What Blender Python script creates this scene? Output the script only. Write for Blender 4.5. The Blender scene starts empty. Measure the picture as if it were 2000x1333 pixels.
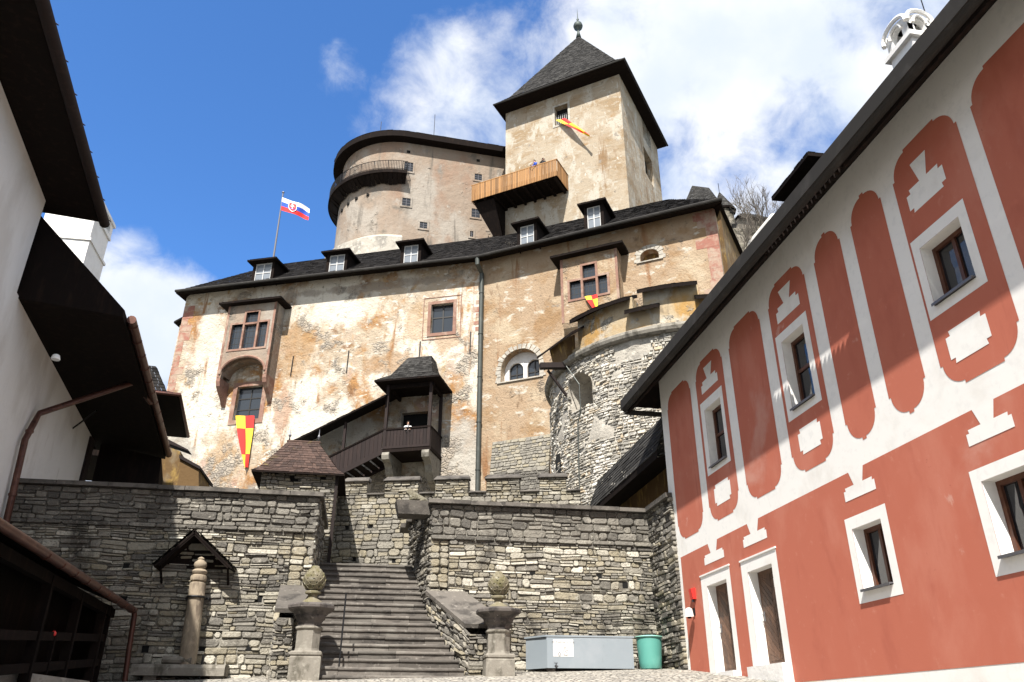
import bpy, bmesh, math, random
from mathutils import Vector as V, Matrix, noise as mnoise
from mathutils.geometry import tessellate_polygon

R = math.radians
SC = bpy.context.scene
random.seed(7)

# ------------------------------------------------------------------ camera
F, PITCH, YAW, CAMZ = 1532.0, R(25.9), R(10.1), 1.6
cam = bpy.data.cameras.new("camera")
cam.sensor_width = 36.0
cam.lens = F / 2000 * 36
cam.clip_start, cam.clip_end = 0.05, 3000
camo = bpy.data.objects.new("camera", cam)
SC.collection.objects.link(camo)
camo.location = (0, 0, CAMZ)
camo.rotation_euler = (R(90) + PITCH, 0, -YAW)
SC.camera = camo


def ray(px, py):
    x = (px - 1000) / F
    u = (666.5 - py) / F
    f = math.cos(PITCH) - u * math.sin(PITCH)
    z = math.sin(PITCH) + u * math.cos(PITCH)
    return V((x * math.cos(YAW) + f * math.sin(YAW), f * math.cos(YAW) - x * math.sin(YAW), z))


CAM = V((0, 0, CAMZ))


def on_plane(px, py, P, n):
    r = ray(px, py)
    return CAM + r * ((V(P) - CAM).dot(V(n)) / r.dot(V(n)))


def on_y(px, py, Y):
    return on_plane(px, py, (0, Y, 0), (0, 1, 0))


def on_x(px, py, X):
    return on_plane(px, py, (X, 0, 0), (1, 0, 0))


def on_z(px, py, Z):
    return on_plane(px, py, (0, 0, Z), (0, 0, 1))


# ------------------------------------------------------------------ light and sky
SUNV = V((-0.285, -0.75, 1.0)).normalized()
SKY_STRENGTH, SUN_STRENGTH, EXPOSURE = 0.112, 4.9, 1.1
sun = bpy.data.lights.new("sun", 'SUN')
sun.energy = SUN_STRENGTH
sun.angle = R(0.53)
sun.color = (1.0, 0.95, 0.88)
suno = bpy.data.objects.new("sun", sun)
SC.collection.objects.link(suno)
suno.rotation_euler = SUNV.to_track_quat('Z', 'Y').to_euler()
suno.location = (-20, -40, 60)

SC.view_settings.view_transform = 'Standard'
SC.view_settings.look = 'None'
SC.view_settings.exposure = EXPOSURE
SC.view_settings.gamma = 1.0
SC.cycles.max_bounces = 6
SC.cycles.use_denoising = True


class NT:
    """small node-tree helper"""

    def __init__(self, tree):
        self.t = tree
        self.n = tree.nodes
        self.l = tree.links

    def node(self, kind, **props):
        nd = self.n.new(kind)
        for k, v in props.items():
            setattr(nd, k, v)
        return nd

    def put(self, sock, val):
        if isinstance(val, bpy.types.NodeSocket):
            self.l.new(val, sock)
        elif isinstance(val, tuple) and len(val) == 3 and sock.type == 'RGBA':
            sock.default_value = (*val, 1)
        else:
            sock.default_value = val

    def math(self, op, a, b=0.0, c=0.0, clamp=False):
        nd = self.node('ShaderNodeMath', operation=op, use_clamp=clamp)
        self.put(nd.inputs[0], a)
        self.put(nd.inputs[1], b)
        self.put(nd.inputs[2], c)
        return nd.outputs[0]

    def vmath(self, op, a, b=(0, 0, 0)):
        nd = self.node('ShaderNodeVectorMath', operation=op)
        self.put(nd.inputs[0], a)
        self.put(nd.inputs[1], b)
        return nd.outputs['Value'] if op in ('DOT_PRODUCT', 'LENGTH') else nd.outputs['Vector']

    def ramp(self, v, lo, hi, smooth=True):
        nd = self.node('ShaderNodeMapRange', clamp=True)
        nd.interpolation_type = 'SMOOTHSTEP' if smooth else 'LINEAR'
        self.put(nd.inputs['Value'], v)
        self.put(nd.inputs['From Min'], lo)
        self.put(nd.inputs['From Max'], hi)
        return nd.outputs[0]

    def mix(self, f, a, b, mode='MIX'):
        nd = self.node('ShaderNodeMix', data_type='RGBA', blend_type=mode)
        self.put(nd.inputs[0], f)
        self.put(nd.inputs[6], a)
        self.put(nd.inputs[7], b)
        return nd.outputs[2]

    def noise(self, vec, scale, detail=4.0, rough=0.55, dist=0.0, stretch=None):
        if stretch:
            vec = self.vmath('MULTIPLY', vec, stretch)
        nd = self.node('ShaderNodeTexNoise')
        self.put(nd.inputs['Vector'], vec)
        nd.inputs['Scale'].default_value = scale
        nd.inputs['Detail'].default_value = detail
        nd.inputs['Roughness'].default_value = rough
        nd.inputs['Distortion'].default_value = dist
        return nd.outputs['Fac']

    def voronoi(self, vec, scale, feature='F1', stretch=None, out='Distance', rnd=1.0):
        if stretch:
            vec = self.vmath('MULTIPLY', vec, stretch)
        nd = self.node('ShaderNodeTexVoronoi', feature=feature)
        self.put(nd.inputs['Vector'], vec)
        nd.inputs['Scale'].default_value = scale
        nd.inputs['Randomness'].default_value = rnd
        return nd.outputs[out]

    def cramp(self, f, stops):
        nd = self.node('ShaderNodeValToRGB')
        e = nd.color_ramp.elements
        while len(e) > 1:
            e.remove(e[-1])
        e[0].position, e[0].color = stops[0][0], (*stops[0][1], 1)
        for p, c in stops[1:]:
            k = e.new(p)
            k.color = (*c, 1)
        self.put(nd.inputs[0], f)
        return nd.outputs[0]


world = bpy.data.worlds.new("World")
SC.world = world
world.use_nodes = True
w = NT(world.node_tree)
w.n.clear()
sky = w.node('ShaderNodeTexSky', sky_type='NISHITA')
sky.sun_disc = False
sky.sun_elevation = math.asin(SUNV.z)
sky.sun_rotation = math.atan2(SUNV.x, SUNV.y) % (2 * math.pi)
sky.altitude = 500
sky.air_density, sky.dust_density, sky.ozone_density = 1.0, 0.3, 2.5
tc = w.node('ShaderNodeTexCoord')
vdir = w.vmath('NORMALIZE', tc.outputs['Generated'])
skyc = w.mix(1.0, sky.outputs[0], (0.50, .82, 1.15), 'MULTIPLY')


def lump(px, py, deg, inner=0.1, c=None):
    c = c or ray(px, py).normalized()
    dt = w.vmath('DOT_PRODUCT', vdir, tuple(c))
    return w.ramp(dt, math.cos(R(deg)), math.cos(R(deg * inner)))


cover = None
for c, deg, amt in [((-.3, -1, .8), 85, 1.25), ((-1, .1, .35), 45, .95), ((1, -.1, .6), 50, 1.0)]:  # unseen cloud banks outside the view, added to whiten the ambient light
    o = w.math('MULTIPLY', lump(0, 0, deg, .3, V(c).normalized()), amt)
    cover = o if cover is None else w.math('MAXIMUM', cover, o)
for px, py, deg, amt in [(1450, 200, 21, 1.05), (1150, 60, 9, .66), (1750, 60, 16, .95), (1620, 300, 15, 1.1), (1400, 400, 13, 1.1), (1010, 150, 8, .60),
                         (1900, -300, 22, .8), (890, 225, 9, .80), (960, 300, 7, .75), (790, 225, 6, .50), (690, 140, 4.0, .44), (288, 655, 7.5, 1.15), (240, 565, 6, .7),
                         (600, 300, 4, .25), (60, 900, 14, .9), (-700, 500, 25, .8), (2900, 700, 28, .9), (900, -900, 22, .6), (1450, 900, 16, .8)]:
    o = w.math('MULTIPLY', lump(px, py, deg), amt)
    cover = o if cover is None else w.math('MAXIMUM', cover, o)
n1 = w.noise(vdir, 4.6, 10, .57, .2)
n2 = w.noise(w.vmath('ADD', vdir, (3.1, 1.7, .4)), 15.0, 9, .64, .4)
nn = w.math('ADD', w.math('MULTIPLY', n1, .68), w.math('MULTIPLY', n2, .32))
gap = w.math('MAXIMUM', w.math('MULTIPLY', lump(1590, 235, 4.2), .35), w.math('MULTIPLY', lump(1350, 335, 5), .18))
gap = w.math('MAXIMUM', gap, w.math('MULTIPLY', lump(1690, 30, 4), .25))
dens = w.math('SUBTRACT', w.math('ADD', w.math('MULTIPLY', nn, 2.3), cover), w.math('ADD', 1.58, gap))
mask = w.ramp(dens, 0.0, 0.62)
ccol = w.mix(w.ramp(w.noise(w.vmath('ADD', vdir, (.2, 5., 1.)), 6.5, 6, .5), .35, .7), (3.5, 3.85, 4.4), (4.7, 4.75, 4.85))
bg = w.node('ShaderNodeBackground')
w.put(bg.inputs['Color'], w.mix(mask, skyc, ccol))
bg.inputs['Strength'].default_value = SKY_STRENGTH
wo = w.node('ShaderNodeOutputWorld')
w.l.new(bg.outputs[0], wo.inputs['Surface'])


# ------------------------------------------------------------------ materials
def material(name, base, rough=.85, layers=(), blobs=(), tone=0.0, bumps=(), metallic=0.0, spec=0.3, gain=1.0, stones=None, tonecol=None):
    """base colour, noise-masked colour layers (colour, scale, lo, hi, stretch), per-face tone, bumps (scale, strength, distance, stretch)"""
    m = bpy.data.materials.new(name)
    m.use_nodes = True
    g = NT(m.node_tree)
    b = g.n['Principled BSDF']
    pos = g.node('ShaderNodeNewGeometry').outputs['Position']
    col = base
    if tonecol:
        at = g.node('ShaderNodeAttribute', attribute_name='tone')
        col = g.cramp(at.outputs['Fac'], tonecol)
    for i, ly in enumerate(layers):
        c, sc, lo, hi = ly[:4]
        st = ly[4] if len(ly) > 4 else None
        det = ly[5] if len(ly) > 5 else 7
        p2 = g.vmath('ADD', pos, (i * 13.7, i * 5.1, i * 7.3))
        fac = g.ramp(g.noise(p2, sc, det, .6, .25, st), lo, hi)
        col = g.mix(fac, col, c)
    for i, (pt, rad, c, hi) in enumerate(blobs):   # one ragged stain round a point
        dv = g.vmath('LENGTH', g.vmath('MULTIPLY', g.vmath('SUBTRACT', pos, pt), (1 / rad[0], 1 / rad[0], 1 / rad[1])))
        nz = g.noise(g.vmath('ADD', pos, (i * 3.7, 2.2, i)), .9, 9, .65, .3, (1, 1, .7))
        fac = g.ramp(g.math('SUBTRACT', g.math('MULTIPLY', nz, 1.7), dv), 0.0, .35)
        col = g.mix(g.math('MULTIPLY', fac, hi), col, c)
    if stones:  # random rubble showing: (scale, stretch, mortar colour, stone stops, mask lo/hi or None)
        sc, st, mort, stops, mk = stones
        wob = g.node('ShaderNodeTexNoise')
        g.put(wob.inputs['Vector'], pos)
        wob.inputs['Scale'].default_value = sc * .8
        p3 = g.vmath('ADD', pos, g.vmath('MULTIPLY', wob.outputs['Color'], (.25 / sc,) * 3))
        cell = g.voronoi(p3, sc, 'F1', st, 'Color')
        edge = g.voronoi(p3, sc, 'DISTANCE_TO_EDGE', st, 'Distance')
        sep = g.node('ShaderNodeSeparateColor')
        g.put(sep.inputs[0], cell)
        scol = g.cramp(sep.outputs[0], stops)
        scol = g.mix(g.ramp(edge, .02, .09), mort, scol)
        if mk:
            nz = g.noise(g.vmath('ADD', pos, (31, 8, 3)), mk[2], 8, .6, .3)
            if len(mk) > 3:      # the plaster has fallen off more towards the foot
                sp = g.node('ShaderNodeSeparateXYZ')
                g.put(sp.inputs[0], pos)
                nz = g.math('ADD', nz, g.math('MULTIPLY_ADD', g.ramp(sp.outputs[2], mk[3], mk[4], False), -.22, .22))
            sm = g.ramp(nz, mk[0], mk[1])
            col = g.mix(sm, col, scol)
            sh = g.math('MULTIPLY', g.ramp(edge, .0, .16), sm)
        else:
            col = scol
            sh = g.ramp(edge, .0, .16)
    if tone:
        at = g.node('ShaderNodeAttribute', attribute_name='tone')
        k = g.math('MULTIPLY_ADD', at.outputs['Fac'], 2 * tone, 1 - tone)
        col = g.mix(1.0, col, _grey(g, k), 'MULTIPLY')
    if gain != 1.0:
        col = g.mix(1.0, col, (gain,) * 3, 'MULTIPLY')
    g.put(b.inputs['Base Color'], col if not isinstance(col, tuple) else (*col, 1))
    b.inputs['Roughness'].default_value = rough
    b.inputs['Metallic'].default_value = metallic
    b.inputs['Specular IOR Level'].default_value = spec
    nrm = None
    if stones:
        bp = g.node('ShaderNodeBump')
        bp.inputs['Strength'].default_value = 0.9
        bp.inputs['Distance'].default_value = .16 / stones[0] * 2
        g.put(bp.inputs['Height'], sh)
        nrm = bp.outputs[0]
    for i, bb in enumerate(bumps):
        sc, stg, dist = bb[:3]
        st = bb[3] if len(bb) > 3 else None
        bp = g.node('ShaderNodeBump')
        bp.inputs['Strength'].default_value = stg
        bp.inputs['Distance'].default_value = dist
        g.put(bp.inputs['Height'], g.noise(pos, sc, 6, .6, 0, st))
        if nrm is not None:
            g.put(bp.inputs['Normal'], nrm)
        nrm = bp.outputs[0]
    if nrm is not None:
        g.put(b.inputs['Normal'], nrm)
    return m


def _grey(g, k):
    nd = g.node('ShaderNodeCombineColor')
    for i in range(3):
        g.put(nd.inputs[i], k)
    return nd.outputs[0]


STONE_STOPS = [(0, (.055, .05, .045)), (.18, (.105, .098, .086)), (.38, (.175, .163, .14)), (.55, (.245, .228, .192)), (.68, (.255, .224, .16)), (.8, (.22, .20, .155)), (.9, (.35, .328, .272)), (1, (.45, .425, .36))]
RUB_STOPS = [(0, (.15, .142, .125)), (.3, (.27, .255, .225)), (.6, (.37, .35, .305)), (.85, (.45, .42, .36)), (1, (.35, .28, .19))]

MAT = {}
MAT['masonry'] = material('drystone_masonry', (.2, .2, .2), .94, [((.055, .05, .043), .9, .54, .74, (1, 1, .45), 9), ((.30, .285, .24), 7, .55, .74), ((.10, .092, .08), 12, .54, .72), ((.33, .31, .265), 1.6, .60, .76, (1, 1, .6), 9)], tonecol=STONE_STOPS, bumps=[(28, .8, .03), (9, .8, .06)], gain=1.1)
MAT['joint'] = material('dark_joint', (.12, .11, .092), .95, [((.26, .245, .21), 1.7, .44, .6), ((.05, .045, .04), 3, .56, .7)], bumps=[(20, .8, .03)])
MAT['rubble_stone'] = material('bastion_rubble', (.2, .2, .2), .92, [((.5, .48, .44), 1.1, .52, .66), ((.30, .28, .25), 5, .55, .75)], tonecol=RUB_STOPS, bumps=[(20, .7, .03), (5, .6, .05)], gain=1.3)
MAT['lime_mortar'] = material('lime_mortar', (.345, .32, .275), .95, [((.22, .205, .18), .9, .48, .66, None, 9), ((.43, .40, .345), 2.5, .5, .65, None, 9), ((.14, .13, .115), 6, .58, .72)], bumps=[(9, .8, .05), (30, .5, .02)], gain=1.05)
MAT['cap'] = material('capstone', (.12, .108, .094), .9, [((.05, .045, .04), 2.4, .45, .68), ((.22, .2, .175), 7, .57, .74)], tone=.2, bumps=[(18, .6, .02), (4, .4, .03)], gain=0.85)
MAT['step'] = material('worn_step_stone', (.098, .088, .077), .9, [((.05, .045, .04), 3.2, .48, .68, (.6, 1, 2)), ((.17, .157, .138), 9, .56, .72), ((.13, .12, .105), 1.2, .5, .66)], tone=.3, bumps=[(22, .5, .015), (5, .4, .02)], gain=1.1)
MAT['carved'] = material('carved_sandstone', (.25, .23, .195), .9, [((.10, .09, .07), 3.0, .48, .68, (1, 1, .5)), ((.33, .31, .265), 6, .5, .7), ((.07, .065, .055), 1.6, .58, .72, (1, 1, .3))], bumps=[(24, .5, .012), (6, .3, .02)], gain=0.8)
MAT['tan_stone'] = material('tan_weathered_post', (.25, .205, .15), .9, [((.14, .11, .082), 2.5, .48, .66, (1, 1, .3)), ((.36, .30, .22), 7, .52, .7, (1, 1, .5)), ((.08, .06, .045), 5, .62, .74, (1.5, 1.5, .12))], bumps=[(18, .5, .02, (1, 1, .3))])
MAT['cone'] = material('mossy_sandstone', (.21, .185, .125), .9, [((.16, .145, .07), 5, .46, .64), ((.38, .36, .29), 11, .55, .7)], bumps=[(30, .5, .012)], gain=0.8)
MAT['masonry_moss'] = material('mossy_weathered_stone', (.16, .145, .105), .95, [((.08, .075, .04), 4, .46, .62), ((.26, .245, .2), 9, .52, .7)], bumps=[(14, 1, .05), (40, .7, .02)])
MAT['darkstone'] = material('weathered_dark_stone', (.10, .088, .08), .88, [((.04, .036, .034), 3.5, .45, .65), ((.2, .18, .16), 9, .58, .72)], bumps=[(24, .5, .015)])
MAT['plaster'] = material('patchy_lime_plaster', (.45, .37, .275), .95, [
    ((.37, .195, .075), .34, .49, .60, (1, 1, 1.15), 10), ((.21, .112, .055), .8, .55, .68, (1, 1, .9), 10), ((.42, .29, .225), .5, .56, .68, (1, 1, .8), 9),
    ((.66, .61, .52), .25, .45, .56, (1, 1, .8), 10), ((.44, .30, .155), 1.7, .56, .70, (1, 1, .6), 9), ((.30, .28, .25), .6, .61, .72, (1, 1, 1.3), 10), ((.17, .135, .10), 5, .60, .72, (.6, .6, 1.6), 9),
    ((.66, .61, .53), 2.2, .56, .64, (.7, .7, 1.5), 10), ((.25, .20, .14), 1.1, .60, .74, (1, 1, .12)), ((.33, .25, .17), 11, .56, .74), ((.31, .165, .075), 1.5, .56, .70, (1, 1, .13), 9), ((.16, .135, .11), 3.2, .62, .74, (1, 1, .5), 10)],
    blobs=[((-3.7, 48.98, 18.3), (4.2, 2.6), (0.66, 0.62, 0.54), 0.9), ((4.9, 45.46, 16.2), (1.9, 4.2), (0.4, 0.375, 0.33), 0.8), ((0.46, 47.28, 22.6), (3.2, 1.1), (0.33, 0.2, 0.1), 0.75), ((-5.83, 49.86, 24.5), (2.0, 3.4), (0.37, 0.235, 0.12), 0.7), ((-9.72, 51.45, 17.0), (1.5, 2.6), (0.36, 0.22, 0.1), 0.7), ((-12.96, 52.78, 17.0), (2.0, 3.0), (0.33, 0.31, 0.27), 0.75), ((-6.39, 50.08, 19.8), (0.9, 2.2), (0.36, 0.2, 0.12), 0.7), ((-3.24, 48.79, 27.0), (4.5, 1.6), (0.64, 0.59, 0.5), 0.75), ((1.85, 46.71, 25.3), (1.6, 2.2), (0.4, 0.27, 0.15), 0.6), ((-12.31, 52.51, 26.0), (1.4, 3.0), (0.6, 0.55, 0.47), 0.8), ((1.38, 46.9, 13.2), (3.6, 2.6), (0.23, 0.215, 0.19), 0.85), ((3.88, 45.87, 24.2), (1.4, 1.8), (0.36, 0.22, 0.11), 0.65), ((-1.39, 48.04, 28.6), (9, 0.5), (0.24, 0.2, 0.16), 0.6)],
    stones=(3.4, (1, 1, 1.6), (.42, .37, .30), [(0, (.26, .23, .2)), (.5, (.40, .35, .29)), (1, (.50, .43, .34))], (.56, .66, .5, 12.5, 18.5)), bumps=[(1.6, .6, .25), (8, .7, .08), (30, .4, .02)], gain=0.80)
MAT['plaster_orange'] = material('ochre_lime_plaster', (.465, .34, .225), .95, [
    ((.385, .245, .13), .45, .48, .64, None, 10), ((.56, .45, .315), .3, .48, .62, (1, 1, 1.3), 10), ((.66, .60, .50), .9, .57, .66, (1, 1, 2), 10), ((.20, .125, .07), .9, .62, .74, (1, 1, .5), 10),
    ((.25, .165, .10), 2.2, .60, .76, (1, 1, .4)), ((.34, .30, .25), .7, .64, .74, None, 10), ((.30, .21, .13), 6, .60, .76, (.7, .7, 1.4)), ((.40, .28, .17), 12, .56, .74), ((.33, .175, .085), 1.4, .56, .70, (1, 1, .13), 9), ((.17, .14, .11), 2.6, .63, .74, None, 10)], bumps=[(1.3, .5, .2), (8, .7, .08), (30, .4, .02)],
    stones=(3.4, (1, 1, 1.6), (.40, .33, .25), [(0, (.28, .22, .17)), (.5, (.42, .33, .24)), (1, (.48, .38, .28))], (.60, .70, .5, 12.5, 16)), gain=0.66)
MAT['plaster_tower'] = material('pale_tower_plaster', (.49, .41, .305), .95, [
    ((.38, .275, .165), .35, .46, .64, (1, 1, 1.6), 9), ((.58, .53, .44), .8, .50, .60, (1.0, 1.0, .5), 9), ((.40, .25, .115), .5, .62, .75, (1, 1, 1.2), 9), ((.56, .51, .42), 2.4, .56, .66, (.5, .5, 1.6), 9), ((.30, .24, .17), 7, .56, .72), ((.30, .19, .10), 1.2, .57, .70, (1, 1, .15), 9), ((.66, .62, .54), 1.6, .60, .68, (1.4, 1.4, .6), 9), ((.24, .205, .165), 2.4, .63, .74, None, 9),
    ((.38, .33, .26), 3, .60, .74, (.5, .5, 2.5)), ((.34, .3, .25), .9, .64, .72, None, 9)], bumps=[(2, .4, .15), (9, .5, .05)], gain=0.66)
MAT['plaster_keep'] = material('grey_pink_keep_plaster', (.36, .285, .22), .95, [
    ((.42, .375, .32), .22, .46, .6, (1, 1, .7), 9), ((.34, .235, .17), .3, .52, .66, (1, 1, .6), 9), ((.27, .24, .205), .6, .58, .70, (1, 1, .35), 9),
    ((.45, .41, .355), 1.2, .60, .72), ((.24, .19, .15), 6, .58, .74), ((.17, .15, .125), 1.1, .58, .74, (1, 1, .12), 9), ((.22, .19, .155), .5, .58, .68, None, 9)], bumps=[(1.6, .5, .2), (7, .5, .05)],
    stones=(1.7, (1, 1, 1.6), (.4, .37, .32), [(0, (.3, .27, .24)), (1, (.48, .43, .36))], (.60, .68, .3)), gain=0.68)
MAT['plaster_ochre'] = material('ochre_stained_plaster', (.20, .12, .05), .95, [((.29, .22, .135), .8, .5, .66), ((.22, .14, .06), 1.6, .52, .72, (1, 1, .3)), ((.5, .33, .1), 3, .5, .7, (1, 1, .4))], gain=0.6, bumps=[(6, .5, .04)])  # base darkened, which puts the annex wall's shade into the colour
MAT['sandstone_red'] = material('red_sandstone', (.31, .175, .13), .9, [((.42, .30, .23), 1.2, .48, .66), ((.20, .115, .085), 3, .52, .70), ((.15, .10, .08), 7, .6, .74)], bumps=[(12, .4, .02)], gain=0.72)
MAT['quoin'] = material('faded_red_quoin_paint', (.36, .155, .115), .92, [((.45, .34, .26), .9, .44, .58, None, 9), ((.42, .26, .19), 4, .48, .68), ((.30, .2, .15), 9, .55, .72)], bumps=[(9, .4, .03)], gain=0.72)
MAT['white'] = material('white_limewash', (.80, .79, .76), .9, [((.70, .68, .64), .9, .52, .72), ((.74, .735, .71), 7, .5, .7)], bumps=[(3, .12, .03), (26, .12, .006)])
MAT['white_old'] = material('old_white_limewash', (.72, .71, .69), .92, [((.60, .58, .55), .6, .46, .66, (1, 1, .5)), ((.5, .48, .45), 2, .64, .78, (1, 1, .3))], bumps=[(1.2, .35, .12), (12, .25, .012)])
MAT['red'] = material('brick_red_paint', (.47, .142, .090), .88, [((.51, .18, .122), .7, .48, .68, (1, 1, .55)), ((.425, .122, .078), 1.5, .52, .72, (1, 1, .45)), ((.52, .20, .14), 6, .60, .78), ((.40, .115, .075), 2.6, .62, .78, (1.5, 1.5, .12)), ((.53, .25, .19), .45, .58, .74, None, 9), ((.56, .30, .235), 1.3, .66, .74, (1, 1, .8), 10), ((.36, .105, .07), 9, .68, .78, None, 6)], gain=0.95, bumps=[(3, .1, .03), (30, .12, .005)])
MAT['shingle_dark'] = material('dark_shingle', (.021, .019, .018), .92, [((.036, .033, .030), 1.2, .5, .7), ((.012, .011, .011), 5, .5, .7)], tone=.45, spec=.12, bumps=[(30, .4, .02, (1, 1, .4))], gain=0.7)
MAT['shingle_grey'] = material('weathered_grey_shingle', (.058, .056, .053), .9, [((.085, .082, .077), 1.0, .48, .7), ((.032, .03, .028), 4, .55, .72)], tone=.5, spec=.15, bumps=[(30, .4, .02, (1, 1, .4))], gain=0.52)
MAT['shingle_red'] = material('mossy_red_brown_shingle', (.105, .064, .049), .85, [((.19, .15, .045), 1.8, .60, .74), ((.07, .045, .038), 4, .5, .7), ((.16, .10, .078), 7, .55, .7)], tone=.4, bumps=[(30, .4, .02)], gain=0.52)
MAT['wood_dark'] = material('dark_stained_wood', (.011, .008, .007), .9, [((.02, .013, .010), 6, .5, .7, (1, 1, .2))], tone=.3, spec=.08, bumps=[(30, .4, .01, (1, 1, .15))])
MAT['wood_brown'] = material('red_brown_stained_wood', (.028, .016, .014), .8, [((.045, .026, .021), 6, .5, .7, (1, 1, .2))], tone=.3, bumps=[(30, .4, .01, (1, 1, .15))], gain=0.55)
MAT['wood_new'] = material('new_larch_wood', (.52, .27, .10), .7, [((.40, .19, .07), 5, .5, .7, (1, 1, .2))], tone=.35, bumps=[(30, .3, .01, (1, 1, .15))], gain=0.54)
MAT['wood_door'] = material('brown_plank_door', (.095, .05, .03), .55, [((.16, .085, .05), 7, .46, .66, (1, 1, .25)), ((.05, .026, .016), 14, .55, .7)], tone=.35, bumps=[(30, .3, .008)])
MAT['frame_brown'] = material('brown_window_frame', (.09, .035, .02), .45, [((.13, .055, .03), 9, .5, .7)], bumps=[])
MAT['frame_dark'] = material('dark_window_lead', (.03, .028, .026), .5)
MAT['frame_white'] = material('white_window_frame', (.48, .48, .47), .6)
MAT['copper'] = material('brown_copper', (.085, .036, .026), .42, [((.13, .06, .042), 3, .5, .7), ((.045, .022, .018), 8, .5, .72)], metallic=.35)
MAT['iron'] = material('black_iron', (.02, .02, .022), .5, metallic=.6)
MAT['gutter_grey'] = material('dark_grey_gutter', (.034, .032, .03), .9, [((.05, .047, .044), 2, .5, .7)], spec=.12)
MAT['pipe_grey'] = material('grey_green_pipe', (.06, .066, .06), .5, [((.09, .095, .085), 1.5, .5, .7)], metallic=.3)
MAT['verdigris'] = material('dark_weathered_copper', (.06, .075, .07), .6, [((.11, .13, .12), 3, .5, .7)], metallic=.3)
MAT['zinc'] = material('grey_zinc', (.16, .16, .17), .45, metallic=.6)
MAT['tank'] = material('painted_grey_steel', (.29, .335, .37), .5, [((.33, .37, .405), 1.2, .45, .7), ((.23, .25, .26), 3.5, .62, .78, (1, 1, .3))], bumps=[(2.2, .12, .03)], gain=0.74)
MAT['barrel'] = material('green_plastic', (.10, .33, .28), .42, [((.13, .37, .315), 3, .5, .7)], spec=.5, gain=0.9)
MAT['barrel_lid'] = material('pale_green_plastic', (.24, .50, .42), .4, spec=.5)
MAT['paper'] = material('white_paper', (.62, .62, .61), .8)
MAT['ink'] = material('grey_print', (.10, .10, .105), .8)
MAT['red_plastic'] = material('red_plastic', (.70, .03, .025), .35, spec=.5)
MAT['white_plastic'] = material('white_plastic', (.78, .78, .76), .4, spec=.5)
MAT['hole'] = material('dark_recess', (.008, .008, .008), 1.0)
MAT['ground'] = material('cobbled_ground', (.3, .28, .24), .95, [((.2, .185, .16), .5, .45, .65)], stones=(6.5, None, (.12, .11, .095), [(0, (.22, .21, .19)), (.5, (.33, .31, .27)), (1, (.42, .39, .33))], None), bumps=[(22, .5, .02)], gain=1.15)
MAT['earth'] = material('stony_hillside', (.16, .145, .115), .97, [((.08, .085, .045), .5, .48, .62), ((.25, .23, .2), 1.1, .52, .7), ((.06, .055, .045), 3, .55, .72)], bumps=[(1.2, .8, .5), (6, .7, .12)])
MAT['rock'] = material('limestone_rock', (.27, .245, .2), .95, [((.12, .11, .085), .6, .46, .62), ((.40, .37, .31), 1.4, .52, .68, (1, 1, .4)), ((.09, .095, .05), 1.9, .58, .7)], bumps=[(1.1, 1, .7), (5, .9, .15)])
MAT['bark'] = material('bare_bark', (.11, .095, .08), .9, [((.17, .15, .125), 6, .5, .7)], bumps=[(20, .5, .01)])
MAT['yellow_cloth'] = material('yellow_cloth', (.80, .56, .045), .8)
MAT['red_cloth'] = material('red_cloth', (.62, .035, .03), .8)
MAT['white_cloth'] = material('white_cloth', (.8, .8, .8), .8)
MAT['blue_cloth'] = material('blue_cloth', (.03, .09, .48), .8)
MAT['skin'] = material('skin', (.52, .31, .22), .55)
MAT['hair'] = material('dark_hair', (.03, .02, .014), .6)
MAT['grey_cloth'] = material('grey_cloth', (.09, .09, .1), .85)
MAT['dark_cloth'] = material('dark_cloth', (.025, .025, .03), .85)


def glass(name, c, rough=.04, ior=1.5):
    m = bpy.data.materials.new(name)
    m.use_nodes = True
    g = NT(m.node_tree)
    b = g.n['Principled BSDF']
    b.inputs['Base Color'].default_value = (*c, 1)
    b.inputs['Roughness'].default_value = rough
    b.inputs['Specular IOR Level'].default_value = .8
    pos = g.node('ShaderNodeNewGeometry').outputs['Position']
    bp = g.node('ShaderNodeBump')
    bp.inputs['Strength'].default_value = .12
    bp.inputs['Distance'].default_value = .05
    g.put(bp.inputs['Height'], g.noise(pos, 2.5, 2))
    g.put(b.inputs['Normal'], bp.outputs[0])
    return m


MAT['glass'] = glass('dark_window_glass', (.012, .014, .018))
MAT['glass_lead'] = glass('leaded_glass', (.02, .026, .034), .12)
MAT['glass_sky'] = glass('sky_tinted_dormer_glass', (.17, .19, .215), .15)  # pale tint paints the sky's reflection into the dormer panes


# ------------------------------------------------------------------ mesh builder
WORLD_LOC = {}


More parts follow.
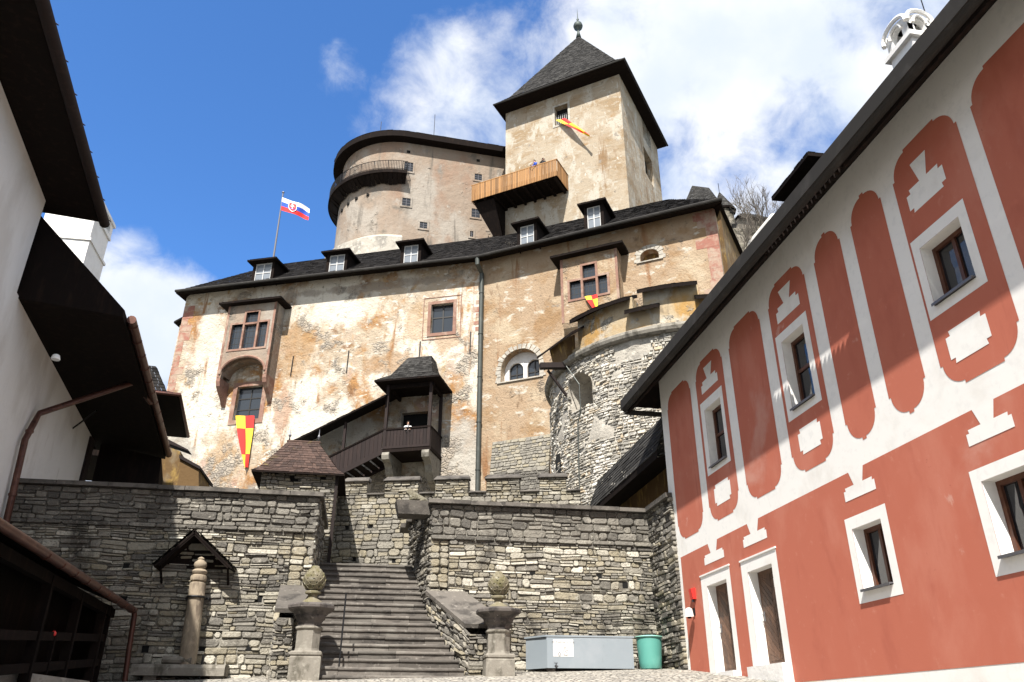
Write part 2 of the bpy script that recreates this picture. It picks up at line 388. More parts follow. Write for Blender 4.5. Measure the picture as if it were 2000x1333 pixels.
class MB:
    def __init__(self):
        self.v, self.f, self.m, self.t = [], [], [], []

    def add(self, vs, fs, mat=0, tone=None):
        o = len(self.v)
        self.v += [V(p) for p in vs]
        for fc in fs:
            self.f.append([o + i for i in fc])
            self.m.append(mat)
            self.t.append(random.random() if tone is None else tone)

    def quad(self, a, b, c, d, mat=0, tone=None):
        self.add([a, b, c, d], [(0, 1, 2, 3)], mat, tone)

    def tri(self, a, b, c, mat=0, tone=None):
        self.add([a, b, c], [(0, 1, 2)], mat, tone)

    def hexa(self, p, mat=0, tone=None):
        """8 points: bottom 0-3 ccw, top 4-7"""
        t = random.random() if tone is None else tone
        self.add(p, [(3, 2, 1, 0), (4, 5, 6, 7), (0, 1, 5, 4), (1, 2, 6, 5), (2, 3, 7, 6), (3, 0, 4, 7)], mat, t)

    def box(self, x0, x1, y0, y1, z0, z1, mat=0, tone=None):
        self.hexa([(x0, y0, z0), (x1, y0, z0), (x1, y1, z0), (x0, y1, z0), (x0, y0, z1), (x1, y0, z1), (x1, y1, z1), (x0, y1, z1)], mat, tone)

    def fbox(self, Fr, s0, s1, z0, z1, o0, o1, mat=0, tone=None):
        """box in a wall frame: s along, z up, o outward (o1 is the outer side)"""
        self.hexa([Fr(s0, z0, o1), Fr(s1, z0, o1), Fr(s1, z0, o0), Fr(s0, z0, o0), Fr(s0, z1, o1), Fr(s1, z1, o1), Fr(s1, z1, o0), Fr(s0, z1, o0)], mat, tone)

    def bar(self, a, b, w, h, up=(0, 0, 1), mat=0, tone=None):
        a, b = V(a), V(b)
        d = (b - a).normalized()
        u = V(up)
        s = d.cross(u)
        if s.length < 1e-4:
            s = d.cross(V((1, 0, 0)))
        s.normalize()
        u = s.cross(d).normalized()
        s, u = s * (w / 2), u * (h / 2)
        self.hexa([a - s - u, a + s - u, b + s - u, b - s - u, a - s + u, a + s + u, b + s + u, b - s + u], mat, tone)

    def plate(self, poly, off, mat=0, tone=None):
        """closed prism: a planar polygon thickened by the vector off"""
        n = len(poly)
        t = random.random() if tone is None else tone
        p = [V(q) for q in poly]
        self.add(p + [q + V(off) for q in p], [tuple(range(n))[::-1], tuple(range(n, 2 * n))] + [(i, (i + 1) % n, n + (i + 1) % n, n + i) for i in range(n)], mat, t)

    def poly(self, Fr, loops, o, mat=0, tone=None):
        """flat face with holes at offset o of a wall frame; loops of (s, z)"""
        pts = [V((s, z, 0)) for lp in loops for s, z in lp]
        tris = tessellate_polygon([[V((s, z, 0)) for s, z in lp] for lp in loops])
        out = []
        for a, b, c in tris:
            A, B, C = pts[a], pts[b], pts[c]
            if (B - A).cross(C - A).z < 0:
                b, c = c, b
            out.append((a, b, c))
        self.add([Fr(p.x, p.y, o) for p in pts], out, mat, 0.5 if tone is None else tone)

    def reveal(self, Fr, loop, o0, o1, mat=0):
        n = len(loop)
        for i in range(n):
            (s0, z0), (s1, z1) = loop[i], loop[(i + 1) % n]
            self.quad(Fr(s0, z0, o0), Fr(s1, z1, o0), Fr(s1, z1, o1), Fr(s0, z0, o1), mat, .5)

    def slab(self, Fr, loops, o0, o1, mat=0, sidemat=None):
        """front face at o1 with holes and side faces down to o0"""
        self.poly(Fr, loops, o1, mat)
        for lp in loops:
            self.reveal(Fr, lp, o0, o1, mat if sidemat is None else sidemat)

    def tube(self, pts, r, n=8, r2=None, mat=0, caps=True, tone=None):
        pts = [V(p) for p in pts]
        k = len(pts)
        rr = [r + ((r2 if r2 is not None else r) - r) * i / max(1, k - 1) for i in range(k)]
        vs, fs = [], []
        d0 = (pts[1] - pts[0]).normalized()
        u = d0.cross(V((0, 0, 1)))
        if u.length < 1e-3:
            u = d0.cross(V((1, 0, 0)))
        u.normalize()
        for i, p in enumerate(pts):
            a = pts[max(0, i - 1)]
            b = pts[min(k - 1, i + 1)]
            d = (b - a).normalized()
            u = (u - d * u.dot(d)).normalized()
            v = d.cross(u)
            for j in range(n):
                an = 2 * math.pi * j / n
                vs.append(p + (u * math.cos(an) + v * math.sin(an)) * rr[i])
        for i in range(k - 1):
            for j in range(n):
                fs.append((i * n + j, i * n + (j + 1) % n, (i + 1) * n + (j + 1) % n, (i + 1) * n + j))
        if caps:
            fs.append(tuple(range(n))[::-1])
            fs.append(tuple((k - 1) * n + j for j in range(n)))
        self.add(vs, fs, mat, tone)

    def lathe(self, prof, c, n=24, mat=0, sq=False, tone=.5, rot=0.0, octo=False):
        """profile of (radius, z) turned round c; sq: square section"""
        c = V(c)
        vs, fs = [], []
        if sq:
            n = 4
            rot = math.pi / 4
        if octo:
            n, rot = 8, math.pi / 8
        for r, z in prof:
            for j in range(n):
                an = 2 * math.pi * j / n + rot
                q = math.sqrt(2) if sq else (1 / math.cos(math.pi / 8) if octo else 1)
                vs.append(c + V((math.cos(an) * r * q, math.sin(an) * r * q, z)))
        for i in range(len(prof) - 1):
            for j in range(n):
                fs.append((i * n + j, i * n + (j + 1) % n, (i + 1) * n + (j + 1) % n, (i + 1) * n + j))
        fs.append(tuple(range(n))[::-1])
        fs.append(tuple((len(prof) - 1) * n + j for j in range(n)))
        self.add(vs, fs, mat, tone)

    def build(self, name, mats, parent=None, smooth=False, auto=None):
        if isinstance(mats, str):
            mats = [mats]
        xs = [p.x for p in self.v]
        ys = [p.y for p in self.v]
        zs = [p.z for p in self.v]
        c = V(((min(xs) + max(xs)) / 2, (min(ys) + max(ys)) / 2, min(zs)))
        me = bpy.data.meshes.new(name)
        me.from_pydata([p - c for p in self.v], [], self.f)
        for k in mats:
            me.materials.append(MAT[k])
        me.polygons.foreach_set('material_index', self.m)
        at = me.attributes.new('tone', 'FLOAT', 'FACE')
        at.data.foreach_set('value', self.t)
        if smooth:
            me.polygons.foreach_set('use_smooth', [True] * len(me.polygons))
            if auto:
                me.set_sharp_from_angle(angle=R(auto))
        me.update()
        o = bpy.data.objects.new(name, me)
        SC.collection.objects.link(o)
        o.location = c
        WORLD_LOC[o.name] = c
        if parent is not None:
            o.parent = parent
            o.matrix_parent_inverse = Matrix.Translation(-WORLD_LOC[parent.name])
        return o


def tag(o, label, cat, group=None):
    o['label'], o['category'] = label, cat
    if group:
        o['group'] = group
    return o


def thing(name, label, cat, loc, group=None):
    o = bpy.data.objects.new(name, None)
    SC.collection.objects.link(o)
    o.empty_display_size = .3
    o.location = loc
    WORLD_LOC[o.name] = V(loc)
    return tag(o, label, cat, group)


def structure(o):
    o['kind'] = 'structure'
    return o


class Frame:
    """a vertical wall plane: O origin, azimuth of the direction that runs to the viewer's right"""

    def __init__(self, O, az):
        self.O = V((O[0], O[1], 0))
        self.d = V((math.sin(R(az)), math.cos(R(az)), 0))
        self.n = V((self.d.y, -self.d.x, 0))

    def __call__(self, s, z, o=0.0):
        p = self.O + self.d * s + self.n * o
        return V((p.x, p.y, z))

    def st(self, px, py, o=0.0):
        q = on_plane(px, py, self.O + self.n * o, self.n)
        return (q - self.O).dot(self.d), q.z

    def rect(self, tl, br, o=0.0):
        a = self.st(*tl, o)
        b = self.st(*br, o)
        return a[0], b[0], b[1], a[1]  # s0 s1 z0 z1


def rect(s0, s1, z0, z1):
    return [(s0, z0), (s1, z0), (s1, z1), (s0, z1)]


def arch(s0, s1, z0, zspring, rise, n=12):
    """arched opening, ccw from bottom left"""
    c, a = (s0 + s1) / 2, (s1 - s0) / 2
    pts = [(s0, z0), (s1, z0)]
    for i in range(n + 1):
        t = math.pi * i / n
        pts.append((c + a * math.cos(t), zspring + rise * math.sin(t)))
    return pts


def shingles(mb, a, b, c, d, row=.34, w=.2, mat=0, th=.02, seed=1):
    """courses of separate shingles on the quad a-b (eave, left to right) / d-c (top)"""
    rnd = random.Random(seed)
    a, b, c, d = V(a), V(b), V(c), V(d)
    n = (b - a).cross(d - a)
    if n.length < 1e-6:
        n = (b - a).cross(c - a)
    n.normalize()
    rows = max(2, round(((d - a).length + (c - b).length) / 2 / row))
    for i in range(rows):
        t0, t1 = i / rows, min(1.0, (i + 1.35) / rows)
        l0, r0 = a.lerp(d, t0), b.lerp(c, t0)
        l1, r1 = a.lerp(d, t1), b.lerp(c, t1)
        L = (r0 - l0).length
        k = max(1, round(L / w))
        cuts = [0] + sorted(min(.999, max(.001, (j + rnd.uniform(-.28, .28)) / k)) for j in range(1, k)) + [1]
        for j in range(k):
            u0, u1 = cuts[j], cuts[j + 1]
            e = 0.004 / max(L, .1)
            dr = rnd.uniform(-.12, .12) / rows
            h = th * rnd.uniform(.75, 1.7)
            p0 = l0.lerp(r0, u0 + e) + (d - a) * dr * .35
            p1 = l0.lerp(r0, u1 - e) + (d - a) * dr * .35
            p2, p3 = l1.lerp(r1, u1 - e), l1.lerp(r1, u0 + e)
            t = rnd.random()
            mb.quad(p0 + n * h, p1 + n * h, p2 + n * .004, p3 + n * .004, mat, t)
            mb.quad(p0 - n * .004, p1 - n * .004, p1 + n * h, p0 + n * h, mat, t)


def masonry(mb, mp, u0, u1, v0, v1, hrange=(.09, .24), wrange=(.22, .65), seed=1, tonef=None, mat=0, joint=1, joint_d=-.075, gap=.010, prot=.042, holes=(), skip=None, back=True, backn=(1, 1)):
    """rubble coursing: separate irregular stones on the surface mp(u, v, d)"""
    rnd = random.Random(seed)
    cells = []
    v = v0
    while v < v1 - 1e-4:
        h = rnd.uniform(*hrange)
        if v1 - v - h < hrange[0] * .7:
            h = v1 - v
        u = u0 - rnd.uniform(0, wrange[0]) * 0
        while u < u1 - 1e-4:
            wd = rnd.uniform(*wrange) * (0.65 + .6 * h / hrange[1])
            if u1 - u - wd < wrange[0] * .6:
                wd = u1 - u
            q = rnd.random()
            if h > hrange[0] * 1.45 and q < .5:
                k = rnd.uniform(.35, .65)
                cells.append((u, u + wd, v, v + h * k))
                if rnd.random() < .4:
                    k2 = rnd.uniform(.35, .65)
                    cells += [(u, u + wd * k2, v + h * k, v + h), (u + wd * k2, u + wd, v + h * k, v + h)]
                else:
                    cells.append((u, u + wd, v + h * k, v + h))
            elif q > .85 and wd > wrange[0] * 1.6:
                k = rnd.uniform(.3, .7)
                cells += [(u, u + wd * k, v, v + h), (u + wd * k, u + wd, v, v + h)]
            else:
                cells.append((u, u + wd, v, v + h))
            u += wd
        v += h
    for hu, hv, hr in holes:
        mb.quad(mp(hu - .085, hv - .085, joint_d + .006), mp(hu + .085, hv - .085, joint_d + .006), mp(hu + .085, hv + .085, joint_d + .006), mp(hu - .085, hv + .085, joint_d + .006), 2, .5)
    sx = rnd.uniform(0, 50)

    def warp(u, v):
        e = min(1.0, 6 * min(u - u0, u1 - u, v - v0, v1 - v)) if True else 1
        e = max(0.0, e)
        return (u + .05 * e * mnoise.noise(V((u * 1.7 + sx, v * 2.1, 3.0))), v + .055 * e * mnoise.noise(V((u * 1.1, v * 1.4 + sx, 9.0))) + .02 * e * mnoise.noise(V((u * 4.1, v * 3, sx))))

    for (a, b, c, d) in cells:
        mu, mv = (a + b) / 2, (c + d) / 2
        if skip and skip(mu, mv):
            continue
        for hu, hv, hr in holes:
            if a - .02 < hu < b + .02 and hv - .075 < mv < hv + .075:     # leave the drain hole free: the stone is cut short beside it
                if hu - a > b - hu:
                    b = min(b, hu - .085)
                else:
                    a = max(a, hu + .085)
        if b - a < .07:
            continue
        mu = (a + b) / 2
        wd, h = b - a, d - c
        m = min(wd, h)
        g = gap * rnd.uniform(.6, 1.5)
        g = min(g, m * .2)
        a2, b2, c2, d2 = a + g, b - g, c + g, d - g
        k = m * rnd.uniform(.12, .3)
        j = lambda s: rnd.uniform(-s, s) * m
        ol = [(a2 + k * rnd.uniform(.5, 1.3), c2 + j(.05)), (b2 - k * rnd.uniform(.5, 1.3), c2 + j(.05)), (b2 + j(.03), c2 + k), (b2 + j(.03), d2 - k),
              (b2 - k * rnd.uniform(.5, 1.3), d2 + j(.05)), (a2 + k * rnd.uniform(.5, 1.3), d2 + j(.05)), (a2 + j(.03), d2 - k), (a2 + j(.03), c2 + k)]
        p = rnd.uniform(-.5, 1) * prot
        ins = rnd.uniform(.09, .2)
        ta, tb = rnd.uniform(-.5, .5) * prot, rnd.uniform(-.5, .5) * prot
        vs = []
        for ring in range(3):
            for (x, y) in ol:
                if ring == 2:
                    x2 = x + (mu - x) * min(.5, ins * m / wd * 1.6)
                    y2 = y + (mv - y) * min(.5, ins * m / h * 1.6)
                    dd = p + ta * (x - mu) / wd + tb * (y - mv) / h
                else:
                    x2, y2 = x, y
                    dd = joint_d - .01 if ring == 0 else p - m * .14 - .006
                uu, vv = warp(x2, y2)
                vs.append(mp(uu, vv, dd))
        fs = []
        for r_ in range(2):
            for i in range(8):
                fs.append((r_ * 8 + i, r_ * 8 + (i + 1) % 8, (r_ + 1) * 8 + (i + 1) % 8, (r_ + 1) * 8 + i))
        fs.append(tuple(range(16, 24)))
        t = rnd.random()
        if tonef:
            t = tonef(mu, mv, t, rnd)
        mb.add(vs, fs, mat, min(1, max(0, t)))
    if back:
        nu, nv = backn
        for i in range(nu):
            for k in range(nv):
                ua, ub = u0 + (u1 - u0) * i / nu, u0 + (u1 - u0) * (i + 1) / nu
                va, vb = v0 + (v1 - v0) * k / nv, v0 + (v1 - v0) * (k + 1) / nv
                mb.quad(mp(ua, va, joint_d), mp(ub, va, joint_d), mp(ub, vb, joint_d), mp(ua, vb, joint_d), joint, .5)


def window(parent, Fr, s0, s1, z0, z1, o, nx=2, nz=2, bar=.05, frame='frame_brown', pane='glass', fw=.07, name='window', mull=None):
    """glazed window standing at offset o of the wall frame: frame and bars, one pane mesh as child"""
    mb = MB()
    mb.fbox(Fr, s0, s0 + fw, z0, z1, o, o + .06)
    mb.fbox(Fr, s1 - fw, s1, z0, z1, o, o + .06)
    mb.fbox(Fr, s0 + fw, s1 - fw, z0, z0 + fw, o, o + .058)
    mb.fbox(Fr, s0 + fw, s1 - fw, z1 - fw, z1, o, o + .058)
    for i in range(1, nx):
        s = s0 + (s1 - s0) * i / nx
        mb.fbox(Fr, s - bar / 2, s + bar / 2, z0 + fw, z1 - fw, o, o + .05)
    zs = [z0 + (z1 - z0) * k / nz for k in range(1, nz)] if mull is None else [z0 + (z1 - z0) * mull]
    for z in zs:
        mb.fbox(Fr, s0 + fw, s1 - fw, z - bar / 2, z + bar / 2, o, o + .046)
    wn = mb.build(name, frame, parent)
    pb = MB()
    pb.quad(Fr(s0 + .02, z0 + .02, o + .012), Fr(s1 - .02, z0 + .02, o + .012), Fr(s1 - .02, z1 - .02, o + .012), Fr(s0 + .02, z1 - .02, o + .012))
    pb.build('pane', pane, wn)
    return wn


def smoothstep(a, b, x):
    t = min(1, max(0, (x - a) / (b - a)))
    return t * t * (3 - 2 * t)


def lerp_table(tb, y):
    if y <= tb[0][0]:
        return tb[0][1]
    for (a, za), (b, zb) in zip(tb, tb[1:]):
        if y <= b:
            return za + (zb - za) * (y - a) / (b - a)
    return tb[-1][1]


YARD = [(-300, -40), (-60, -6), (-10, -.9), (0, .05), (8, 1.28), (15, 2.24), (21.5, 2.86), (23.4, 3.0)]


def yard_z(x, y):
    return lerp_table(YARD, y) - .03 * min(20, max(-20, 8.5 - x)) * (1 if x < 8.5 else .3)


# the two fronts of the palace
PC = (6.01, 45.0)
LF = Frame(PC, 112.3)      # left front, s from -22.3 to 0
RF = Frame(PC, 123.4)      # right front, s from 0 to 15.6

# ------------------------------------------------------------------ ground
def grid(name, xs, ys, zf, mat, skip=None):
    mb = MB()
    idx = {}
    vs = []
    for i, x in enumerate(xs):
        for j, y in enumerate(ys):
            idx[i, j] = len(vs)
            vs.append((x, y, zf(x, y)))
    fs = [(idx[i, j], idx[i + 1, j], idx[i + 1, j + 1], idx[i, j + 1]) for i in range(len(xs) - 1) for j in range(len(ys) - 1)
          if not (skip and skip((xs[i] + xs[i + 1]) / 2, (ys[j] + ys[j + 1]) / 2))]
    mb.add(vs, fs, 0, .5)
    return structure(mb.build(name, mat, smooth=True))


xs = [-400, -200, -100, -60, -40, -25] + [-16 + .5 * i for i in range(65)] + [20, 30, 45, 70, 120, 250, 400]
ys = [-400, -250, -120, -60, -30, -15, -8] + [-5 + .5 * i for i in range(58)]
grid('courtyard_ground', xs, ys, lambda x, y: yard_z(x, y) + .02 * mnoise.noise(V((x * .9, y * .9, 0))), 'ground')


def terrace_z(x, y):
    return 6.02


TX = [-400, -60, -25, -12, -1.75]
tb = MB()
for x0, x1, y0, y1 in [(-60, -1.75, 23.45, 31), (1.7, 60, 23.6, 31), (-1.75, 1.7, 26.3, 31)]:
    tb.quad((x0, y0, 6.02), (x1, y0, 6.02), (x1, y1, 6.02), (x0, y1, 6.02), 0, .5)
structure(tb.build('upper_terrace', 'earth'))


def hill_z(x, y):
    r = math.hypot((x - 4) / 34, (y - 66) / 32)
    top = 27 * (1 - smoothstep(.28, 1.15, r)) ** 1.0
    # signed distance behind the palace fronts
    dl = min(-(V((x - 6.01, y - 45, 0)).dot(LF.n)), -(V((x - 6.01, y - 45, 0)).dot(RF.n)))
    z = 6.0 + min(2.2, max(0, (y - 31)) * .2)
    if dl > 1.5:
        z = max(z, min(top, 8 + (dl - 1.5) * 3))
    far = smoothstep(60, 260, math.hypot(x, y - 60))
    z = z * (1 - far) + far * (8 + 30 * mnoise.noise(V((x / 120, y / 120, 2))))
    return z + .4 * mnoise.noise(V((x * .3, y * .3, 5)))


hx = [-400, -250, -150, -100, -70] + [-50 + 2 * i for i in range(56)] + [70, 90, 130, 200, 300, 400]
hy = [30.5 + 1.8 * i for i in range(40)] + [110, 130, 160, 220, 300, 400]
grid('hillside', hx, hy, hill_z, 'earth')

# ------------------------------------------------------------------ red and white house on the right
FX = 8.5
HF = Frame((FX, 0), 180)          # s = -Y, outward is -X


def hy_rect(y0, y1, z0, z1):
    return rect(-y1, -y0, z0, z1)


def house():
    h = thing('painted_house', 'long two-storey house painted brick red with white bands and upright red panels', 'house', (13.4, 8.5, 1.0))
    Y0, Y1, ZB, ZT = -5.0, 21.5, .0, 11.19
    wins = [(17.42, 18.42, 7.47, 9.07, 17.25, 18.66, 7.33, 9.32), (13.24, 14.15, 7.45, 9.05, 13.04, 14.37, 7.28, 9.26), (8.64, 9.57, 7.50, 8.58, 8.46, 9.74, 7.33, 8.79),
            (4.4, 5.4, 7.50, 8.58, 4.2, 5.6, 7.33, 8.79),
            (12.0, 12.86, 3.63, 4.71, 11.8, 13.04, 3.45, 4.92), (8.75, 9.58, 3.60, 4.68, 8.56, 9.77, 3.39, 4.87), (4.8, 5.6, 3.6, 4.68, 4.6, 5.8, 3.39, 4.87)]
    doors = [(18.28, 19.45, 2.66, 4.70, 18.04, 19.8, 4.97), (15.97, 17.12, 2.68, 4.66, 15.70, 17.43, 4.93)]
    holes = [hy_rect(*q[:4]) for q in wins] + [hy_rect(*q[:4]) for q in doors]
    RD = .28
    mb = MB()   # materials: 0 white, 1 red
    mb.slab(HF, [rect(-Y1, -Y0, ZB, ZT)] + holes, -RD, 0.0, 0)
    # other three walls
    mb.quad((FX, Y1, ZB), (18.3, Y1, ZB), (18.3, Y1, ZT), (FX, Y1, ZT), 0)
    mb.quad((18.3, Y0, ZB), (FX, Y0, ZB), (FX, Y0, ZT), (18.3, Y0, ZT), 0)
    mb.quad((18.3, Y1, ZB), (18.3, Y0, ZB), (18.3, Y0, ZT), (18.3, Y1, ZT), 0)
    # lower red field
    red_top = 5.70
    mb.poly(HF, [rect(-21.03, -Y0 - .02, 2.30, red_top)] + [hy_rect(*q[:4]) for q in wins[4:]] + [hy_rect(y0, y1, z0, z1) for y0, y1, z0, z1, *_ in doors], .004, 1)
    mb.poly(HF, [rect(-21.03, -15.4, 1.9, 2.2999)] , .004, 1)
    # upright red panels with stepped round corners

    def panel(y0, y1, z0, z1, r=.42):
        r = min(r, (y1 - y0) * .44)
        q = .05
        a, b = -y1, -y0
        pts = []
        for cx, cz, t0 in [(a + r, z0 + r, 180), (b - r, z0 + r, 270), (b - r, z1 - r, 0), (a + r, z1 - r, 90)]:
            A = R(t0)
            pts.append((cx + r * math.cos(A), cz + r * math.sin(A)))
            for i in range(9):
                t = R(t0 + 90 * i / 8)
                pts.append((cx + (r - q) * math.cos(t), cz + (r - q) * math.sin(t)))
            A = R(t0 + 90)
            pts.append((cx + r * math.cos(A), cz + r * math.sin(A)))
        return pts
    PZ0, PZ1 = 6.12, 10.46
    inner = {}
    for k, (y0, y1) in enumerate([(19.2, 21.0), (17.05, 18.8), (14.92, 16.62), (12.86, 14.48), (11.5, 12.46), (10.16, 11.12), (8.16, 9.79), (6.1, 7.84), (4.0, 5.65), (2.4, 3.4), (.9, 1.9), (-1.4, .2)]):
        hl = [hy_rect(*q[:4]) for q in wins[:4] if q[0] > y0 and q[1] < y1]
        mb.poly(HF, [panel(y0, y1, PZ0, PZ1)] + hl, .004, 1)

    def ring(y0, y1, z0, z1, hole, o=.008):
        mb.poly(HF, [hy_rect(y0, y1, z0, z1), hole], o, 0)
    for q in wins:
        ring(*q[4:], hy_rect(*q[:4]))
    for q in doors:
        y0, y1, z0, z1, a, b, zt = q
        s = [(-b, 1.6), (-y1, 1.6), (-y1, z1), (-y0, z1), (-y0, 1.6), (-a, 1.6), (-a, zt), (-b, zt)]
        mb.poly(HF, [s], .008, 0)
        mb.fbox(HF, -b - .02, -a + .02, zt, zt + .035, 0, .03, 0, .5)

    def notched(y0, y1, z0, z1, c=.06, both=False):
        a, b = -y1, -y0
        p = []
        if both:
            p += [(a + c, z0), (b - c, z0), (b - c * 1.2, z0 + c), (b, z0 + c)]
        else:
            p += [(a, z0), (b, z0)]
        p += [(b, z1 - c), (b - c * 1.2, z1 - c), (b - c, z1), (a + c, z1), (a + c * 1.2, z1 - c), (a, z1 - c)]
        if both:
            p += [(a, z0 + c), (a + c * 1.2, z0 + c)]
        return p
    # white keystone motifs hanging from the band
    for yc, wd in [(18.84, 1.2), (16.57, 1.16), (12.42, .95), (9.18, .9), (5.2, .9)]:
        k = wd / 1.2
        mb.poly(HF, [[(-yc - .17 * k, 5.44), (-yc + .17 * k, 5.44), (-yc + .30 * k, 5.71), (-yc - .30 * k, 5.71)]], .0085, 0)
        mb.poly(HF, [notched(yc - wd / 2, yc + wd / 2, 5.21, 5.445, .055)], .009, 0)
    # motifs and tablets inside the window panels
    for yc, wd, zb in [(17.93, 1.05, 9.53), (13.68, .98, 9.50)]:
        mb.poly(HF, [[(-yc - .12, 9.84), (-yc + .12, 9.84), (-yc + .27, 10.2), (-yc - .27, 10.2)]], .0085, 0)
        mb.poly(HF, [notched(yc - wd / 2, yc + wd / 2, zb, 9.85, .09)], .009, 0)
    for yc in (9.1, 4.85):
        mb.poly(HF, [[(-yc - .085, 9.66), (-yc + .085, 9.66), (-yc + .2, 10.08), (-yc - .2, 10.08)]], .0085, 0)
        mb.poly(HF, [notched(yc - .45, yc + .45, 9.22, 9.67, .085, True)], .009, 0)
    for yc, wd in [(17.92, .95), (13.68, .86), (9.1, .86), (4.85, .86)]:
        mb.poly(HF, [notched(yc - wd / 2, yc + wd / 2, 6.47, 7.0, .085, True)], .0085, 0)
    mb.build('wall', ['white', 'red'], h)
    for i, q in enumerate(wins):
        y0, y1, z0, z1 = q[:4]
        wn = window(h, HF, -y1, -y0, z0, z1, -RD + .005, 2 if i >= 2 else 1, 1 if i >= 2 else 2, .07, 'frame_brown', 'glass', .075, mull=.55 if i < 2 else None)
        sb = MB()
        sb.hexa([HF(-y1 + .01, z0 + .012, .07), HF(-y0 - .01, z0 + .012, .07), HF(-y0 - .01, z0 + .03, -RD + .07), HF(-y1 + .01, z0 + .03, -RD + .07),
                 HF(-y1 + .01, z0 + .034, .07), HF(-y0 - .01, z0 + .034, .07), HF(-y0 - .01, z0 + .052, -RD + .07), HF(-y1 + .01, z0 + .052, -RD + .07)])
        sb.fbox(HF, -y1 + .01, -y0 - .01, z0 - .01, z0 + .0335, .071, .078)
        sb.build('sill', 'zinc', wn)
    for y0, y1, z0, z1, a, b, zt in doors:
        db = MB()
        db.fbox(HF, -y1 + .005, -y0 - .005, z0, z1 - .005, -.28, -.225, 0, .5)
        # chevron boards
        k = 12
        for i in range(-6, k + 6):
            for sgn in (-1, 1):
                sm = -(y0 + y1) / 2
                lo, hi = (sm + .005, -y0 - .09) if sgn > 0 else (-y1 + .09, sm - .005)
                wv = hi - lo
                za = z0 + .1 + (z1 - z0 - .2) * i / k
                hgt = (z1 - z0 - .2) / k - .012
                rise = wv * .95
                zl = [za + (rise if sgn < 0 else 0), za + (0 if sgn < 0 else rise)]
                # board clipped to the door leaf
                P = []
                for s, zz in [(lo, zl[0]), (hi, zl[1]), (hi, zl[1] + hgt), (lo, zl[0] + hgt)]:
                    P.append((s, min(z1 - .1, max(z0 + .1, zz))))
                if max(p[1] for p in P) - min(p[1] for p in P) > .03 and abs(P[0][1] - P[3][1]) + abs(P[1][1] - P[2][1]) > .02:
                    db.plate([HF(s, zz, -.225) for s, zz in P], HF.n * .012, 0)
        d = db.build('door', 'wood_door', h)
        hb = MB()
        ym = -y1 + .1
        hb.fbox(HF, ym - .02, ym + .03, z0 + .92, z0 + 1.12, -.223, -.205)
        hb.tube([HF(ym, z0 + 1.05, -.21), HF(ym, z0 + 1.05, -.16), HF(ym + .11, z0 + 1.05, -.155)], .011)
        hb.build('handle', 'zinc', d)
        pb = MB()
        s = -(y0 + (y1 - y0) * .30)
        pb.fbox(HF, s - .07, s + .07, z1 - .42, z1 - .24, -.212, -.205, 0)
        pb.fbox(HF, s - .035, s + .035, z1 - .33, z1 - .27, -.2045, -.203, 1)
        pb.fbox(HF, s - .045, s + .045, z1 - .39, z1 - .36, -.2045, -.203, 1)
        pb.build('door_plate', ['white_plastic', 'ink'], d)
        st = MB()
        st.box(FX - .2, FX + .22, y0 - .22, y1 + .22, z0 - .5, z0 - .005)
        st.build('threshold', 'white_old', h)
    # roof: hipped, rafters visible as one dark boarded soffit
    ex0, ex1, ey0, ey1, ez = 7.775, 19.3, Y0 - .9, 22.45, 10.66
    rx = (ex0 + ex1) / 2
    rz = ez + (rx - ex0) * .73
    A, B, C, D = V((ex0, ey0, ez)), V((ex1, ey0, ez)), V((ex1, ey1, ez)), V((ex0, ey1, ez))
    E1, E2 = V((rx, ey0 + 5.6, rz)), V((rx, ey1 - 5.6, rz))
    rb = MB()
    up = V((0, 0, .14))
    shingles(rb, D + up, A + up, E1 + up, E2 + up, .42, .3, 0, .025, 3)
    shingles(rb, B + up, C + up, E2 + up, E1 + up, .8, .6, 0, .025, 4)
    shingles(rb, C + up, D + up, E2 + up, .5 * (E2 + E2) + up, .5, .35, 0, .025, 5)
    rb.tri(A + up, B + up, E1 + up, 0)
    for a, b, c, d in [(D, A, E1, E2), (B, C, E2, E1)]:
        rb.quad(d, c, b, a, 1)
    rb.tri(E2, D, C, 1)
    rb.tri(E1, B, A, 1)
    for a, b in [(A, B), (B, C), (C, D), (D, A)]:
        rb.quad(a, b, b + up, a + up, 1)
    roof = rb.build('roof', ['shingle_dark', 'wood_dark'], h)
    ff = MB()
    # boards that close the slit behind the gutter, with one stretch left open
    for y0, y1 in [(ey0, 9.9), (12.9, 22.35)]:
        ff.box(7.70, 7.774, y0, y1, 10.40, 10.659)
    y = 9.95
    while y < 12.9:
        ff.box(7.69, 7.774, y, y + .05, 10.44, 10.6)
        y += .16
    ff.build('fascia', 'wood_dark', roof)
    gb = MB()
    n = 10
    pr = [(7.61 + .115 * math.cos(t), 10.56 + .13 * math.sin(t)) for t in [math.pi + math.pi * i / n for i in range(n + 1)]]
    pr2 = [(7.61 + .1 * math.cos(t), 10.56 + .115 * math.sin(t)) for t in [2 * math.pi - math.pi * i / n for i in range(n + 1)]]
    gb.plate([(x, ey0, z) for x, z in pr + pr2], (0, 22.35 - ey0, 0))
    gb.box(7.49, 7.515, ey0, 22.38, 10.50, 10.80, 0, .4)
    # end gutter round the hip
    gb.plate([(ex0 - .1, 22.47 + (x - 7.5) * .9, z) for x, z in pr + pr2], (8.0, 0, 0))
    gb.build('gutter', 'gutter_grey', roof)
    # chimney with four arched mouths under a curved cap
    p = on_x(1784, 104, 10.6)
    cy, cz = p.y, p.z
    cb = MB()
    W = .28
    cx = 10.6
    cb.box(cx - W, cx + W, cy - W * 1.25, cy + W * 1.25, ez, cz + .05, 0, .5)
    cb.box(cx - W - .09, cx + W + .09, cy - W * 1.25 - .09, cy + W * 1.25 + .09, cz + .05, cz + .17, 0, .5)
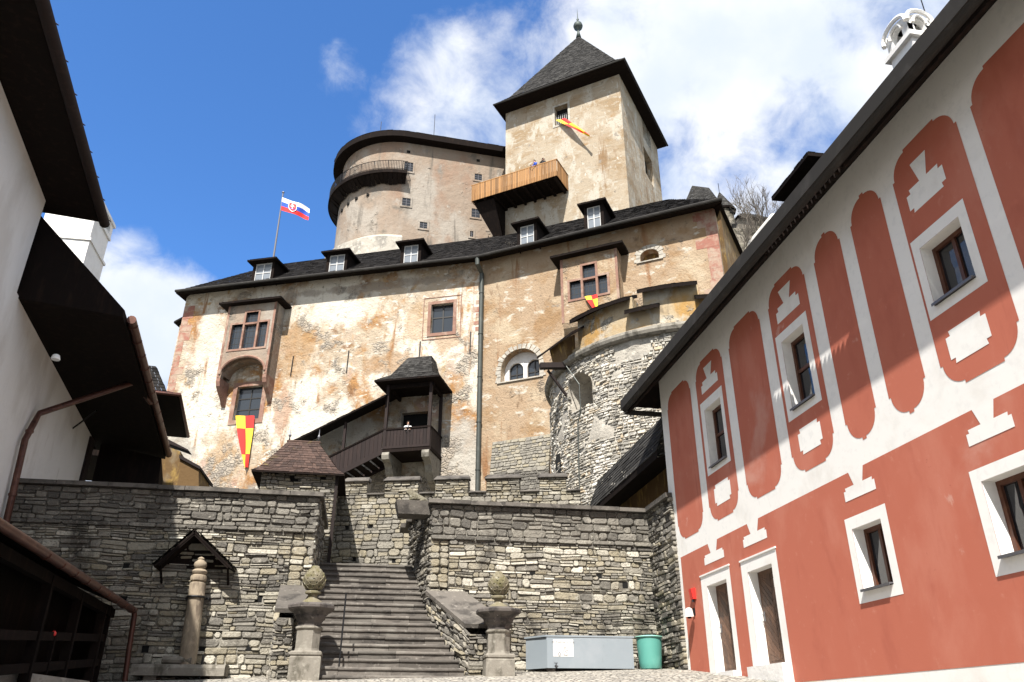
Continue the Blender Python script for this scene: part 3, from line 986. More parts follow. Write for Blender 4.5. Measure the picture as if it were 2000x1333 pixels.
    for fx, fy in ((-1, 0), (1, 0), (0, -1), (0, 1)):
        az = {(-1, 0): 180, (1, 0): 0, (0, -1): 90, (0, 1): 270}[fx, fy]
        half = W * 1.25 if fx else W
        Fc = Frame((cx + fx * W, cy + fy * W * 1.25), az)
        z0 = cz + .17
        outline = [(-half, z0), (half, z0), (half, z0 + .30)] + [(half * math.cos(t), z0 + .30 + .28 * abs(math.sin(t)) ** .8) for t in [math.pi * i / 12 for i in range(1, 12)]] + [(-half, z0 + .30)]
        hole = arch(-half * .45, half * .45, z0 + .08, z0 + .30, .15, 8)
        cb.slab(Fc, [outline, hole], -.12, 0, 0)
        rim = [Fc(half * 1.08 * math.cos(t), z0 + .33 + .30 * abs(math.sin(t)) ** .8, .05) for t in [math.pi * i / 12 for i in range(13)]]
        cb.tube(rim, .05, 6)
        cb.tube([Fc(half * .55 * math.cos(t), z0 + .31 + .20 * math.sin(t), .03) for t in [math.pi * i / 10 for i in range(11)]], .035, 6)
    cb.box(cx - W + .09, cx + W - .09, cy - W * 1.25 + .09, cy + W * 1.25 - .09, cz + .17, cz + .20, 1, .5)
    cb.box(cx - W * .5, cx + W * .5, cy - W * .7, cy + W * .7, cz + .68, cz + .78, 1, .5)
    cb.tube([(cx + .3, cy - .3, cz + .8), (cx + .3, cy - .3, cz + 3.2)], .012, 5, mat=1)
    cb.build('chimney', ['white', 'shingle_dark'], roof)
    # dormer with a boarded overhang
    p = on_x(1575, 345, 9.3)
    db = MB()
    y0, y1 = p.y - .5, p.y + .5
    zd = ez + (9.3 - ex0) * .73 - .2
    zt = on_x(1540, 352, 8.85).z
    db.box(9.2, 11.8, y0, y1, zd, zt, 1, .2)
    q = [V((8.85, y0 - .35, zt)), V((8.85, y1 + .35, zt)), V((12.6, y1 + .35, zt + .15)), V((12.6, y0 - .35, zt + .15))]
    rg = [V((9.6, p.y, zt + .5)), V((12.6, p.y, zt + .6))]
    up2 = V((0, 0, .08))
    db.quad(*[v for v in q], 1)
    for a, b in zip(q, q[1:] + q[:1]):
        db.quad(a, b, b + up2, a + up2, 1)
    qq = [v + up2 for v in q]
    shingles(db, qq[1], qq[0], rg[0], rg[0], .25, .2, 0, .02, 8)
    shingles(db, qq[0], qq[3], rg[1], rg[0], .25, .2, 0, .02, 9)
    shingles(db, qq[2], qq[1], rg[0], rg[1], .25, .2, 0, .02, 10)
    db.build('dormer', ['shingle_dark', 'wood_dark'], roof)
    return h


house()


def wall_alarm():
    p = on_x(1357, 1161, FX)
    t = thing('alarm_beacon', 'small red alarm box screwed to the brick red wall beside the first door', 'alarm', (FX - .06, p.y, p.z - .12))
    mb = MB()
    s = -p.y
    mb.hexa([HF(s - .09, p.z - .13, .09), HF(s + .09, p.z - .13, .09), HF(s + .09, p.z - .13, .01), HF(s - .09, p.z - .13, .01),
             HF(s - .09, p.z + .13, .13), HF(s + .09, p.z + .13, .13), HF(s + .09, p.z + .15, .01), HF(s - .09, p.z + .15, .01)])
    mb.build('housing', 'red_plastic', t)
    b2 = MB()
    b2.tube([HF(s, p.z - .13, .06), HF(s, p.z - .2, .06)], .035, 10)
    b2.build('lens', 'dark_cloth', t)


def wall_lamp():
    p = on_x(1357, 1196, FX)
    t = thing('wall_lamp', 'little white wall lamp below the red alarm box', 'lamp', (FX - .1, p.y, p.z - .1))
    s = -p.y
    mb = MB()
    c = HF(s, p.z - .1, .16)
    mb.lathe([(.05, .2), (.085, .17), (.10, .1), (.115, 0), (.12, -.02)], c, 14)
    mb.build('lamp_shade', 'white_plastic', t, True, 40)
    b = MB()
    b.fbox(HF, s - .05, s + .05, p.z - .08, p.z + .1, .0, .03)
    b.tube([HF(s, p.z + .02, .03), HF(s, p.z + .02, .1)], .02, 8)
    b.build('bracket', 'iron', t)
    b = MB()
    b.tube([HF(s, p.z - .12, .16), HF(s, p.z - .16, .16)], .05, 10)
    b.build('bulb_holder', 'iron', t)


wall_alarm()
wall_lamp()

# ------------------------------------------------------------------ stone walls of the upper terrace
WY = 23.0
CAPZ, LEDZ = 7.45, 6.45


def tone_wall(seed):
    def f(u, v, t, rnd):
        big = mnoise.noise(V((u * .35 + seed, v * .5, 1.0)))
        t2 = t * .88 + .20 + .26 * big
        if v > LEDZ - .1:
            t2 = t2 * .40 - .02
        return t2
    return f


def tone_warm(u, v, t, rnd):
    big = mnoise.noise(V((u * .3 + 9, v * .4, 4.0)))
    t2 = t * .74 + .30 + .22 * big
    if v > LEDZ - .12:
        t2 = t2 * .42 - .02
    return t2


def wall_left():
    F_ = Frame((-9.75, WY), 90)
    mb = MB()
    L = 8.2
    hp = [on_y(x, y, WY) for x, y in [(246, 1106), (283, 1268), (240, 1171), (505, 1170), (395, 1265), (487, 1265), (588, 1150)]]
    holes = [(p.x + 9.75, p.z, .1) for p in hp]
    mp = lambda u, v, d: F_(u, v, d)
    masonry(mb, mp, 0, L - .62, 1.4, LEDZ - .05, (.06, .25), (.16, .66), 11, tone_wall(2), 0, 1, -.055, holes=holes)
    masonry(mb, mp, L - .62, L, 1.4, LEDZ - .05, (.14, .26), (.28, .36), 12, lambda u, v, t, r: .45 + .5 * t, 0, 1, -.12)
    masonry(mb, lambda u, v, d: F_(u, v, d + .06), 0, L, LEDZ - .05, LEDZ + .07, (.11, .12), (.3, .6), 13, lambda u, v, t, r: .12 + .3 * t, 0, 1, -.12)
    masonry(mb, lambda u, v, d: F_(u, v, d - .02), 0, L, LEDZ + .07, CAPZ, (.12, .27), (.25, .6), 14, tone_wall(5), 0, 1, -.06)
    # return face along the stairs
    FR = Frame((-9.75 + L, WY), 0)
    masonry(mb, lambda u, v, d: FR(u, v, d), 0, 4.0, 1.8, CAPZ, (.1, .24), (.25, .6), 15, tone_wall(7), 0, 1, -.1)
    mb.box(-9.75, -9.75 + L - .13, WY + .14, WY + .45, 1.0, CAPZ, 1, .5)
    w_ = mb.build('wall', ['masonry', 'joint', 'hole'], None)
    t = thing('terrace_wall', 'left dry-stone terrace wall, half in shadow, behind the carved post', 'stone wall', (-5.6, WY, 2.4))
    w_.parent = t
    w_.matrix_parent_inverse = Matrix.Translation(-WORLD_LOC[t.name])
    cb = MB()
    rnd = random.Random(5)
    x = -9.8
    while x < -9.75 + L:
        ln = min(rnd.uniform(.7, 1.5), -9.75 + L + .12 - x)
        if ln < .2:
            break
        dz = rnd.uniform(-.012, .012)
        cb.hexa([(x + .006, WY - .14, CAPZ + dz), (x + ln - .006, WY - .14, CAPZ + dz), (x + ln - .006, WY + .6, CAPZ + .02), (x + .006, WY + .6, CAPZ + .02),
                 (x + .012, WY - .12, CAPZ + .12 + dz), (x + ln - .012, WY - .12, CAPZ + .12 + dz), (x + ln - .012, WY + .6, CAPZ + .2), (x + .012, WY + .6, CAPZ + .2)])
        x += ln
    y = WY + .62
    while y < WY + 4:
        cb.box(-9.75 + L - .5, -9.75 + L + .1, y, y + .9, CAPZ, CAPZ + .15)
        y += .91
    cb.build('coping', 'cap', t)


def wall_right():
    t = thing('terrace_wall', 'right dry-stone terrace wall of yellowish stones behind the grey metal tank', 'stone wall', (5.2, WY + .2, 2.7))
    F_ = Frame((1.72, WY + .2), 90)
    L = 6.78
    mb = MB()
    hp = [on_y(x, y, WY + .2) for x, y in [(1041, 1118), (1171, 1126), (1222, 1143), (1275, 1193)]]
    holes = [(p.x - 1.72, p.z, .1) for p in hp]
    masonry(mb, lambda u, v, d: F_(u, v, d), .55, L, 1.6, LEDZ - .05, (.06, .25), (.14, .62), 21, tone_warm, 0, 1, -.055, holes=holes)
    masonry(mb, lambda u, v, d: F_(u, v, d), 0, .55, 1.6, LEDZ - .05, (.16, .32), (.24, .32), 22, lambda u, v, t, r: .58 + .3 * t, 0, 1, -.12)
    masonry(mb, lambda u, v, d: F_(u, v, d + .07), 0, L, LEDZ - .05, LEDZ + .09, (.13, .14), (.3, .6), 23, lambda u, v, t, r: .12 + .35 * t, 0, 1, -.12)
    masonry(mb, lambda u, v, d: F_(u, v, d - .02), 0, L, LEDZ + .09, CAPZ, (.12, .3), (.25, .6), 24, tone_warm, 0, 1, -.06)
    # face along the stairs, in shade, with long shards
    FL = Frame((1.22, WY + 3.2), 170.5)
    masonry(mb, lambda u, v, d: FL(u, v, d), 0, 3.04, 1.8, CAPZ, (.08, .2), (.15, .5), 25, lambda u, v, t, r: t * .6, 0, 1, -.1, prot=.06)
    # short return towards the house corner
    FB = Frame((8.42, WY + .2), 180)
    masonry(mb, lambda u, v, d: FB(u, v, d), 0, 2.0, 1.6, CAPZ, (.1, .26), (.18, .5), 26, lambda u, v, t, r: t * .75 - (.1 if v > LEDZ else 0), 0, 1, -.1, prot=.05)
    mb.box(1.86, 8.5, WY + .34, WY + .6, 1.0, CAPZ, 1, .5)
    w_ = mb.build('wall', ['masonry', 'joint', 'hole'], t)
    cb = MB()
    rnd = random.Random(6)
    x = 1.6
    y0 = WY + .2
    while x < 8.4:
        ln = min(rnd.uniform(.7, 1.4), 8.5 - x)
        if ln < .1:
            break
        dz = rnd.uniform(-.012, .012)
        cb.hexa([(x + .006, y0 - .14, CAPZ + dz), (x + ln - .006, y0 - .14, CAPZ + dz), (x + ln - .006, y0 + .6, CAPZ + .02), (x + .006, y0 + .6, CAPZ + .02),
                 (x + .012, y0 - .12, CAPZ + .12 + dz), (x + ln - .012, y0 - .12, CAPZ + .12 + dz), (x + ln - .012, y0 + .6, CAPZ + .2), (x + .012, y0 + .6, CAPZ + .2)])
        x += ln
    for y in (21.25, 22.15):
        cb.box(8.3, 8.9, y, y + .89, CAPZ + .005, CAPZ + .14)
    y = y0 + .62
    while y < y0 + 3.4:
        cb.box(1.58 - (y + .45 - y0) * .165, 2.2, y, y + .9, CAPZ + .005, CAPZ + .14)
        y += .91
    cb.build('coping', 'cap', t)


wall_left()
wall_right()

# ------------------------------------------------------------------ stone stairs
SX0, SX1, SY0, GO, RI, NS = -1.48, 1.5, 20.6, .28, .201, 18
SZ0 = 2.40


def stairs():
    t = thing('stone_staircase', 'steep flight of worn grey stone steps rising between the two terrace walls', 'stairs', (.1, SY0, SZ0))
    mb = MB()
    rnd = random.Random(3)
    for i in range(NS):
        y, z = SY0 + i * GO, SZ0 + i * RI
        x0, x1 = SX0, lerp_table([(20.8, 2.55), (23.2, 1.68), (25.7, 1.3)], y)
        x = x0
        while x < x1 - .05:
            ln = min(rnd.uniform(.7, 1.5), x1 - x)
            if x1 - x - ln < .3:
                ln = x1 - x
            j = [rnd.uniform(-.008, .008) for _ in range(4)]
            k = 4
            # riser block with a projecting rounded nose, its edge worn unevenly
            prof = [(0, .0), (0, RI * .55), (-.018, RI * .60), (-.034, RI * .66), (-.038, RI * .80), (-.030, RI * .94), (-.012, RI), (.06, RI + .004), (GO + .06, RI + .004), (GO + .06, 0)]
            tn = rnd.random()
            seg = max(2, int(ln / .16))
            ring = []
            for a in range(seg + 1):
                xx = x + .003 + (ln - .006) * a / seg
                wv = .010 * mnoise.noise(V((xx * 2.3, i * 3.1, 0))) + .008 * mnoise.noise(V((xx * 6, i * 1.7, 4)))
                ring.append([V((xx, y + py + j[0] + (wv if q in (3, 4, 5, 6) else 0), z + pz + (wv * 1.3 - .004 if q >= 4 and q < 9 else 0) + (j[1] if pz > .1 else 0))) for q, (py, pz) in enumerate(prof)])
            npf = len(prof)
            vs = [p for rg in ring for p in rg]
            fs = []
            for a in range(seg):
                for q in range(npf):
                    fs.append((a * npf + q, a * npf + (q + 1) % npf, (a + 1) * npf + (q + 1) % npf, (a + 1) * npf + q))
            fs.append(tuple(range(npf)))
            fs.append(tuple(seg * npf + q for q in range(npf))[::-1])
            mb.add(vs, fs, 0, tn)
            x += ln
    mb.build('steps', 'step', t)
    lb = MB()
    zt = SZ0 + NS * RI
    lb.box(SX0 - .05, SX1 + .05, SY0 + NS * GO + .061, SY0 + NS * GO + 1.0, zt - .2, zt - .004)
    lb.build('landing', 'step', t)
    # flanking parapets that fall from the terrace walls to the gate piers: (inner near, inner far, outer near, outer far)
    for ia, ib, oa, ob, ya, yb, za, zb, seed, right in ((-1.70, -1.50, -2.15, -2.25, 20.9, WY, 3.90, 4.92, 31, 0), (2.62, 1.70, 3.72, 2.66, 20.95, WY + .2, 3.60, 4.92, 32, 1)):
        pb = MB()
        I0, I1, O0, O1 = V((ia, ya, 0)), V((ib, yb, 0)), V((oa, ya, 0)), V((ob, yb, 0))
        for k, (P0, P1) in enumerate(((I1, I0) if right else (I0, I1), (O0, O1) if right else (O1, O0), (I0, O0) if right else (O0, I0))):
            dv = P1 - P0
            Fp = Frame((P0.x, P0.y), math.degrees(math.atan2(dv.x, dv.y)))
            Lp = dv.length

            def mp(u, v, d, Fp=Fp, P0=P0, P1=P1, Lp=Lp):
                y = P0.y + (P1.y - P0.y) * u / Lp
                tz = za + (zb - za) * (y - ya) / (yb - ya)
                return Fp(u, 1.9 + (tz - 1.9) * v / 2.4, d)
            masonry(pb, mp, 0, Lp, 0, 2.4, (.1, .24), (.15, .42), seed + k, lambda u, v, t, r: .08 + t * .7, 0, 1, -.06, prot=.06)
        pb.build('parapet', ['masonry', 'joint'], t)
        sb = MB()

        def tp(x, y, e):
            return V((x, y, za + (zb - za) * (y - ya) / (yb - ya) + e))
        e = .07 if right else -.07
        q = [tp(ia - e, ya + .3, 0), tp(oa + e, ya + .3, 0), tp(ob + e, yb - .14, 0), tp(ib - e, yb - .14, 0)]
        sb.plate(q if right else q[::-1], (0, -.03, .10))
        sb.build('slab', 'cap', t)


stairs()


def pinecone(mb, c, r=.235, hgt=.52):
    """overlapping pointed scales round an egg"""
    rows = 7
    c = V(c)
    h_ = hgt / .52
    mb.lathe([(.05, 0), (r * .72, .08 * h_), (r * .88, .17 * h_), (r * .86, .28 * h_), (r * .62, .40 * h_), (r * .3, .48 * h_), (.02, .53 * h_)], c, 16)
    for i in range(rows):
        t = (i + .5) / rows
        z = .05 + t * hgt * .9
        rr = r * math.sin(math.pi * (.16 + .80 * t)) ** .75
        rr2 = r * math.sin(math.pi * min(.99, .16 + .80 * (t + .17))) ** .75
        k = 10 if i < 4 else (9 if i < 6 else 6)
        for j in range(k):
            an = 2 * math.pi * (j + .5 * (i % 2)) / k
            e = V((math.cos(an), math.sin(an), 0))
            s = V((-e.y, e.x, 0))
            wd = 1.05 * math.pi * rr / k
            na = 7
            hs = .098
            ctr = c + e * (rr * 1.0 + .016) + V((0, 0, z))
            rim, inn = [], []
            for q in range(na + 1):
                th = math.pi * q / na
                st_ = math.sin(th)
                rq = rr + (rr2 - rr) * st_ * .8
                rim.append(c + e * (rq + .010 + .030 * st_) + s * (wd * 1.02 * math.cos(th)) + V((0, 0, z - .02 + hs * st_)))
                inn.append(c + e * (rq * .86) + s * (wd * .95 * math.cos(th)) + V((0, 0, z - .015 + hs * st_)))
            mb.add([ctr] + rim + inn, [(0, q + 1, q + 2) for q in range(na)] + [(q + 1, na + 2 + q, na + 3 + q, q + 2) for q in range(na)] + [(0, 1, na + 1)], 0, .5)


def pier(x, y, label):
    p = thing('gate_pier', label, 'pier', (x, y, 2.4), 'stone piers at the foot of the stairs')
    # heights above the foot
    z0 = 2.35
    b = MB()
    b.lathe([(.36, 0), (.36, .62), (.345, .64), (.345, .66), (.37, .68), (.37, .73), (.34, .76)], (x, y, z0), sq=True)
    b.build('base', 'carved', p)
    s = MB()
    s.lathe([(.31, .76), (.285, .79), (.275, .83), (.275, 1.24), (.295, 1.26), (.315, 1.28), (.315, 1.31), (.285, 1.33)], (x, y, z0), octo=True)
    s.build('shaft', 'carved', p)
    c = MB()
    c.lathe([(.265, 1.33), (.27, 1.42), (.30, 1.47), (.345, 1.51), (.36, 1.56), (.36, 1.59), (.41, 1.64), (.48, 1.69), (.53, 1.72), (.545, 1.74), (.55, 1.80), (.53, 1.83), (.47, 1.85)], (x, y, z0), octo=True)
    c.build('capital', 'darkstone', p)
    f = MB()
    f.lathe([(.26, 1.84), (.265, 1.87), (.22, 1.93), (.12, 1.99), (.105, 2.04), (.12, 2.08), (.185, 2.10), (.195, 2.13), (.185, 2.16), (.13, 2.18)], (x, y, z0), 20)
    pinecone(f, (x, y, z0 + 2.13), .255, .62)
    f.build('finial', 'cone', p, True, 38)


PL = on_y(608, 1192, 20.75)
PR = on_y(972, 1197, 20.75)
pier(PL.x, 20.75, 'left stone pier with a carved pine cone at the foot of the stairs')
pier(PR.x + .02, 20.75, 'right stone pier with a carved pine cone, nearer the grey metal tank')

hb = MB()
a = on_y(676, 1160, 20.95)
hb.tube([(a.x - .02, 20.9, 2.3), (a.x, 20.95, a.z)], .022, 8)
hb.tube([(a.x, 20.95, a.z - .01), (a.x, 20.95, a.z + .02)], .03, 8)
tag(hb.build('handrail_post', 'iron'), 'thin black iron handrail post standing on the lower stone steps', 'post')

# ------------------------------------------------------------------ crenellated wall and roofed gate turret behind the stairs
def crenel_wall():
    t = thing('battlement_wall', 'low crenellated stone wall with capped merlons behind the top of the stairs', 'battlement wall', (2.5, 29.5, 6))
    Fr = Frame((-1.45, 30.2), 104.5)
    mb = MB()
    wall_top = Fr.st(735, 967)[1]
    def tf(u, v, t, r):
        return (.30 + .42 * t if v < wall_top - .7 else .40 + .5 * t) + .1 * mnoise.noise(V((u, v, 2)))
    hp = [Fr.st(x, y) for x, y in [(676, 1030), (722, 1030), (690, 1092), (769, 1096)]]
    holes = [(p[0], p[1], .1) for p in hp]
    L = 9.3
    masonry(mb, lambda u, v, d: Fr(u, v, d), -.2, L, 5.2, wall_top, (.12, .3), (.2, .5), 41, tf, 0, 1, -.07, gap=.007, prot=.012, holes=holes)
    px = [(672, 718, 948), (752, 818, 943), (850, 915, 941), (950, 1015, 935), (1053, 1106, 937)]
    cb = MB()
    ztop = wall_top + .52
    spans = []
    for a, b, y in px:
        s0, s1 = Fr.st(a, y)[0], Fr.st(b, y)[0]
        spans.append((s0, s1))
        masonry(mb, lambda u, v, d: Fr(u, v, d), s0, s1, wall_top, ztop, (.07, .14), (.2, .5), int(a), lambda u, v, t, r: .5 + .38 * t, 0, 1, -.05)
        for sd, az in ((s0, -1), (s1, 1)):
            mb.quad(Fr(sd, wall_top, 0), Fr(sd, wall_top, -.5), Fr(sd, ztop, -.5), Fr(sd, ztop, 0), 0, .6)
        mb.fbox(Fr, s0 + .05, s1 - .05, wall_top, ztop, -.5, -.06, 1, .5)
        # sloped capstone
        cb.plate([Fr(s0 - .06, ztop, .1), Fr(s1 + .06, ztop, .1), Fr(s1 + .06, ztop + .06, .1), Fr(s1 - .02, ztop + .26, -.3), Fr(s0 + .02, ztop + .26, -.3), Fr(s0 - .06, ztop + .06, .1)], Fr.n * -.35)
    mb.fbox(Fr, -.2, L, 5.2, wall_top, -.55, -.08, 1, .5)
    e = [(-.2, spans[0][0])] + [(spans[i][1], spans[i + 1][0]) for i in range(4)] + [(spans[4][1], L)]
    for s0, s1 in e:
        cb.plate([Fr(s0, wall_top, .08), Fr(s1, wall_top, .08), Fr(s1, wall_top + .05, .08), Fr(s1, wall_top + .16, -.3), Fr(s0, wall_top + .16, -.3), Fr(s0, wall_top + .05, .08)], Fr.n * -.2)
    mb.build('wall', ['masonry', 'joint', 'hole'], t)
    cb.build('coping', 'cap', t)


crenel_wall()


def gate_turret():
    t = thing('gate_turret', 'small square stone turret with a hipped red-brown shingle roof beside the stairs', 'turret', (-2.6, 28.7, 6))
    x0, x1, y0, y1 = -3.9, -1.38, 27.5, 30.0
    zt = 9.55
    mb = MB()
    fr = Frame((x0, y0), 90)
    fs = Frame((x1, y0), 0)
    # two loop openings in the front
    ops = [(.95, 1.25), (1.95, 2.18)]
    cut = lambda u, v: any(a - .02 < u < b + .02 for a, b in ops) and 8.95 < v < 9.35
    masonry(mb, lambda u, v, d: fr(u, v, d), 0, x1 - x0, 5.6, zt, (.07, .15), (.15, .45), 51, lambda u, v, t, r: .3 + .5 * t, 0, 1, -.09, skip=cut)
    masonry(mb, lambda u, v, d: fs(u, v, d), 0, 2.5, 5.6, zt, (.07, .15), (.15, .45), 52, lambda u, v, t, r: .2 + .5 * t, 0, 1, -.09)
    for a, b in ops:
        mb.fbox(fr, a, b, 8.95, 9.35, -.2, -.085, 2, .5)
    mb.build('wall', ['masonry', 'joint', 'hole'], t)
    pb = MB()
    pb.bar((x1 + .05, y0 - .02, 5.8), (x1 + .05, y0 - .02, zt - .1), .10, .10)
    pb.build('corner_post', 'wood_brown', t)
    ov = .30
    ez = 9.35
    A, B, C, D = V((x0 - ov, y0 - ov, ez)), V((x1 + ov, y0 - ov, ez)), V((x1 + ov, y1 + ov, ez)), V((x0 - ov, y1 + ov, ez))
    E1, E2 = V((-3.25, 28.75, 10.95)), V((-2.2, 28.75, 10.95))
    rb = MB()
    flare = .24

    def slope(a, b, e2, e1, seed):
        # bell-cast: flatter foot, steeper top
        m1, m2 = a.lerp(e1, flare) - V((0, 0, .12)), b.lerp(e2, flare) - V((0, 0, .12))
        shingles(rb, a, b, m2, m1, .17, .17, 0, .018, seed)
        shingles(rb, m1, m2, e2, e1, .17, .17, 0, .018, seed + 1)
    slope(A, B, E2, E1, 1)
    slope(B, C, E2, E2, 3)
    slope(C, D, E1, E2, 5)
    slope(D, A, E1, E1, 7)
    rb.quad(A, D, C, B, 1)
    for a, b in ((A, B), (B, C), (C, D), (D, A)):
        rb.quad(a - V((0, 0, .05)), b - V((0, 0, .05)), b + V((0, 0, .02)), a + V((0, 0, .02)), 1)
    rb.tube([E1 - V((.08, 0, 0)), E2 + V((.08, 0, 0))], .05, 8, mat=0)
    roof = rb.build('roof', ['shingle_red', 'wood_dark'], t)
    for e in (E1, E2):
        f = MB()
        f.lathe([(.03, 0), (.02, .12), (.055, .17), (.05, .22), (.015, .27), (.008, .48)], e + V((0, 0, .03)), 10)
        f.build('finial', 'zinc', roof, True)


gate_turret()

# ------------------------------------------------------------------ the palace range of the castle


def c3(x, y):
    return 330 + x / 2.564, 440 + y / 2.564


def c4(x, y):
    return 450 + x / 3.03, 680 + y / 3.03


def cc(x, y):
    return 900 + x / 3.332, 360 + y / 3.332


def sandstone_ring(mb, Fr, s0, s1, z0, z1, wd, o0, o1, mat):
    mb.fbox(Fr, s0 - wd, s1 + wd, z1, z1 + wd, o0, o1, mat)
    mb.fbox(Fr, s0 - wd, s1 + wd, z0 - wd, z0, o0, o1, mat)
    mb.fbox(Fr, s0 - wd, s0, z0, z1, o0, o1 - .003, mat)
    mb.fbox(Fr, s1, s1 + wd, z0, z1, o0, o1 - .003, mat)


def palace():
    P = thing('castle_palace', 'broad patchy-plastered castle palace with dark roof, oriels and a row of dormers', 'castle', (2.0, 46.0, 11))
    ZB, EZ = 8.0, 29.72
    SL = -22.25
    # ---- left front
    wA = LF.rect((843, 596), (884, 648))
    wB = LF.rect((465, 757), (505, 818))
    dr = LF.rect(c4(1022, 385), c4(1165, 470))
    dr = (dr[0] - .1, dr[1], dr[2] - 1.3, dr[3])
    holesL = [rect(*wA), rect(*wB), rect(*dr)]
    mb = MB()
    # materials 0 plaster 1 red quoin 2 sandstone 3 orange plaster 4 rubble 5 hole
    mb.slab(LF, [rect(SL, 0, ZB, EZ)] + holesL, -.4, 0, 0)
    # window surround mouldings
    for q, w1, w2 in ((wA, .22, .5), (wB, .3, .0)):
        sandstone_ring(mb, LF, *q, w1, 0, .05, 2)
        if w2:
            sandstone_ring(mb, LF, q[0] - w2, q[1] + w2, q[2] - w2 * .8, q[3] + w2, .05, 0, .03, 2)
    rnd = random.Random(8)
    # quoins at the left end and beside the downpipe: flush paint only a few mm proud
    z = 20.5
    while z < EZ - 1:
        h = rnd.uniform(.45, .75)
        ln = rnd.choice((.5, .85)) * rnd.uniform(.85, 1.15)
        if rnd.random() < .9:
            mb.fbox(LF, SL + .001, SL + ln, z, z + h - .03, -.02, .012, 1)
        z += h
    for py, ph, ln in ((590, 9, .30), (604, 12, .5), (616, 10, .28), (630, 9, .45), (642, 9, .3)):
        s, z = LF.st(940, py)
        mb.fbox(LF, -ln - .12, -.05, z - ph * .016, z + ph * .016, -.02, .014, 1)
    # ---- right front
    aw0, aw1 = RF.st(*cc(262, 1290)), RF.st(*cc(512, 1250))
    atop = RF.st(*cc(395, 1072))
    az0 = (aw0[1] + aw1[1]) / 2 + .05
    an = arch(aw0[0], aw1[0], az0, az0 + .75, atop[1] - az0 - .75, 14)
    lu0, lu1 = RF.st(*cc(1170, 505)), RF.st(*cc(1290, 478))
    lz0 = (lu0[1] + lu1[1]) / 2
    lt = RF.st(*cc(1232, 425))[1]
    ln_ = arch(lu0[0], lu1[0], lz0, lz0 + .25, lt - lz0 - .25, 10)
    mr = 3
    mb.slab(RF, [rect(0, 15.5, ZB, EZ), an, ln_], -.55, 0, mr)
    for i, (pts, o) in enumerate(((an, .035), (ln_, .03))):
        # rough stone voussoirs round the arch
        k = 15 if i == 0 else 9
        c = (pts[0][0] + pts[1][0]) / 2
        a = (pts[1][0] - pts[0][0]) / 2
        sp = pts[2][1]
        rise = max(p[1] for p in pts) - sp
        for j in range(k):
            t0, t1 = math.pi * j / k, math.pi * (j + 1) / k
            w_ = rnd.uniform(.26, .42)
            q = []
            for tt, ex in ((t0 + .02, .02), (t1 - .02, .02), (t1 - .02, w_), (t0 + .02, w_)):
                q.append((c + (a + ex) * math.cos(tt), sp + (rise + ex) * math.sin(tt)))
            mb.plate([RF(s, zz, -.03) for s, zz in q], RF.n * (.03 + rnd.uniform(.02, .05)), 4, rnd.random())
        zz = pts[0][1] - .05
        while zz < sp - .02:
            h = rnd.uniform(.16, .26)
            for sd in (-1, 1):
                w_ = rnd.uniform(.25, .45)
                x0 = c + sd * (a + .02)
                x1 = c + sd * (a + w_)
                mb.fbox(RF, min(x0, x1), max(x0, x1), zz, min(sp, zz + h) - .015, -.03, rnd.uniform(.02, .05), 4, rnd.random())
            zz += h
        mb.fbox(RF, pts[0][0] - .25, pts[1][0] + .25, pts[0][1] - .13, pts[0][1] - .052, -.02, .09, 4, .3)
    # niche back with two round-headed lights (a wall with two holes)
    l1 = arch(frac_s(an, .12), frac_s(an, .50), az0 + .06, az0 + .85, .5, 8)
    l2 = arch(frac_s(an, .60), frac_s(an, .975), az0 + .06, az0 + .90, .5, 8)
    mb.poly(RF, [an, l1, l2], -.55, 6)
    mb.reveal(RF, l1, -.72, -.55, 6)
    mb.reveal(RF, l2, -.72, -.55, 6)
    # lunette back
    mb.poly(RF, [ln_], -.54, 7)
    # red corner of the right end
    z = 19.0
    while z < EZ - .4:
        h = rnd.uniform(.5, .8)
        ln2 = rnd.choice((.75, 1.25)) * rnd.uniform(.9, 1.1)
        mb.fbox(RF, 15.5 - ln2, 15.501, z, z + h - .01, -.02, .012, 1)
        z += h
    # stone apron at the foot, leaning out
    a0, a1 = RF.st(962, 868)[0], 4.6
    zt0, zt1 = RF.st(965, 864)[1], RF.st(1075, 848)[1]
    mb.build('wall', ['plaster', 'quoin', 'sandstone_red', 'plaster_orange', 'lime_mortar', 'hole', 'white_old', 'plaster_ochre'], P)
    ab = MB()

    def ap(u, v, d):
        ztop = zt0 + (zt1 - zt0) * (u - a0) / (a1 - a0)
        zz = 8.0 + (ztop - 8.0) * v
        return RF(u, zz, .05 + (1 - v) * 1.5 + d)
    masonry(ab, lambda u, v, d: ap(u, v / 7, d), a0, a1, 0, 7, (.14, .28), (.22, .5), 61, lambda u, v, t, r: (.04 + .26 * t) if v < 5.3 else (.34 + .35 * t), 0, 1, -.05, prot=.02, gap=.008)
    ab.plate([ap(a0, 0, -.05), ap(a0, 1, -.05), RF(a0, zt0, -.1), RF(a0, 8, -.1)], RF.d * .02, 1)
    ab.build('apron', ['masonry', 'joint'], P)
    # side and back of the block, plain
    sb = MB()
    bdir = V((math.sin(R(14)), math.cos(R(14)), 0))
    bL, bR = LF(SL, 0, -9.5), RF(15.5, 0, 0) + bdir * 9
    q = [LF(SL, 0, 0), bL, bR, RF(15.5, 0, 0)]
    for i in range(3):
        a, b = q[i], q[i + 1]
        sb.quad((a.x, a.y, ZB), (b.x, b.y, ZB), (b.x, b.y, EZ), (a.x, a.y, EZ), 0, .5)
    sb.build('side_wall', 'plaster', P)
    # ---- roof
    rb = MB()
    ov = 1.05
    EE = EZ - .50
    e0 = LF(SL - .15, EE, ov)
    em = LF(0, EE, 0) + (LF.n + RF.n).normalized() * ov
    e1 = RF(16.1, EE, ov)
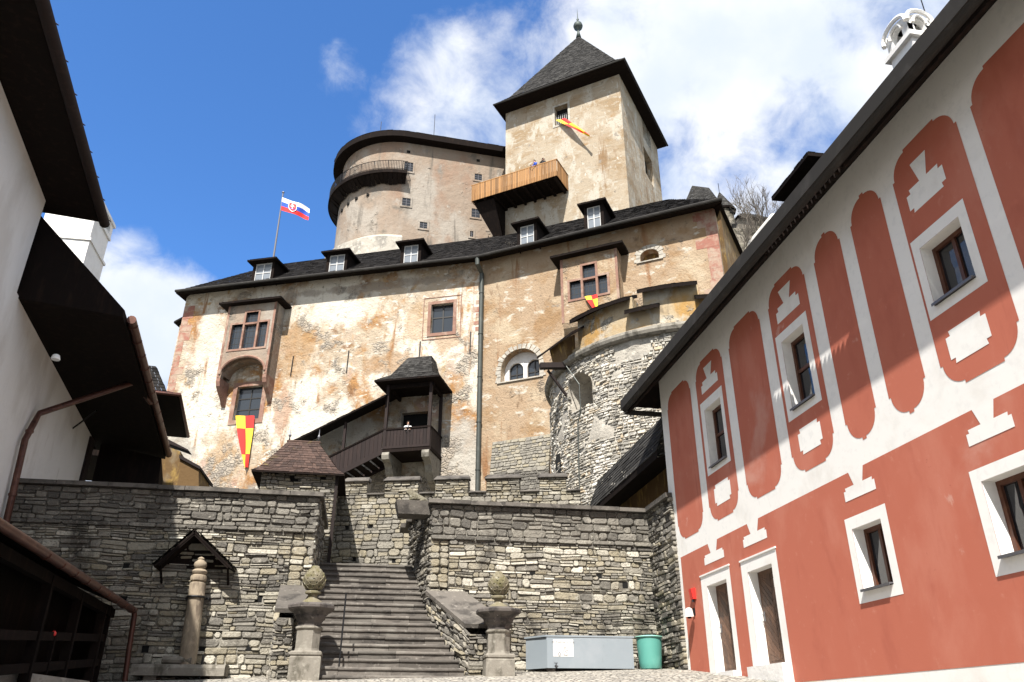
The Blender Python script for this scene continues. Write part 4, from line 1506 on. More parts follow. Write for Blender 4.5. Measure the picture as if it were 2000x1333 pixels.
    eb1, eb0 = RF(16.1, EE, ov) + V((math.sin(R(14)), math.cos(R(14)), 0)) * 10.5, LF(SL - .25, EE, -10.2)
    zr = 34.5
    r0 = LF(-18.2, zr - .1, -4.5)
    rm = LF(0, zr, 0) + (LF.n + RF.n).normalized() * -4.6
    rm.z = zr + .1
    r1 = RF(11.8, zr, -4.8)
    up = V((0, 0, .18))
    shingles(rb, e0 + up, em + up, rm, r0, .36, .3, 0, .03, 1)
    shingles(rb, em + up, e1 + up, r1, rm, .36, .3, 0, .03, 2)
    shingles(rb, e1 + up, eb1 + up, r1, r1, .36, .3, 0, .03, 3)
    shingles(rb, eb0 + up, e0 + up, r0, r0, .36, .3, 0, .03, 4)
    rb.quad(eb1 + up, rm.lerp(r1, .5) + V((1.5, 4, -4)), rm, r1, 0)
    rb.quad(eb0 + up, r0, rm, rm + V((1, 5, -4)), 0)
    for a, b in ((e0, em), (em, e1), (e1, eb1), (eb0, e0)):
        rb.quad(a, b, b + up + V((0, 0, .06)), a + up + V((0, 0, .06)), 1)
    wl, wm, wr = LF(SL + .3, EZ + .02, -.3), LF(0, EZ + .02, -.3), RF(15.2, EZ + .02, -.3)
    rb.quad(e0, wl, wm, em, 1)
    rb.quad(em, wm, wr, e1, 1)
    rb.quad(e1, wr, RF(15.2, EZ + .02, -.3) + V((math.sin(R(14)), math.cos(R(14)), 0)) * 9.5, eb1, 1)
    rb.quad(eb0, LF(SL + .3, EZ + .02, -9), wl, e0, 1)
    roof = rb.build('roof', ['shingle_dark', 'wood_dark'], P)
    gb = MB()
    gb.tube([e0 + V((0, 0, .14)) + LF.n * .08, em + V((0, 0, .1)) + LF.n * .08], .11, 8)
    gb.tube([em + V((0, 0, .1)) + RF.n * .08, e1 + V((0, 0, .14)) + RF.n * .08], .11, 8)
    gb.build('gutter', 'gutter_grey', roof)
    # ---- windows
    window(P, LF, *wA, -.3, 2, 2, .09, 'frame_dark', 'glass_lead', .07, mull=.58)
    window(P, LF, *wB, -.3, 2, 3, .07, 'frame_dark', 'glass_lead', .07)
    for lp in (l1, l2):
        wb = MB()
        cs = (lp[0][0] + lp[1][0]) / 2
        wb.fbox(RF, cs - .035, cs + .035, lp[0][1], max(p[1] for p in lp), -.70, -.66)
        wb.fbox(RF, lp[0][0], lp[1][0], lp[0][1] + .5, lp[0][1] + .56, -.70, -.665)
        inner = [(cs + (s - cs) * .86, lp[0][1] + .06 + (z - lp[0][1]) * .9) for s, z in lp]
        wb.slab(RF, [lp, inner], -.72, -.66)
        w_ = wb.build('window', 'frame_dark', P)
        pb = MB()
        pb.poly(RF, [lp], -.71)
        pb.build('pane', 'glass_lead', w_)
    # doorway behind the gallery
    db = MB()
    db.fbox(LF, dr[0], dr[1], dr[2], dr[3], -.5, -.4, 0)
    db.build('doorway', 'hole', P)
    # wall anchors
    ab = MB()
    for x, ya, yb in ((568, 697, 735), (677, 686, 729), (819, 668, 700), (918, 649, 691)):
        s, z0 = LF.st(x, yb)
        z1 = LF.st(x, ya)[1]
        ab = MB()
        ab.bar(LF(s, z0, .035), LF(s + .02, z1, .035), .06, .05, LF.n)
        ab.build('wall_anchor', 'iron', P)
    # downpipe in the corner
    pb = MB()
    pts = [em + V((0, 0, .1)), em + V((0, 0, -.4)), LF(.0, EZ - 1.2, .2), LF(.0, 8.2, .2)]
    pb.tube(pts, .15, 10)
    for z in (27, 24, 21, 18, 15, 12):
        pb.tube([LF(0, z, .2), LF(0, z + .07, .2)], .18, 10)
    pb.build('downpipe', 'pipe_grey', P, True, 40)
    # ---- dormers
    def dormer(Fr, tl, br, o, tone='glass_sky'):
        s0, s1, z0, z1 = Fr.rect(tl, br, o)
        h = z1 - z0
        d = MB()
        m = .22
        # cheeks and front board
        d.slab(Fr, [rect(s0 - m, s1 + m, z0 - .07, z1 + .12), rect(s0, s1, z0, z1)], o - .12, o, 1)
        dep = 3.0
        for s in (s0 - m, s1 + m):
            d.quad(Fr(s, z0 - .07, o), Fr(s, z0 + .3, o - dep), Fr(s, z1 + .12, o - dep), Fr(s, z1 + .12, o), 1, .3)
        d.quad(Fr(s0 - m, z1 + .12, o), Fr(s1 + m, z1 + .12, o), Fr(s1 + m, z1 + .12, o - dep), Fr(s0 - m, z1 + .12, o - dep), 1, .3)
        ze = z1 + .05
        a, b = Fr(s0 - .5, ze, o + .45), Fr(s1 + .5, ze, o + .45)
        c, e = Fr(s1 + .5, ze + .1, o - dep), Fr(s0 - .5, ze + .1, o - dep)
        sm = (s0 + s1) / 2
        r0_, r1_ = Fr(sm, ze + .75, o - .55), Fr(sm, ze + .8, o - dep - .4)
        d.quad(a, e, c, b, 1, .3)
        u2 = V((0, 0, .1))
        for p, q in ((a, b), (b, c), (e, a)):
            d.quad(p, q, q + u2, p + u2, 1, .3)
        shingles(d, a + u2, b + u2, r0_, r0_, .25, .25, 0, .02, 1)
        shingles(d, b + u2, c + u2, r1_, r0_, .25, .25, 0, .02, 2)
        shingles(d, e + u2, a + u2, r0_, r1_, .25, .25, 0, .02, 3)
        do = d.build('dormer', ['shingle_dark', 'wood_dark'], P)
        w_ = MB()
        fw = .05
        w_.fbox(Fr, s0, s0 + fw, z0, z1, o - .1, o - .03)
        w_.fbox(Fr, s1 - fw, s1, z0, z1, o - .1, o - .03)
        w_.fbox(Fr, s0 + fw, s1 - fw, z0, z0 + fw, o - .1, o - .032)
        w_.fbox(Fr, s0 + fw, s1 - fw, z1 - fw, z1, o - .1, o - .032)
        w_.fbox(Fr, sm - .03, sm + .03, z0 + fw, z1 - fw, o - .09, o - .04)
        zm = z0 + h * .52
        w_.fbox(Fr, s0 + fw, s1 - fw, zm - .025, zm + .025, o - .09, o - .045)
        w_.quad(Fr(s0, z0, o - .08), Fr(s1, z0, o - .08), Fr(s1, z1, o - .08), Fr(s0, z1, o - .08), 1)
        w_.build('window', ['frame_white', tone], do)
    for tl, br in (((501, 517), (526, 551)), ((645, 500), (670, 533)), ((790, 481), (815, 515))):
        dormer(LF, tl, br, .66)
    for tl, br in (((1016, 444), (1043, 480)), ((1146, 407), (1174, 446))):
        dormer(RF, tl, br, .66)

    # ---- oriels
    def oriel(Fr, s0, s1, z0, z1, o, wtl, wbr, umid, arched, parapet):
        ob = MB()     # 0 plaster 1 sandstone 2 dark wood 3 shingle 4 stone
        lo = Fr.rect(wtl, wbr, o)
        ls0, ls1, lz0, lz1 = lo
        us0, us1 = ls0 + (ls1 - ls0) * .36, ls0 + (ls1 - ls0) * .70
        uz1 = umid
        hole = [(ls0, lz0), (ls1, lz0), (ls1, lz1), (us1, lz1), (us1, uz1), (us0, uz1), (us0, lz1), (ls0, lz1)]
        if arched:
            c, a = (s0 + s1) / 2, (s1 - s0) / 2 - .28
            # front with an arched lower edge
            arc = [(c + a * math.cos(t), z0 + .25 + 1.05 * math.sin(t)) for t in [math.pi * i / 14 for i in range(15)]]
            outer = [(s0, z0)] + [(c - a, z0)] + arc[::-1][1:-1] + [(c + a, z0)] + [(s1, z0), (s1, z1), (s0, z1)]
            ob.slab(Fr, [outer, hole], o - .3, o, 0)
            for i in range(14):
                p, q = arc[i], arc[i + 1]
                ob.quad(Fr(p[0], p[1], 0), Fr(p[0], p[1], o), Fr(q[0], q[1], o), Fr(q[0], q[1], 0), 0)
            ob.tube([Fr(c + (a + .1) * math.cos(t), z0 + .25 + 1.15 * math.sin(t), o + .02) for t in [math.pi * i / 14 for i in range(15)]], .09, 6, mat=1)
            for sa, sb_ in ((s0, c - a), (c + a, s1)):
                # corbel feet curving back to the wall
                pr = [(0, z0), (o, z0), (o, z0 - .25), (o * .92, z0 - .55), (o * .7, z0 - .85), (o * .4, z0 - 1.15), (.12, z0 - 1.6), (0, z0 - 1.7)]
                ob.plate([Fr(sa, zz, oo) for oo, zz in pr], Fr.d * (sb_ - sa), 1)
        else:
            ob.slab(Fr, [rect(s0, s1, z0, z1), hole], o - .3, o, 0)
            pr = [(0, z0), (o, z0), (o * .9, z0 - .3), (o * .55, z0 - .7), (.1, z0 - 1.3), (0, z0 - 1.4)]
            ob.plate([Fr(s0 + .05, zz, oo) for oo, zz in pr], Fr.d * (s1 - s0 - .1), 0)
        for sd in (s0, s1):
            ob.quad(Fr(sd, z0, 0), Fr(sd, z0, o), Fr(sd, z1, o), Fr(sd, z1, 0), 0)
            # corner strip
            e = .16 if sd == s0 else -.16
            ob.fbox(Fr, min(sd, sd + e), max(sd, sd + e), z0 + .02, z1, o - .02, o + .02, 1)
        # mullioned frame
        fw = .14
        for (a, b, c_, d_) in ((ls0 - fw, ls1 + fw, lz0 - fw, lz0), (ls0 - fw, us0, lz1, lz1 + fw), (us1, ls1 + fw, lz1, lz1 + fw), (us0 - fw, us1 + fw, uz1, uz1 + fw)):
            ob.fbox(Fr, a, b, c_, d_, o - .22, o + .045, 1)
        for (a, b, c_, d_) in ((ls0 - fw, ls0, lz0, lz1), (ls1, ls1 + fw, lz0, lz1), (us0 - fw, us0, lz0, uz1), (us1, us1 + fw, lz0, uz1)):
            ob.fbox(Fr, a, b, c_, d_, o - .22, o + .04, 1)
        ob.fbox(Fr, us0, us1, lz1 - fw / 2, lz1 + fw / 2, o - .22, o + .035, 1)
        # roof: shed with hipped ends
        oz = z1 - .05
        rx = .5
        A, B = Fr(s0 - rx, oz, o + rx), Fr(s1 + rx, oz, o + rx)
        C, D = Fr(s1 + rx, oz, 0), Fr(s0 - rx, oz, 0)
        E_, G_ = Fr(s1 - .4, oz + .95, 0), Fr(s0 + .4, oz + .95, 0)
        ob.quad(A, D, C, B, 2, .3)
        u2 = V((0, 0, .12))
        for p, q in ((A, B), (B, C), (D, A)):
            ob.quad(p, q, q + u2, p + u2, 2, .3)
        shingles(ob, A + u2, B + u2, E_, G_, .26, .25, 3, .02, 4)
        shingles(ob, B + u2, C + u2, E_, E_, .26, .25, 3, .02, 5)
        shingles(ob, D + u2, A + u2, G_, G_, .26, .25, 3, .02, 6)
        oo = ob.build('oriel', ['plaster_keep' if arched else 'plaster_orange', 'sandstone_red', 'wood_dark', 'shingle_dark', 'masonry'], P)
        for a, b, c_, d_ in ((ls0, us0 - fw, lz0, lz1), (us0, us1, lz0, lz1 - fw / 2), (us1 + fw, ls1, lz0, lz1), (us0, us1, lz1 + fw / 2, uz1)):
            wb = MB()
            k = 3
            for i in range(1, k):
                s = a + (b - a) * i / k
                wb.fbox(Fr, s - .012, s + .012, c_, d_, o - .19, o - .17)
            nz = max(2, round((d_ - c_) / .42))
            for i in range(1, nz):
                z = c_ + (d_ - c_) * i / nz
                wb.fbox(Fr, a, b, z - .014, z + .014, o - .19, o - .172)
            wb.quad(Fr(a, c_, o - .18), Fr(b, c_, o - .18), Fr(b, d_, o - .18), Fr(a, d_, o - .18), 1)
            wb.build('window', ['frame_dark', 'glass_lead'], oo)
        return lo
    o = 1.15
    t0 = LF.st(*c3(285, 400), o)
    t1 = LF.st(*c3(530, 392), o)
    b0 = LF.st(*c3(258, 758), o)
    b1 = LF.st(*c3(500, 748), o)
    u = LF.st(*c3(405, 438), o)[1]
    oriel(LF, (t0[0] + b0[0]) / 2, (t1[0] + b1[0]) / 2, (b0[1] + b1[1]) / 2, (t0[1] + t1[1]) / 2, o, c3(318, 502), c3(478, 608), u, True, False)
    o = 1.0
    t0, t1 = RF.st(*cc(640, 500), o), RF.st(*cc(1013, 405), o)
    b0, b1 = RF.st(*cc(665, 925), o), RF.st(*cc(1040, 820), o)
    u = RF.st(*cc(825, 527), o)[1]
    oriel(RF, (t0[0] + b0[0]) / 2, (t1[0] + b1[0]) / 2, (b0[1] + b1[1]) / 2, (t0[1] + t1[1]) / 2, o, cc(708, 640), cc(958, 705), u, False, False)
    # small box bay on the far left side wall
    s, z = LF.st(338, 650, -1.5)
    bb = MB()
    zb0, zb1 = 22.0, z + .3
    p = LF(SL, 0, -1.0)
    q = LF(SL, 0, -3.4)
    wv = LF.d * -.85
    bb.plate([V((p.x, p.y, zb0)), V((q.x, q.y, zb0)), V((q.x + wv.x, q.y + wv.y, zb0)), V((p.x + wv.x, p.y + wv.y, zb0))], (0, 0, zb1 - zb0), 0)
    bb.plate([V((p.x, p.y, zb1 + .9)), V((p.x + wv.x * 1.5, p.y + wv.y * 1.5 - .4, zb1)), V((q.x + wv.x * 1.5, q.y + wv.y * 1.5, zb1)), V((q.x, q.y, zb1 + .9))], (0, 0, .15), 1)
    bb.build('side_bay', ['plaster', 'shingle_dark'], P)
    # ---- roofed wooden gallery with its covered stairs
    o = 2.2
    gL, gR = LF.st(*c4(912, 450), o)[0], LF.st(*c4(1184, 420), o)[0]
    floor = (LF.st(*c4(915, 605), o)[1] + LF.st(*c4(1185, 572), o)[1]) / 2
    rail = (LF.st(*c4(915, 476), o)[1] + LF.st(*c4(1178, 460), o)[1]) / 2
    eav = (LF.st(*c4(845, 208), o + .5)[1] + LF.st(*c4(1210, 172), o + .5)[1]) / 2
    g = MB()
    # floor, parapet boards
    g.fbox(LF, gL - .08, gR + .1, floor - .22, floor, .02, o, 0)
    for i in range(14):
        a = gL + (gR - gL) * i / 14
        g.fbox(LF, a + .008, a + (gR - gL) / 14 - .008, floor + .02, rail - .1, o - .06, o - .02, 1)
    g.fbox(LF, gL - .05, gR + .05, rail - .1, rail, o - .1, o + .03, 0)
    g.fbox(LF, gL - .02, gR + .02, floor + .0, floor + .14, o - .015, o + .03, 1)
    for i in range(10):
        a = .1 + (o - .2) * i / 10
        g.fbox(LF, gR + .0, gR + .05, floor + .02, rail - .1, a + .01, a + (o - .2) / 10 - .01, 1)
    g.fbox(LF, gR - .02, gR + .08, rail - .1, rail, .02, o, 0)
    gal = g.build('gallery', ['wood_dark', 'wood_brown'], P)
    for s, oo in ((gL + .06, o - .06), (gR - .06, o - .06), (gR - .06, .12)):
        p = MB()
        p.fbox(LF, s - .085, s + .085, floor, eav - .02, oo - .085, oo + .085)
        p.build('post', 'wood_brown', gal)
    b = MB()
    b.fbox(LF, gL - .1, gR + .1, eav - .28, eav - .03, o - .16, o - .01)
    b.fbox(LF, gR - .15, gR + .0, eav - .28, eav - .03, .02, o - .17)
    b.fbox(LF, gL + .0, gL + .15, eav - .28, eav - .03, .02, o - .17)
    b.build('top_beam', 'wood_dark', gal)
    rf = MB()
    rx = .62
    A, B = LF(gL - rx, eav, o + rx), LF(gR + rx, eav, o + rx)
    C, D = LF(gR + rx, eav, 0.02), LF(gL - rx, eav, 0.02)
    M1, M2, M3, M4 = LF(gL + .1, eav + .72, o - .2), LF(gR - .1, eav + .72, o - .2), LF(gR - .1, eav + .72, .02), LF(gL + .1, eav + .72, .02)
    T1, T2, T3, T4 = LF(gL + .75, eav + 2.3, .95), LF(gR - .55, eav + 2.3, .95), LF(gR - .55, eav + 2.3, .02), LF(gL + .75, eav + 2.3, .02)
    rf.quad(A, D, C, B, 1, .2)
    u2 = V((0, 0, .1))
    for p, q in ((A, B), (B, C), (D, A)):
        rf.quad(p, q, q + u2, p + u2, 1, .2)
    for a, b_, c_, d_, sd in ((A + u2, B + u2, M2, M1, 1), (M1, M2, T2, T1, 2), (B + u2, C + u2, M3, M2, 3), (M2, M3, T3, T2, 4), (D + u2, A + u2, M1, M4, 5), (M4, M1, T1, T4, 6)):
        shingles(rf, a, b_, c_, d_, .22, .2, 0, .02, sd)
    rf.quad(T1, T2, T3, T4, 0)
    rf.build('roof', ['shingle_grey', 'wood_dark'], gal)
    for s in (gL + .22, gR - .2):
        cbm = MB()
        zt = floor - .22
        pr = [(0, zt), (o + .05, zt), (o + .12, zt - .18), (o + .05, zt - .42), (o - .3, zt - .55), (o - .55, zt - .72), (o - .75, zt - 1.1), (o - 1.2, zt - 1.55), (.0, zt - 1.9)]
        cbm.plate([LF(s - .22, zz, oo) for oo, zz in pr], LF.d * .44)
        cbm.build('corbel', 'carved', gal)
    # covered flight going down to the left
    sA = gL
    zA = floor
    e = LF.st(*c4(672, 712), o)
    k = (zA - e[1]) / (sA - e[0])
    sE = sA - 5.6
    zE = zA - k * 5.6
    st = MB()
    n = 12
    for i in range(n):
        s = sA - (i + 1) * (sA - sE) / n
        zz = zA - (i + 1) * (zA - zE) / n
        st.fbox(LF, s, s + (sA - sE) / n + .05, zz - .05, zz, .1, o - .1, 0)
    for oo in (o - .07, .08):
        st.plate([LF(sA, zA - .3, oo), LF(sE, zE - .3, oo), LF(sE, zE + .02, oo), LF(sA, zA + .02, oo)], LF.n * .08, 1)
    hgt = rail - floor
    nb = 22
    for i in range(nb):
        s1_ = sA - .09 - (sA - sE) * i / nb
        s0_ = sA - .09 - (sA - sE) * (i + 1) / nb + .014
        z1_, z0_ = zA - k * (sA - s1_), zA - k * (sA - s0_)
        st.plate([LF(s0_, z0_ + .03, o - .05), LF(s1_, z1_ + .03, o - .05), LF(s1_, z1_ + hgt - .1, o - .05), LF(s0_, z0_ + hgt - .1, o - .05)], LF.n * .04, 1)
    st.plate([LF(sA, zA + hgt - .1, o - .09), LF(sE, zE + hgt - .1, o - .09), LF(sE, zE + hgt, o - .09), LF(sA, zA + hgt, o - .09)], LF.n * .13, 0)
    for f_ in (.45, .97):
        s = sA - (sA - sE) * f_
        zz = zA - k * (sA - s)
        st.fbox(LF, s - .07, s + .07, zz, zz + 3.0, o - .13, o + .0, 1)
    # its roof, a lean-to with a straight eave
    rt = LF.st(*c4(862, 262), o)
    za = rt[1]
    a_, b_ = LF(sA + .1, zA + 3.15, o + .45), LF(sE - .5, zA + 3.15 - k * (sA - sE + .6), o + .45)
    c_, d_ = LF(sE - .5, zA + 4.15 - k * (sA - sE + .6), .02), LF(sA + .1, zA + 4.15, .02)
    st.quad(a_, d_, c_, b_, 0, .1)
    shingles(st, b_ + u2, a_ + u2, d_ + u2, c_ + u2, .25, .25, 2, .02, 5)
    st.quad(b_, a_, a_ + u2, b_ + u2, 0, .1)
    st.build('covered_stair', ['wood_dark', 'wood_brown', 'shingle_dark'], P)
    return dict(gL=gL, gR=gR, floor=floor, rail=rail, o=o)


def frac_s(pts, f):
    return pts[0][0] + (pts[1][0] - pts[0][0]) * f


GAL = palace()

# ------------------------------------------------------------------ square tower
TN = V((18.5, 48.3, 0))
TFd = V((.803, -.596, 0))          # front face, to the viewer's right
TRd = V((.6, .8, 0))
TS = 12.8


def square_tower():
    T = thing('square_tower', 'tall square pale tower with a steep pyramid roof and a wooden balcony', 'tower', (17.2, 57, 20))
    ov = .95
    ez = 53.5
    nr = TN - TFd * ov + TRd * 1.4          # the front eave is deeper than the others
    side = TS - ov - .55
    az = math.degrees(math.atan2(TFd.x, TFd.y))
    FF = Frame(nr, az)                       # s from -side to 0
    FR = Frame(nr, math.degrees(math.atan2(TRd.x, TRd.y)))
    mb = MB()
    w1 = FF.rect((1083, 211), (1110, 238))
    mb.slab(FF, [rect(-side, 0, 18, ez + .3), rect(*w1)], -.6, 0, 0)
    r1 = (FR.st(1256, 262)[0], FR.st(1269, 262)[0], FR.st(1262, 278)[1], FR.st(1262, 240)[1])
    r2 = (FR.st(1260, 325)[0], FR.st(1274, 325)[0], FR.st(1267, 348)[1], FR.st(1267, 305)[1])
    mb.slab(FR, [rect(0, side, 18, ez + .3), rect(*r1), rect(*r2)], -.6, 0, 0)
    for q in (r1, r2):
        mb.fbox(FR, q[0], q[1], q[2], q[3], -.62, -.55, 1)
    b0, b1, b2 = FF(-side, 0, 0), FF(-side, 0, -side), FR(side, 0, 0)
    for a, b in ((b1, b0), (b2, b1)):
        mb.quad((a.x, a.y, 18), (b.x, b.y, 18), (b.x, b.y, ez + .3), (a.x, a.y, ez + .3), 0)
    sandstone_ring(mb, FF, *w1, .2, -.02, .04, 2)
    mb.build('wall', ['plaster_tower', 'hole', 'lime_mortar'], T)
    wn = MB()
    s0, s1, z0, z1 = w1
    for i in range(7):
        s = s0 + (s1 - s0) * (i + .5) / 7
        wn.tube([FF(s, z0, -.25), FF(s, z0 + (z1 - z0) * .62, -.25)], .025, 5)
    wn.fbox(FF, s0, s1, z0, z1, -.6, -.55, 1)
    wn.build('window', ['frame_white', 'hole'], T)
    # roof
    A = TN + V((0, 0, ez))
    B = TN + TRd * TS + V((0, 0, ez))
    D = TN - TFd * TS + V((0, 0, ez))
    C = B - TFd * TS
    mid = (A + C) / 2
    apex = V((mid.x, mid.y, 0))
    # apex height from the ray to the tip
    r = ray(1124, 72)
    apex.z = CAMZ + r.z * (math.hypot(mid.x, mid.y) / math.hypot(r.x, r.y))
    rb = MB()
    up = V((0, 0, .2))
    for i, (a, b) in enumerate(((D, A), (A, B), (B, C), (C, D))):
        f = .17
        m1, m2 = a.lerp(apex, f), b.lerp(apex, f)
        drop = V((0, 0, .62))
        shingles(rb, a + up, b + up, m2 - drop * .0 - V((0, 0, .55)), m1 - V((0, 0, .55)), .34, .3, 0, .03, i)
        shingles(rb, m1 - V((0, 0, .55)), m2 - V((0, 0, .55)), apex, apex, .34, .3, 0, .03, i + 9)
        rb.quad(a, b, b + up, a + up, 1, .3)
    rb.quad(A, D, C, B, 1, .2)
    roof = rb.build('roof', ['shingle_grey', 'wood_dark'], T)
    f = MB()
    f.lathe([(.28, -.2), (.14, .5), (.10, 1.0), (.42, 1.15), (.50, 1.45), (.42, 1.75), (.12, 1.9), (.06, 2.2), (.14, 2.4), (.05, 2.6), (.03, 3.4), (.01, 4.0)], apex, 14)
    f.build('finial', 'verdigris', roof, True)
    gb = MB()
    gb.tube([D - TRd * .1 + V((0, 0, .05)), A - TRd * .1 + TFd * .1 + V((0, 0, .05)), B + TFd * .1 + V((0, 0, .05))], .09, 6)
    gb.build('gutter', 'gutter_grey', roof)
    # balcony wrapping the near left corner
    o = 2.5
    fl0 = FF.st(921, 387, o)
    fl1 = FF.st(1088, 346, o)
    tp0 = FF.st(921, 357, o)
    tp1 = FF.st(1088, 317, o)
    s0, s1 = fl0[0], fl1[0]
    fz = (fl0[1] + fl1[1]) / 2
    tz = (tp0[1] + tp1[1]) / 2
    bb = MB()
    bb.fbox(FF, s0, s1, fz, fz + .40, 0.02, o, 0)
    bb.fbox(FF, s0, -side - .02, fz, fz + .40, -2.2, 0.02, 0)
    for i in range(9):
        s = s0 + .3 + (s1 - s0 - .6) * i / 8
        bb.fbox(FF, s - .1, s + .1, fz - .22, fz - .002, -.3 if s > -side else -2.0, o - .15, 0)
    # splayed timber support under the overhanging end
    bb.plate([FF(s0 + .1, fz - .2, o - .3), FF(-side, fz - .2, o - .3), FF(-side, fz - 4.6, .1), FF(-side - .15, fz - 4.6, .1)], FF.n * -.25, 0)
    bb.plate([FF(s0 + .1, fz - .2, o - .6), FF(-side - .02, fz - .2, o - .6), FF(-side - .02, fz - 4.7, -1.0), FF(-side - .3, fz - 4.7, -1.0)], FF.n * -2.0, 0)
    bal = bb.build('balcony', ['wood_dark'], T)
    rl = MB()
    n = 52
    for i in range(n):
        s = s0 + (s1 - s0) * (i + .5) / n
        rl.fbox(FF, s - .062, s + .062, fz - .12, tz - .06, o, o + .04, 0)
    n = 11
    for i in range(n):
        oo = .1 + (o - .15) * (i + .5) / n
        rl.fbox(FF, s1, s1 + .04, fz - .12, tz - .06, oo - .06, oo + .06, 0)
        rl.fbox(FF, s0 - .04, s0, fz - .12, tz - .06, oo - .06, oo + .06, 0)
    rl.fbox(FF, s0 - .05, s1 + .05, tz - .06, tz, o - .06, o + .06, 0)
    rl.fbox(FF, s1 - .06, s1 + .06, tz - .06, tz - .003, 0.05, o - .06, 0)
    rl.build('railing', 'wood_new', bal)
    return dict(FF=FF, FR=FR, side=side, o=o, fz=fz + .40, tz=tz, w1=w1, s0=s0, s1=s1)


TW = square_tower()


# ------------------------------------------------------------------ round-ended keep behind
def round_keep():
    K = thing('round_keep', 'old round-ended stone keep behind the dark palace roof with a walkway round it', 'keep', (4, 62, 22))
    C = V((.28, 65.0, 0))
    Rr = 5.8
    F0 = Frame((C.x, C.y - Rr), 86.5)     # flat front, s >= 0
    L = 22.0
    EZK = F0.st(860, 290)[1]
    ZB = 22.0
    a0 = math.atan2(F0.n.y, F0.n.x)       # outward angle of the flat part
    mb = MB()

    def arcpt(t, r, z):
        """t 0..1 runs from the back round the left end to the flat front"""
        an = a0 - math.pi * (1 - t) * 1.0
        p = C + V((math.cos(an), math.sin(an), 0)) * r
        return V((p.x, p.y, z))
    N = 40
    for i in range(N):
        for k in range(6):
            z0, z1 = ZB + (EZK + .4 - ZB) * k / 6, ZB + (EZK + .4 - ZB) * (k + 1) / 6
            mb.quad(arcpt(i / N, Rr, z0), arcpt((i + 1) / N, Rr, z0), arcpt((i + 1) / N, Rr, z1), arcpt(i / N, Rr, z1), 0, .5)
    FK = Frame(arcpt(1, Rr, 0), 86.5)
    mb.quad(FK(0, ZB), FK(L, ZB), FK(L, EZK + .4), FK(0, EZK + .4), 0, .5)
    mb.quad(FK(L, ZB), FK(L, ZB, -2 * Rr), FK(L, EZK + .4, -2 * Rr), FK(L, EZK + .4), 0, .5)
    q = arcpt(0, Rr, 0)
    mb.quad(FK(L, ZB, -2 * Rr), (q.x, q.y, ZB), (q.x, q.y, EZK + .4), FK(L, EZK + .4, -2 * Rr), 0, .5)
    # swollen footing ledge
    for i in range(N):
        for (r0, z0), (r1, z1) in (((Rr + .9, ZB), (Rr + .9, 39.6)), ((Rr + .9, 39.6), (Rr - .05, 40.4))):
            mb.quad(arcpt(i / N, r0, z0), arcpt((i + 1) / N, r0, z0), arcpt((i + 1) / N, r1, z1), arcpt(i / N, r1, z1), 1, .5)
    # putlog holes under the walkway and near the eaves
    for x, y in ((675, 378), (689, 371), (704, 366), (725, 363)):
        for t in [i / 200 for i in range(201)]:
            pass
    mb.build('wall', ['plaster_keep', 'lime_mortar'], K, True, 40)
    # roof: low, with a deep dark eave
    rb = MB()
    ov = .95
    ring = [arcpt(i / N, Rr + ov, EZK) for i in range(N + 1)] + [FK(L + .5, EZK, ov), FK(L + .5, EZK, -2 * Rr - ov)]
    inner = [arcpt(i / N, Rr - .1, EZK + .02) for i in range(N + 1)] + [FK(L, EZK + .02, -.1), FK(L, EZK + .02, -2 * Rr)]
    for i in range(N + 1):
        a, b = ring[i], ring[i + 1]
        h = V((0, 0, .62))
        rb.quad(a, b, b + h, a + h, 1, .3)
        rb.quad(inner[i], inner[i + 1], b, a, 1, .3)
    top = C + V((0, 0, EZK + 4.2))
    top2 = FK(L, EZK + 4.2, -Rr)
    top.z = EZK + 4.2
    h = V((0, 0, .62))
    for i in range(N):
        shingles(rb, ring[i] + h, ring[i + 1] + h, top, top, .6, .5, 0, .03, i)
    shingles(rb, ring[N] + h, ring[N + 1] + h, top2, top, .5, .5, 0, .03, 77)
    rb.quad(ring[N + 2 - 0] + h, ring[0] + h, top, top2, 0)
    roof = rb.build('roof', ['shingle_dark', 'wood_dark'], K)
    for px, y0, y1 in ((743, 258, 238), (847, 272, 224)):
        p = on_y(px, y0, 60.5 if px < 800 else 61)
        q = on_y(px + 1, y1, p.y)
        l = MB()
        l.tube([p - V((0, 0, .8)), V((p.x, p.y, q.z))], .03, 5)
        l.build('lightning_rod', 'iron', roof)
    # walkway
    gz = on_y(736, 336, C.y - Rr - 1.0).z + .55
    gb = MB()
    t0, t1 = .30, 1.0
    n = 34
    ptsf = []
    for i in range(n + 1):
        t = t0 + (t1 - t0) * i / n
        ptsf.append((arcpt(t, Rr + 1.05, gz), arcpt(t, Rr - .05, gz)))
    for i in range(n):
        (a, ai), (b, bi) = ptsf[i], ptsf[i + 1]
        d = V((0, 0, -.35))
        gb.quad(a, b, bi, ai, 0)
        gb.quad(a + d, b + d, b, a, 0)
        gb.quad(ai + d, bi + d, b + d, a + d, 0)
        # boarded skirt on struts below
        m, mi = (a + b) / 2, None
        lo = V((0, 0, -1.0))
        ra = arcpt(t0 + (t1 - t0) * i / n, Rr + .12, gz - 1.0 - .12 * math.sin(i * 1.3))
        rb_ = arcpt(t0 + (t1 - t0) * (i + .93) / n, Rr + .12, gz - 1.0 - .12 * math.sin(i * 1.3))
        pa, pb = a.lerp(ai, .12) + d, (a.lerp(b, .93)).lerp(ai.lerp(bi, .93), .12) + d
        gb.quad(ra, rb_, pb, pa, 0)
    walk = gb.build('walkway', ['wood_dark'], K)
    rl = MB()
    for i in range(n * 3 + 1):
        t = t0 + (t1 - t0) * i / (n * 3)
        a = arcpt(t, Rr + 1.0, gz)
        rl.tube([a, a + V((0, 0, 1.0))], .022 if i % 9 else .04, 4, caps=False)
